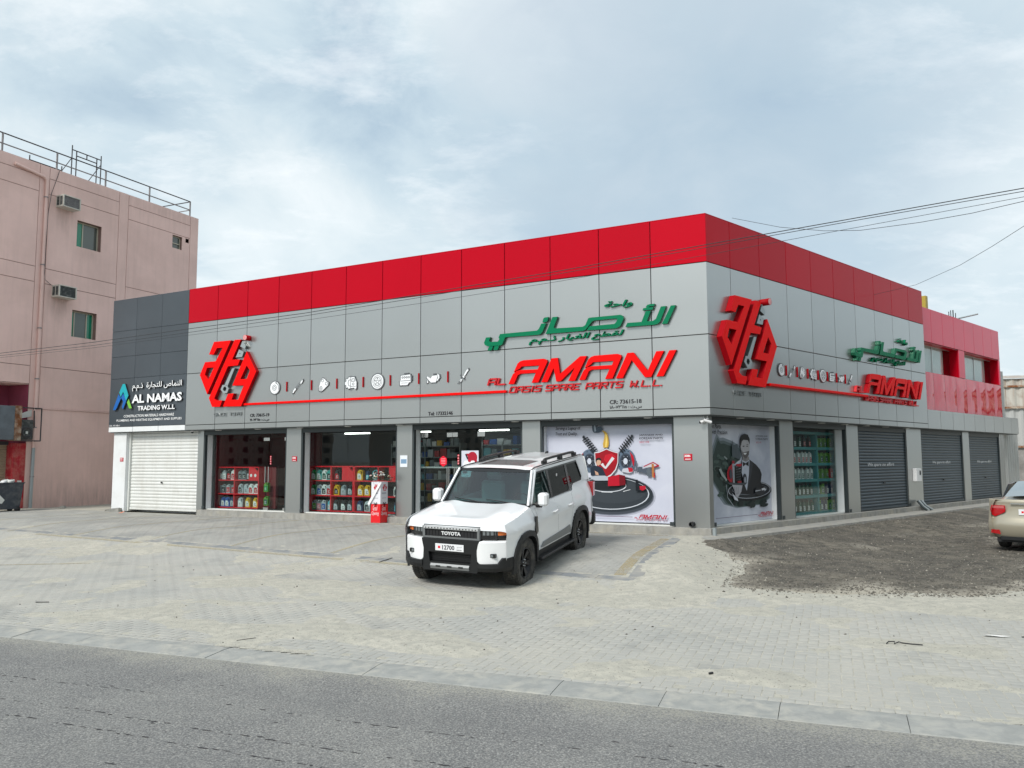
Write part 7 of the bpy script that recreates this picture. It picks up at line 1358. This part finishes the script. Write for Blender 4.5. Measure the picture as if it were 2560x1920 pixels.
for s in (1, -1):
    xs_ = np.linspace(2.115, -2.47, 96); nz = 16; P_ = []; rows_ = []
    m = MB(); V = []; idx = {}
    for i, x in enumerate(xs_):
        for j in range(nz):
            zz = .47 + (ztop(x) - .47) * (j / (nz - 1)); idx[(i, j)] = len(V); V.append([x, zz])
    keep = []
    def inarch(x, z): return any(abs(x - cx) < .52 and ((abs(x - cx) / .50) ** 3 + (max(0, (z - .40)) / .50) ** 3) < 1 for cx in (WB, -WB))
    for i in range(len(xs_) - 1):
        for j in range(nz - 1):
            q = [idx[(i, j)], idx[(i + 1, j)], idx[(i + 1, j + 1)], idx[(i, j + 1)]]
            if not inarch(np.mean([V[k][0] for k in q]), np.mean([V[k][1] for k in q])): keep.append(tuple(q))
    m.add([(x, s * yside(x, z), z) for x, z in V], keep, True); m.build('side_panel', M['carwhite'], suv)
    # arch trim, wheel well
    for cx in (WB, -WB):
        inn = arch_pts(cx, .445); out = arch_pts(cx, .535); m = MB(); 
        yv = lambda p: s * (max(yside(p[0], min(max(p[1], .5), 1.1)), ymax(p[0])) + .012)
        G = [[(a[0], yv(a) - s * .10, a[1]), (a[0], yv(a) + s * .020, a[1]), (b_[0], yv(b_) + s * .016, b_[1]), (b_[0], yv(b_) - s * .03, b_[1])] for a, b_ in zip(inn, out)]
        m.grid(G, False); m.build('arch_trim', M['trim'], suv)
        m = MB(); G = [[(a[0], s * .60, a[1]), (a[0], yv(a) - s * .09, a[1])] for a in arch_pts(cx, .447)]; m.grid(G, False); m.add([(a[0], s * .601, a[1]) for a in arch_pts(cx, .447)], [tuple(range(15))]); m.build('wheel_well', M['black'], suv)
        wheel(suv, cx, s * .835, WR, .255, .245, 6, True, s, M['rimb'])
    # sill, running board, lower cladding
    m = MB(); m.box(-.86, .86, min(s * .80, s * .93), max(s * .80, s * .93), .30, .50, .02); m.build('sill', M['trim'], suv)
    m = MB(); m.box(-.92, .88, min(s * .88, s * 1.03), max(s * .88, s * 1.03), .335, .385, .015); m.build('running_board', M['trim'], suv)
    m = MB(); m.prism([(.72, .52), (.62, .60), (-.55, .64), (-.80, .66), (-.86, .52)], s * .90, s * .962, back=True); dm = m.build('door_moulding', M['grey_trim'], suv)
    # door gaps, handles, filler
    for pts in ([(.80, .55), (.84, .80), (.86, 1.21)], [(-.18, .53), (-.16, 1.22)], [(-.98, .98), (-1.10, 1.22)], [(-.90, .62), (-.92, .80), (-.98, .98)], [(1.02, 1.205), (.98, 1.10), (.86, 1.06)]):
        for a, b_ in zip(pts[:-1], pts[1:]):
            m = MB(); k = 5; G = []
            for i in range(k + 1): u = i / k; x = a[0] + (b_[0] - a[0]) * u; z = a[1] + (b_[1] - a[1]) * u; G.append([(x - .003, s * (yside(x, z) + .0012), z), (x + .003, s * (yside(x, z) + .0012), z)])
            m.grid(G, False); m.build('panel_gap', M['gapd'], suv, recalc=False)
    for x in (.0, -.84):
        m = MB(); yh = yside(x, 1.03); m.tube([(x - .11, s * (yh + .004), 1.035), (x - .09, s * (yh + .035), 1.035), (x + .09, s * (yh + .035), 1.035), (x + .11, s * (yh + .004), 1.035)], .016, 8); m.build('door_handle', M['carwhite'], suv)
    m = MB(); m.prism([(.98, 1.10), (1.04, 1.10), (1.06, .86), (1.0, .80), (.95, .84)], s * (yside(1.0, .95) - .01), s * (yside(1.0, .95) + .024), back=True); m.build('wing_vent', M['gloss'], suv)
    # greenhouse side: y as a function of height
    yg = lambda z: .850 - (z - 1.20) * .215
    def gp(x, z, o=0.): return (x, s * (yg(z) + o), z)
    def gpoly(pts, o0, o1, name, mt, holes=()):
        m = MB(); n = len(pts); flat = list(pts); tr = tessellate_polygon([[Vector((p[0], p[1], 0)) for p in r] for r in [pts] + list(holes)]); flat = [p for r in [pts] + list(holes) for p in r]; N2 = len(flat)
        fs = [tuple(t_) for t_ in tr] + [tuple(N2 + i for i in t_) for t_ in tr]; k = 0
        for r in [pts] + list(holes):
            for i in range(len(r)): fs.append((k + i, k + (i + 1) % len(r), N2 + k + (i + 1) % len(r), N2 + k + i))
            k += len(r)
        m.add([gp(*p, o1) for p in flat] + [gp(*p, o0) for p in flat], fs); return m.build(name, mt, suv)
    w1_ = [(.80, 1.265), (-.10, 1.265), (-.10, 1.74), (.44, 1.74), (.52, 1.70)]; w2_ = [(-.20, 1.265), (-1.06, 1.265), (-1.12, 1.31), (-1.12, 1.74), (-.20, 1.74)]; w3_ = [(-1.23, 1.36), (-1.90, 1.375), (-1.97, 1.44), (-1.90, 1.69), (-1.84, 1.735), (-1.23, 1.735)]
    outer = [(1.04, 1.22), (.50, 1.81), (-2.36, 1.81), (-2.46, 1.33), (-1.42, 1.33), (-1.15, 1.22)]
    gpoly(outer, -.035, 0., 'cabin_side', M['carwhite'], [[(.931, 1.249), (.501, 1.766), (-1.861, 1.766), (-2.001, 1.44), (-1.931, 1.359), (-1.421, 1.349), (-1.15, 1.249)]])
    band = [(.93, 1.25), (.50, 1.765), (-1.86, 1.765), (-2.0, 1.44), (-1.93, 1.36), (-1.42, 1.35), (-1.15, 1.25)]
    gpoly(band, -.034, .003, 'window_surround', M['gloss'], [w1_, w2_, w3_])
    for nm, w_ in (('front_side_window', w1_), ('rear_side_window', w2_), ('quarter_window', w3_)): gpoly(w_, -.010, -.004, nm, M['sideglass'] if nm != 'front_side_window' else M['carglass'])
    # mirror
    mr = MB(); mr.tube([(.74, s * .86, 1.25), (.75, s * .98, 1.24)], [.05, .035], 8); st_ = mr.build('mirror_stalk', M['trim'], suv)
    mr = MB(); mr.box(.66, .84, min(s * .93, s * 1.09), max(s * .93, s * 1.09), 1.24, 1.46, .035); mr.build('mirror_cap', M['carwhite'], suv); mr = MB(); mr.box(.652, .659, min(s * .945, s * 1.075), max(s * .945, s * 1.075), 1.26, 1.44); mr.build('mirror_glass', M['chrome'], suv)
    # roof rail
    rr_ = MB(); rr_.tube([(-.25, s * .62, 1.86), (-.38, s * .625, 1.915), (-.7, s * .63, 1.922), (-1.7, s * .63, 1.922), (-2.0, s * .625, 1.91), (-2.1, s * .62, 1.86)], .026, 8)
    for x in (-.33, -1.2, -2.05): rr_.box(x - .09, x + .09, s * .625 - .03, s * .625 + .03, 1.83, 1.90, .01)
    rr_.build('roof_rail', M['trim'], suv)
    # head lamp, bumper corner, fog lamp
    xf = lambda y, q: 2.285 - .19 * max(0, (abs(y) - .47) / .40) ** 1.8 - q
    def band(y0, y1, lo, hi, q, dep, name, mt, par, n=9, ch=0.):
        bm_ = MB(); G = []
        for u in np.linspace(0, 1, n):
            y = y0 + (y1 - y0) * u; a_ = lo(u); b_ = hi(u); x = xf(y, q); G.append([(x - dep, s * y, a_), (x - ch, s * y, a_), (x, s * y, a_ + ch), (x, s * y, b_ - ch), (x - ch, s * y, b_), (x - dep, s * y, b_)])
        bm_.grid(G, False)
        for g_ in (G[0], G[-1]): bm_.add(g_, [tuple(range(6))])
        return bm_.build(name, mt, par)
    K = lambda v: (lambda u: v)
    hl_o = band(.50, .885, lambda u: .895, lambda u: 1.072 - .01 * u, .085, .12, 'headlamp_housing', M['gloss'], suv, ch=.008)
    band(.535, .745, K(.962), K(1.048), .083, .004, 'reflector', M['lamp'], hl_o, 5)
    for k in range(3): band(.575 + k * .06, .592 + k * .06, K(.962), K(1.048), .080, .004, 'lamp_divider', M['gloss'], hl_o, 2)
    band(.755, .88, K(.955), K(1.045), .081, .03, 'indicator', M['amber'], hl_o, 4, .004)
    bc = band(.47, .885, lambda u: .505 + .05 * max(0, .12 - u) / .12 + .085 * max(0, (u - .70) / .30), lambda u: .885 - .04 * max(0, .12 - u) / .12 - .01 * u, 0., .16, 'bumper_corner', M['carwhite'], suv, 12, .022)
    fg = MB(); a_, b_ = sorted((s * .64, s * .76)); fg.box(2.15, xf(.68, 0) + .004, a_, b_, .625, .69, .006); fo = fg.build('fog_lamp_bezel', M['gloss'], bc); fg = MB(); fg.lathe([(.022, 0), (.0, .004)], (xf(.68, 0) + .0045, s * .70, .657), 'x', 12); fg.build('fog_lamp', M['lamp'], fo)
    lp = MB(); Gl = []
    for u in np.linspace(0, 1, 9): ang = u * R(80); yy = .48 + .47 * math.sin(ang) ** .9 if u > 0 else .48; xx = 1.84 + .47 * math.cos(ang) ** .8; Gl.append([(xx - .10, s * (yy - .08), .385), (xx - .02, s * yy, .415), (xx, s * (yy + .008), .47), (xx - .005, s * (yy + .006), .61 if u > .6 else .53), (xx - .06, s * (yy - .04), .625 if u > .6 else .535)])
    lp.grid(Gl, False); lp.build('lower_lip', M['trim'], suv)
    tl = MB(); tl.box(-2.50, -2.36, min(s * .80, s * .93), max(s * .80, s * .93), .98, 1.28, .01); tl.build('tail_lamp', M['redlens'], suv)
# hood: raised flanks, sunken middle
def hoodz(x, y):
    a = abs(y) / .86; z = ztop(x) + .012 + .030 * (1 - a ** 2.2) + .022 * math.exp(-((abs(y) - .55) / .13) ** 2) * sst((2.15 - x) / .6) - .020 * math.exp(-(y / .40) ** 4) * sst((2.1 - x) / .3)
    z -= .10 * max(0, (x - 2.05) / .17) ** 2 * .5; z -= .10 * max(0, a - .93) / .07 * .25; return z
m = MB(); ys_ = np.linspace(-1, 1, 41); HX = lambda x, yy: x - .17 * max(0, (abs(yy) - .52) / .48) ** 1.8 * max(0, (x - 1.2) / 1.0) ** 2
m.grid([[(HX(x, yy), yy * (yside(min(HX(x, yy), 2.2), ztop(x)) - .004), hoodz(x, yy * .86)) for yy in ys_] for x in np.linspace(2.225, 1.02, 26)]); m.build('hood', M['carwhite'], suv)
m = MB(); m.grid([[(HX(2.225, yy) + (.008 if k else 0), yy * (yside(min(HX(2.225, yy), 2.2), ztop(2.225)) - .004), hoodz(2.225, yy * .86) - (.03 if k else 0.)) for yy in ys_] for k in (0, 1)]); m.build('hood_edge', M['carwhite'], suv)
m = MB(); m.box(2.0, 2.225, -.50, .50, 1.073, 1.095, .006); m.build('grille_top_trim', M['grey_trim'], suv)
m = MB(); m.box(1.95, 2.12, -.74, .74, .45, 1.05); m.box(1.0, 1.95, -.56, .56, .40, 1.05); m.box(-2.42, 1.0, -.80, .80, .32, .62); m.box(-2.4, 1.0, -.89, .89, .62, .80); m.build('under_body', M['black'], suv)
m = MB(); yz_prism(m, [(-.50, .885), (.50, .885), (.505, 1.07), (-.505, 1.07)], 2.10, 2.25, [[(-.46, .912), (.46, .912), (.46, 1.025), (-.46, 1.025)]]); g_ = m.build('grille_surround', M['grey_trim'], suv)
m = MB(); m.box(2.10, 2.225, -.47, .47, .905, 1.03); gi = m.build('grille_insert', M['black'], g_)
for i in range(17): m = MB(); x_ = -.45 + i * .056; m.box(2.226, 2.231, x_ - .003, x_ + .003, .915, 1.022); m.build('grille_rib', M['trim'], g_)
m = MB(); m.box(2.25, 2.26, -.48, .48, 1.03, 1.067, .004); sp_ = m.build('grille_strip', M['chrome'] if False else mat('silver_strip', (.62, .63, .64), .35, .4), g_)
for i in range(17): m = MB(); x_ = -.44 + i * .055; m.box(2.2601, 2.2615, x_ - .012, x_ + .010, 1.040, 1.056); m.build('strip_slot', M['black'], g_)
FCAR = Frame((0, 0, 0), (0, 1, 0), (1, 0, 0))      # x = car's left, y = forward, z up (reads correctly from the front)
m = MB(FCAR); put_text(m, 'TOYOTA', -.17, .17, .938, 2.232, 2.243, .058, bold=.035); m.build('grille_lettering', M['chrome'] if False else mat('letter_silver', (.72, .73, .74), .3), g_)
m = MB(); yz_prism(m, [(-.47, .38), (.47, .38), (.50, .46), (.475, .58), (.465, .72), (.50, .88), (-.50, .88), (-.465, .72), (-.475, .58), (-.50, .46)], 2.05, 2.29, [[(-.36, .52), (.36, .52), (.38, .675), (-.38, .675)]]); bb = m.build('bumper_centre', M['trim'], suv)
m = MB(); m.box(2.02, 2.21, -.42, .42, .50, .70); m.build('lower_grille', M['black'], bb)
for i in range(5): m = MB(); m.box(2.211, 2.225, -.39, .39, .53 + i * .032, .538 + i * .032); m.build('grille_bar', M['trim'], bb)
m = MB(); m.prism([(2.18, .385), (2.30, .41), (2.315, .46), (2.28, .505), (2.18, .505)], -.34, .34, back=True); sk = m.build('skid_plate', M['grey_trim'], suv)
for y_ in (-.20, 0, .20): m = MB(); m.box(2.311, 2.3165, y_ - .04, y_ + .04, .445, .468); m.build('skid_slot', M['trim'], sk)
def nplate(par, fr, x0, x1, z0, z1, y, num, cut=None):
    m = MB(fr); m.box(x0, x1, y, y + .012, z0, z1, .003); p = m.build('number_plate', M['plate'], par); y += .0125; h = z1 - z0; w_ = x1 - x0
    m = MB(fr); m.box(x0 + w_ * .10, x0 + w_ * .18, y, y + .001, z0 + h * .34, z0 + h * .68); m.build('plate_emblem', pcol((215, 20, 40)), p)
    m = MB(fr); put_text(m, num, x0 + w_ * .25, x0 + w_ * .68, z0 + h * .17, y, y, h * .66, bold=.03); put_text(m, '\ufee6\ufef3\ufeae\ufea4\ufe92\ufedf\ufe8d', x0 + w_ * .76, x0 + w_ * .93, z0 + h * .52, y, y, h * .26); put_text(m, 'BAHRAIN', x0 + w_ * .76, x0 + w_ * .93, z0 + h * .16, y, y, h * .15, bold=.03); m.build('plate_number', M['ink'], p, recalc=False)
nplate(suv, FCAR, -.25, .25, .70, .81, 2.291, '12700')
# cowl, windscreen, wipers, cabin
m = MB(); m.grid([[(x, y, z + .012 * math.cos(y * 1.6)) for y in np.linspace(-.88, .88, 12)] for x, z in ((1.03, 1.262), (.90, 1.275))]); m.grid([[(x, y, z) for y in (-.88, .88)] for x, z in ((1.03, 1.265), (1.03, 1.19))]); m.build('cowl', M['trim'], suv)
def ws(u, v):   # u across -1..1, v up 0..1
    x = .955 - .475 * v - .05 * abs(u) ** 2.5; z = 1.265 + .55 * v; y = u * (.815 - .10 * v); return x, y, z
m = MB(); m.grid([[ws(u, v) for u in np.linspace(-.93, .93, 17)] for v in np.linspace(.03, .90, 8)]); m.build('windscreen', M['carglass'], suv)
m = MB()
for (u0, u1, v0, v1) in ((-1, -.93, 0, 1), (.93, 1, 0, 1), (-.93, .93, .90, .985), (-.93, .93, 0, .03)):
    G = [[ws(u, v) for u in np.linspace(u0, u1, 3 if u1 - u0 < .5 else 17)] for v in np.linspace(v0, v1, 6 if v1 - v0 > .5 else 2)]; m.grid([[(p[0] + .004, p[1], p[2]) for p in r_] for r_ in G])
m.build('windscreen_surround', M['gloss'], suv)
for s in (1, -1):
    m = MB(); G = []
    for v in np.linspace(-.03, 1.0, 8):
        x, y, z = ws(1., v); G.append([(x + .012, s * (y - .012), z), (x + .004, s * (y + .022), z), (x - .06, s * (y + .026), z)])
    m.grid(G); m.build('front_pillar', M['carwhite'], suv)
for y0, y1 in ((.62, .02), (-.06, -.66)):
    p0 = ws(y0 / .9, 0.0); p1 = ws(y1 / .9, .10); m = MB(); m.tube([(p0[0] + .04, p0[1], p0[2] + .015), ((p0[0] + p1[0]) / 2 + .03, (p0[1] + p1[1]) / 2, (p0[2] + p1[2]) / 2 + .02), (p1[0] + .02, p1[1], p1[2] + .01)], [.014, .010, .006], 6); m.build('wiper', M['black'], suv)
def roofz(x, y): return 1.812 + .045 * (1 - (abs(y) / .715) ** 3) * 1.0 + .018 * math.sin(math.pi * np.clip((.48 - x) / 2.8, 0, 1)) + (.010 * math.exp(-((abs(y) - .33) / .05) ** 2) if x < -.75 else 0)
m = MB(); m.grid([[(x - .05 * abs(t) ** 2.5 * (x > .3), t * .715, roofz(x, t * .715) - .03 * max(0, (x - .3) / .18) ** 2) for t in np.linspace(-1, 1, 31)] for x in np.linspace(.48, -2.36, 30)]); rf = m.build('roof', M['carwhite'], suv)
m = MB(); m.grid([[(x, s_ * .716, z) for x in (.46, -2.36)] for s_, z in ((1, 1.80), (1, 1.814))]); m.grid([[(x, s_ * .716, z) for x in (.46, -2.36)] for s_, z in ((-1, 1.80), (-1, 1.814))]); m.build('roof_edge', M['trim'], rf)
for s in (1, -1):
    m = MB(); m.tube([(.50, s * .69, 1.805), (.30, s * .68, 1.838), (-.2, s * .68, 1.845), (-2.3, s * .68, 1.842)], .010, 5); m.build('roof_drip_channel', M['trim'], rf)
m = MB(); m.grid([[(x, y, roofz(x, y) + .004 - .03 * max(0, (x - .3) / .18) ** 2) for y in np.linspace(-.44, .44, 12)] for x in np.linspace(.27, -.52, 8)]); sr = m.build('sunroof', M['gloss'], rf)
m = MB(); m.box(-2.2, -2.06, -.02, .02, 1.84, 1.90); m.v = [(x - (.05 if z > 1.87 else 0), y * (.4 if z > 1.87 else 1), z) for x, y, z in m.v]; m.build('aerial', M['black'], rf)
m = MB(); m.box(-2.60, -2.34, -.68, .68, 1.78, 1.81, .01); m.build('roof_spoiler', M['trim'], suv)
m = MB(); m.grid([[(-2.47 + .11 * v_, t * (.90 - .15 * v_ * v_), .50 + (1.30 * v_)) for t in np.linspace(-1, 1, 9)] for v_ in np.linspace(0, 1, 8)]); m.build('tailgate', M['carwhite'], suv)
m = MB(); m.box(-2.60, -2.40, -.92, .92, .38, .66, .04); m.build('rear_bumper', M['trim'], suv)
for s in (1, -1): m = MB(); m.box(-1.95, -1.90, min(s * .72, s * .96), max(s * .72, s * .96), .20, .48); m.build('mud_flap', M['trim'], suv)
# cabin
m = MB(); m.box(.30, .90, -.76, .76, 1.06, 1.25, .05); m.build('dashboard', M['cabin'], suv)
m = MB(); m.box(-2.38, .95, -.84, .84, .80, .86); m.build('cabin_floor', M['cabin'], suv); m = MB(); m.box(-2.34, .40, -.66, .66, 1.775, 1.79); m.build('headlining', M['seat'], suv)
for y_ in (.40, -.40):
    m = MB(); m.box(-.30, .22, y_ - .24, y_ + .24, .86, 1.02, .05); m.box(-.42, -.26, y_ - .24, y_ + .24, 1.0, 1.50, .05); m.box(-.40, -.30, y_ - .13, y_ + .13, 1.52, 1.68, .03); m.build('front_seat', M['seat'], suv)
m = MB(); m.box(-1.30, -1.12, -.64, .64, .95, 1.50, .05); m.build('rear_seat', M['seat'], suv)
m = MB(); m.lathe([(.18, -.012), (.195, 0), (.18, .012)], (.18, .38, 1.16), 'x', 20); m.build('steering_wheel', M['black'], suv)
m = MB(); m.box(.42, .50, -.14, .14, 1.60, 1.70, .02); m.build('rear_view_mirror', M['black'], suv)
tk = MB(); tk.box(.86, .868, .70, .74, 1.70, 1.735) if False else tk.box(-.30, -.292, 0, .001, 0, .001)
m = MB(); x0, z0 = -.62, 1.60; yq = .850 - (z0 - 1.2) * .215 - .004; m.box(x0 - .03, x0 + .03, yq, yq + .003, z0 - .03, z0 + .03); m.build('window_sticker', M['white'], suv)

# ---------- champagne saloon at the right edge, seen from behind
M['gold'] = mat('champagne_paint', (.42, .385, .30), .28, .35, coat=.8)
SY = R(90 - 44); SX = np.array([math.cos(SY), math.sin(SY)]); SL = np.array([-math.sin(SY), math.cos(SY)])
w0_ = np.array([10.56, 17.72]); sc_ = w0_ + SX * 1.275 - SL * .735
sed = vehicle('saloon_car', 'champagne gold saloon seen from behind, cut by the right edge of the picture', 'car', (sc_[0], sc_[1], .055), SY)
def srow(x):
    """half section of the saloon at x: list of (y,z) from sill to roof centre"""
    fr_ = np.clip((x + 2.15) / .30, 0, 1); w = .84 * (0.90 + .10 * sst(fr_)); 
    if x > 1.6: w *= 1 - .12 * ((x - 1.6) / .5) ** 2
    belt = .98 if x < 0 else .95; roof = 1.44
    if x < -2.0: t = .98; top = 1.05 - .0 * x
    def cab():
        if x > 1.35 or x < -1.72: return 0.
        return float(sst((x + 1.72) / .95) if x < -.4 else sst((1.35 - x) / 1.25))
    c = cab(); deck = 1.055 - .02 * ((x + 2.1) / .4) if x < -1.6 else (1.04 if x < .9 else .98 - .22 * ((x - .9) / 1.25) ** 2)
    if x > .9: belt = deck - .06
    topz = deck + (roof - deck) * c; yt = .70 - .14 * c
    return [(w - .06, .26), (w - .01, .38), (w, .56), (w + .012, .74), (w - .01, .86), (w - .05, belt), (yt + (w - .08 - yt) * (1 - c) * .6, belt + (topz - belt) * .45), (yt - .02, belt + (topz - belt) * .82), (yt - .12, topz - .015), (.30, topz), (0, topz + .008)]
for s in (1, -1):
    m = MB(); xs_ = np.linspace(-2.13, 2.10, 60); Pq = [[(x, s * a, b_) for a, b_ in srow(x)] for x in xs_]
    a, b = 60, 11; v = [p for r_ in Pq for p in r_]; fs = []
    for i in range(a - 1):
        for j in range(b - 1):
            xm = (xs_[i] + xs_[i + 1]) / 2; zm = np.mean([Pq[i][j][2], Pq[i][j + 1][2], Pq[i + 1][j][2]])
            if any(math.hypot(xm - cx, zm - .30) < .36 for cx in (-1.275, 1.275)) and j < 5: continue
            fs.append((i * b + j, i * b + j + 1, (i + 1) * b + j + 1, (i + 1) * b + j))
    m.add(v, fs, True); m.build('body', M['gold'], sed)
    # rear face, deep bumper with tucked-in foot
    RZ = [(.27, -2.10), (.33, -2.16), (.50, -2.205), (.60, -2.20), (.66, -2.165), (.74, -2.155), (.90, -2.135), (.985, -2.145), (1.04, -2.15), (1.055, -2.12)]
    m = MB(); m.grid([[(xx + .16 * abs(t) ** 5, s * t * (.845 if z < .70 else .845 - .06 * (z - .7)), z) for t in np.linspace(0, 1, 14)] for z, xx in RZ]); m.build('rear_panel', M['gold'], sed)
    m = MB(); pol = [(.50, .80), (.56, .765), (.70, .70), (.775, .74), (.80, .84), (.765, .93), (.50, .93), (.49, .86)]; n = len(pol); yx = lambda y, z: -2.155 + .16 * (y / .845) ** 5
    m.add([(yx(p[0], p[1]) - .028, s * p[0], p[1]) for p in pol] + [(yx(p[0], p[1]) + .10, s * (p[0] + .02), p[1]) for p in pol], [tuple(range(n))] + [(i, (i + 1) % n, n + (i + 1) % n, n + i) for i in range(n)]); tl_ = m.build('tail_lamp', M['redlens'], sed)
    m = MB(); m.add([(yx(p[0], p[1]) - .031, s * p[0], p[1]) for p in [(.52, .87), (.76, .87), (.75, .915), (.52, .915)]], [(0, 1, 2, 3)]); m.build('lamp_band', M['redlens2'], tl_, recalc=False)
    m = MB(); m.add([(-2.205 + .16 * (p[0] / .845) ** 5, s * p[0], p[1]) for p in [(.60, .34), (.80, .36), (.79, .43), (.62, .43)]], [(0, 1, 2, 3)]); m.build('rear_reflector', M['redlens'], sed, recalc=False)
    m = MB(); m.prism([(-.5, 1.0), (-1.30, 1.03), (-.95, 1.33), (-.5, 1.37)], s * .665, s * .70, back=True); m.v = [(x, y - s * (z - 1.0) * .16 + s * .055, z) for x, y, z in m.v]; m.build('rear_side_window', M['gloss'], sed)
    m = MB(); m.prism([(.95, 1.0), (-.42, 1.0), (-.42, 1.37), (.25, 1.37)], s * .665, s * .70, back=True); m.v = [(x, y - s * (z - 1.0) * .16 + s * .055, z) for x, y, z in m.v]; m.build('front_side_window', M['gloss'], sed)
    m = MB(); m.box(.62, .78, min(s * .86, s * 1.02), max(s * .86, s * 1.02), .98, 1.12, .03); m.build('door_mirror', M['gold'], sed)
    for cx in (-1.275, 1.275): wheel(sed, cx, s * .735, .305, .185, .205, 8, False, s, M['grey_trim'], False)
m = MB(); m.grid([[(-1.74 + .80 * v_ , t * (.60 - .10 * v_), 1.075 + .335 * v_ ** .85 + .035 * (1 - abs(t) ** 2)) for t in np.linspace(-1, 1, 9)] for v_ in np.linspace(.02, .95, 8)]); m.build('rear_window', mat('rear_glass', (.18, .23, .26), .08, coat=1.), sed)
m = MB(); m.box(-2.05, 2.0, -.70, .70, .18, .30); m.build('underside', M['black'], sed); m = MB(); m.box(-2.14, -2.08, -.62, .62, .22, .30, .01); m.build('rear_valance', M['trim'], sed)
m = MB(); m.box(-2.185, -2.165, -.40, .40, .955, .975, .004); m.build('boot_trim', M['chrome'], sed)
FRB = Frame((0, 0, 0), (0, -1, 0), (-1, 0, 0)); nplate(sed, FRB, -.26, .26, .745, .86, 2.162, '378421'[:3] + '   ' if False else '378')
m = MB(FRB)
for (rx, rz) in ((.075, .050), (.028, .048)):
    q = [(rx * math.cos(t_), 1.0 + rz * math.sin(t_)) for t_ in np.linspace(0, 2 * math.pi, 22)]; stroke(m, q, .012, 2.15, 2.168)
m.build('oval_badge', M['chrome'], sed)
for pts in ([(-2.12, .47), (-2.0, .47)],): pass
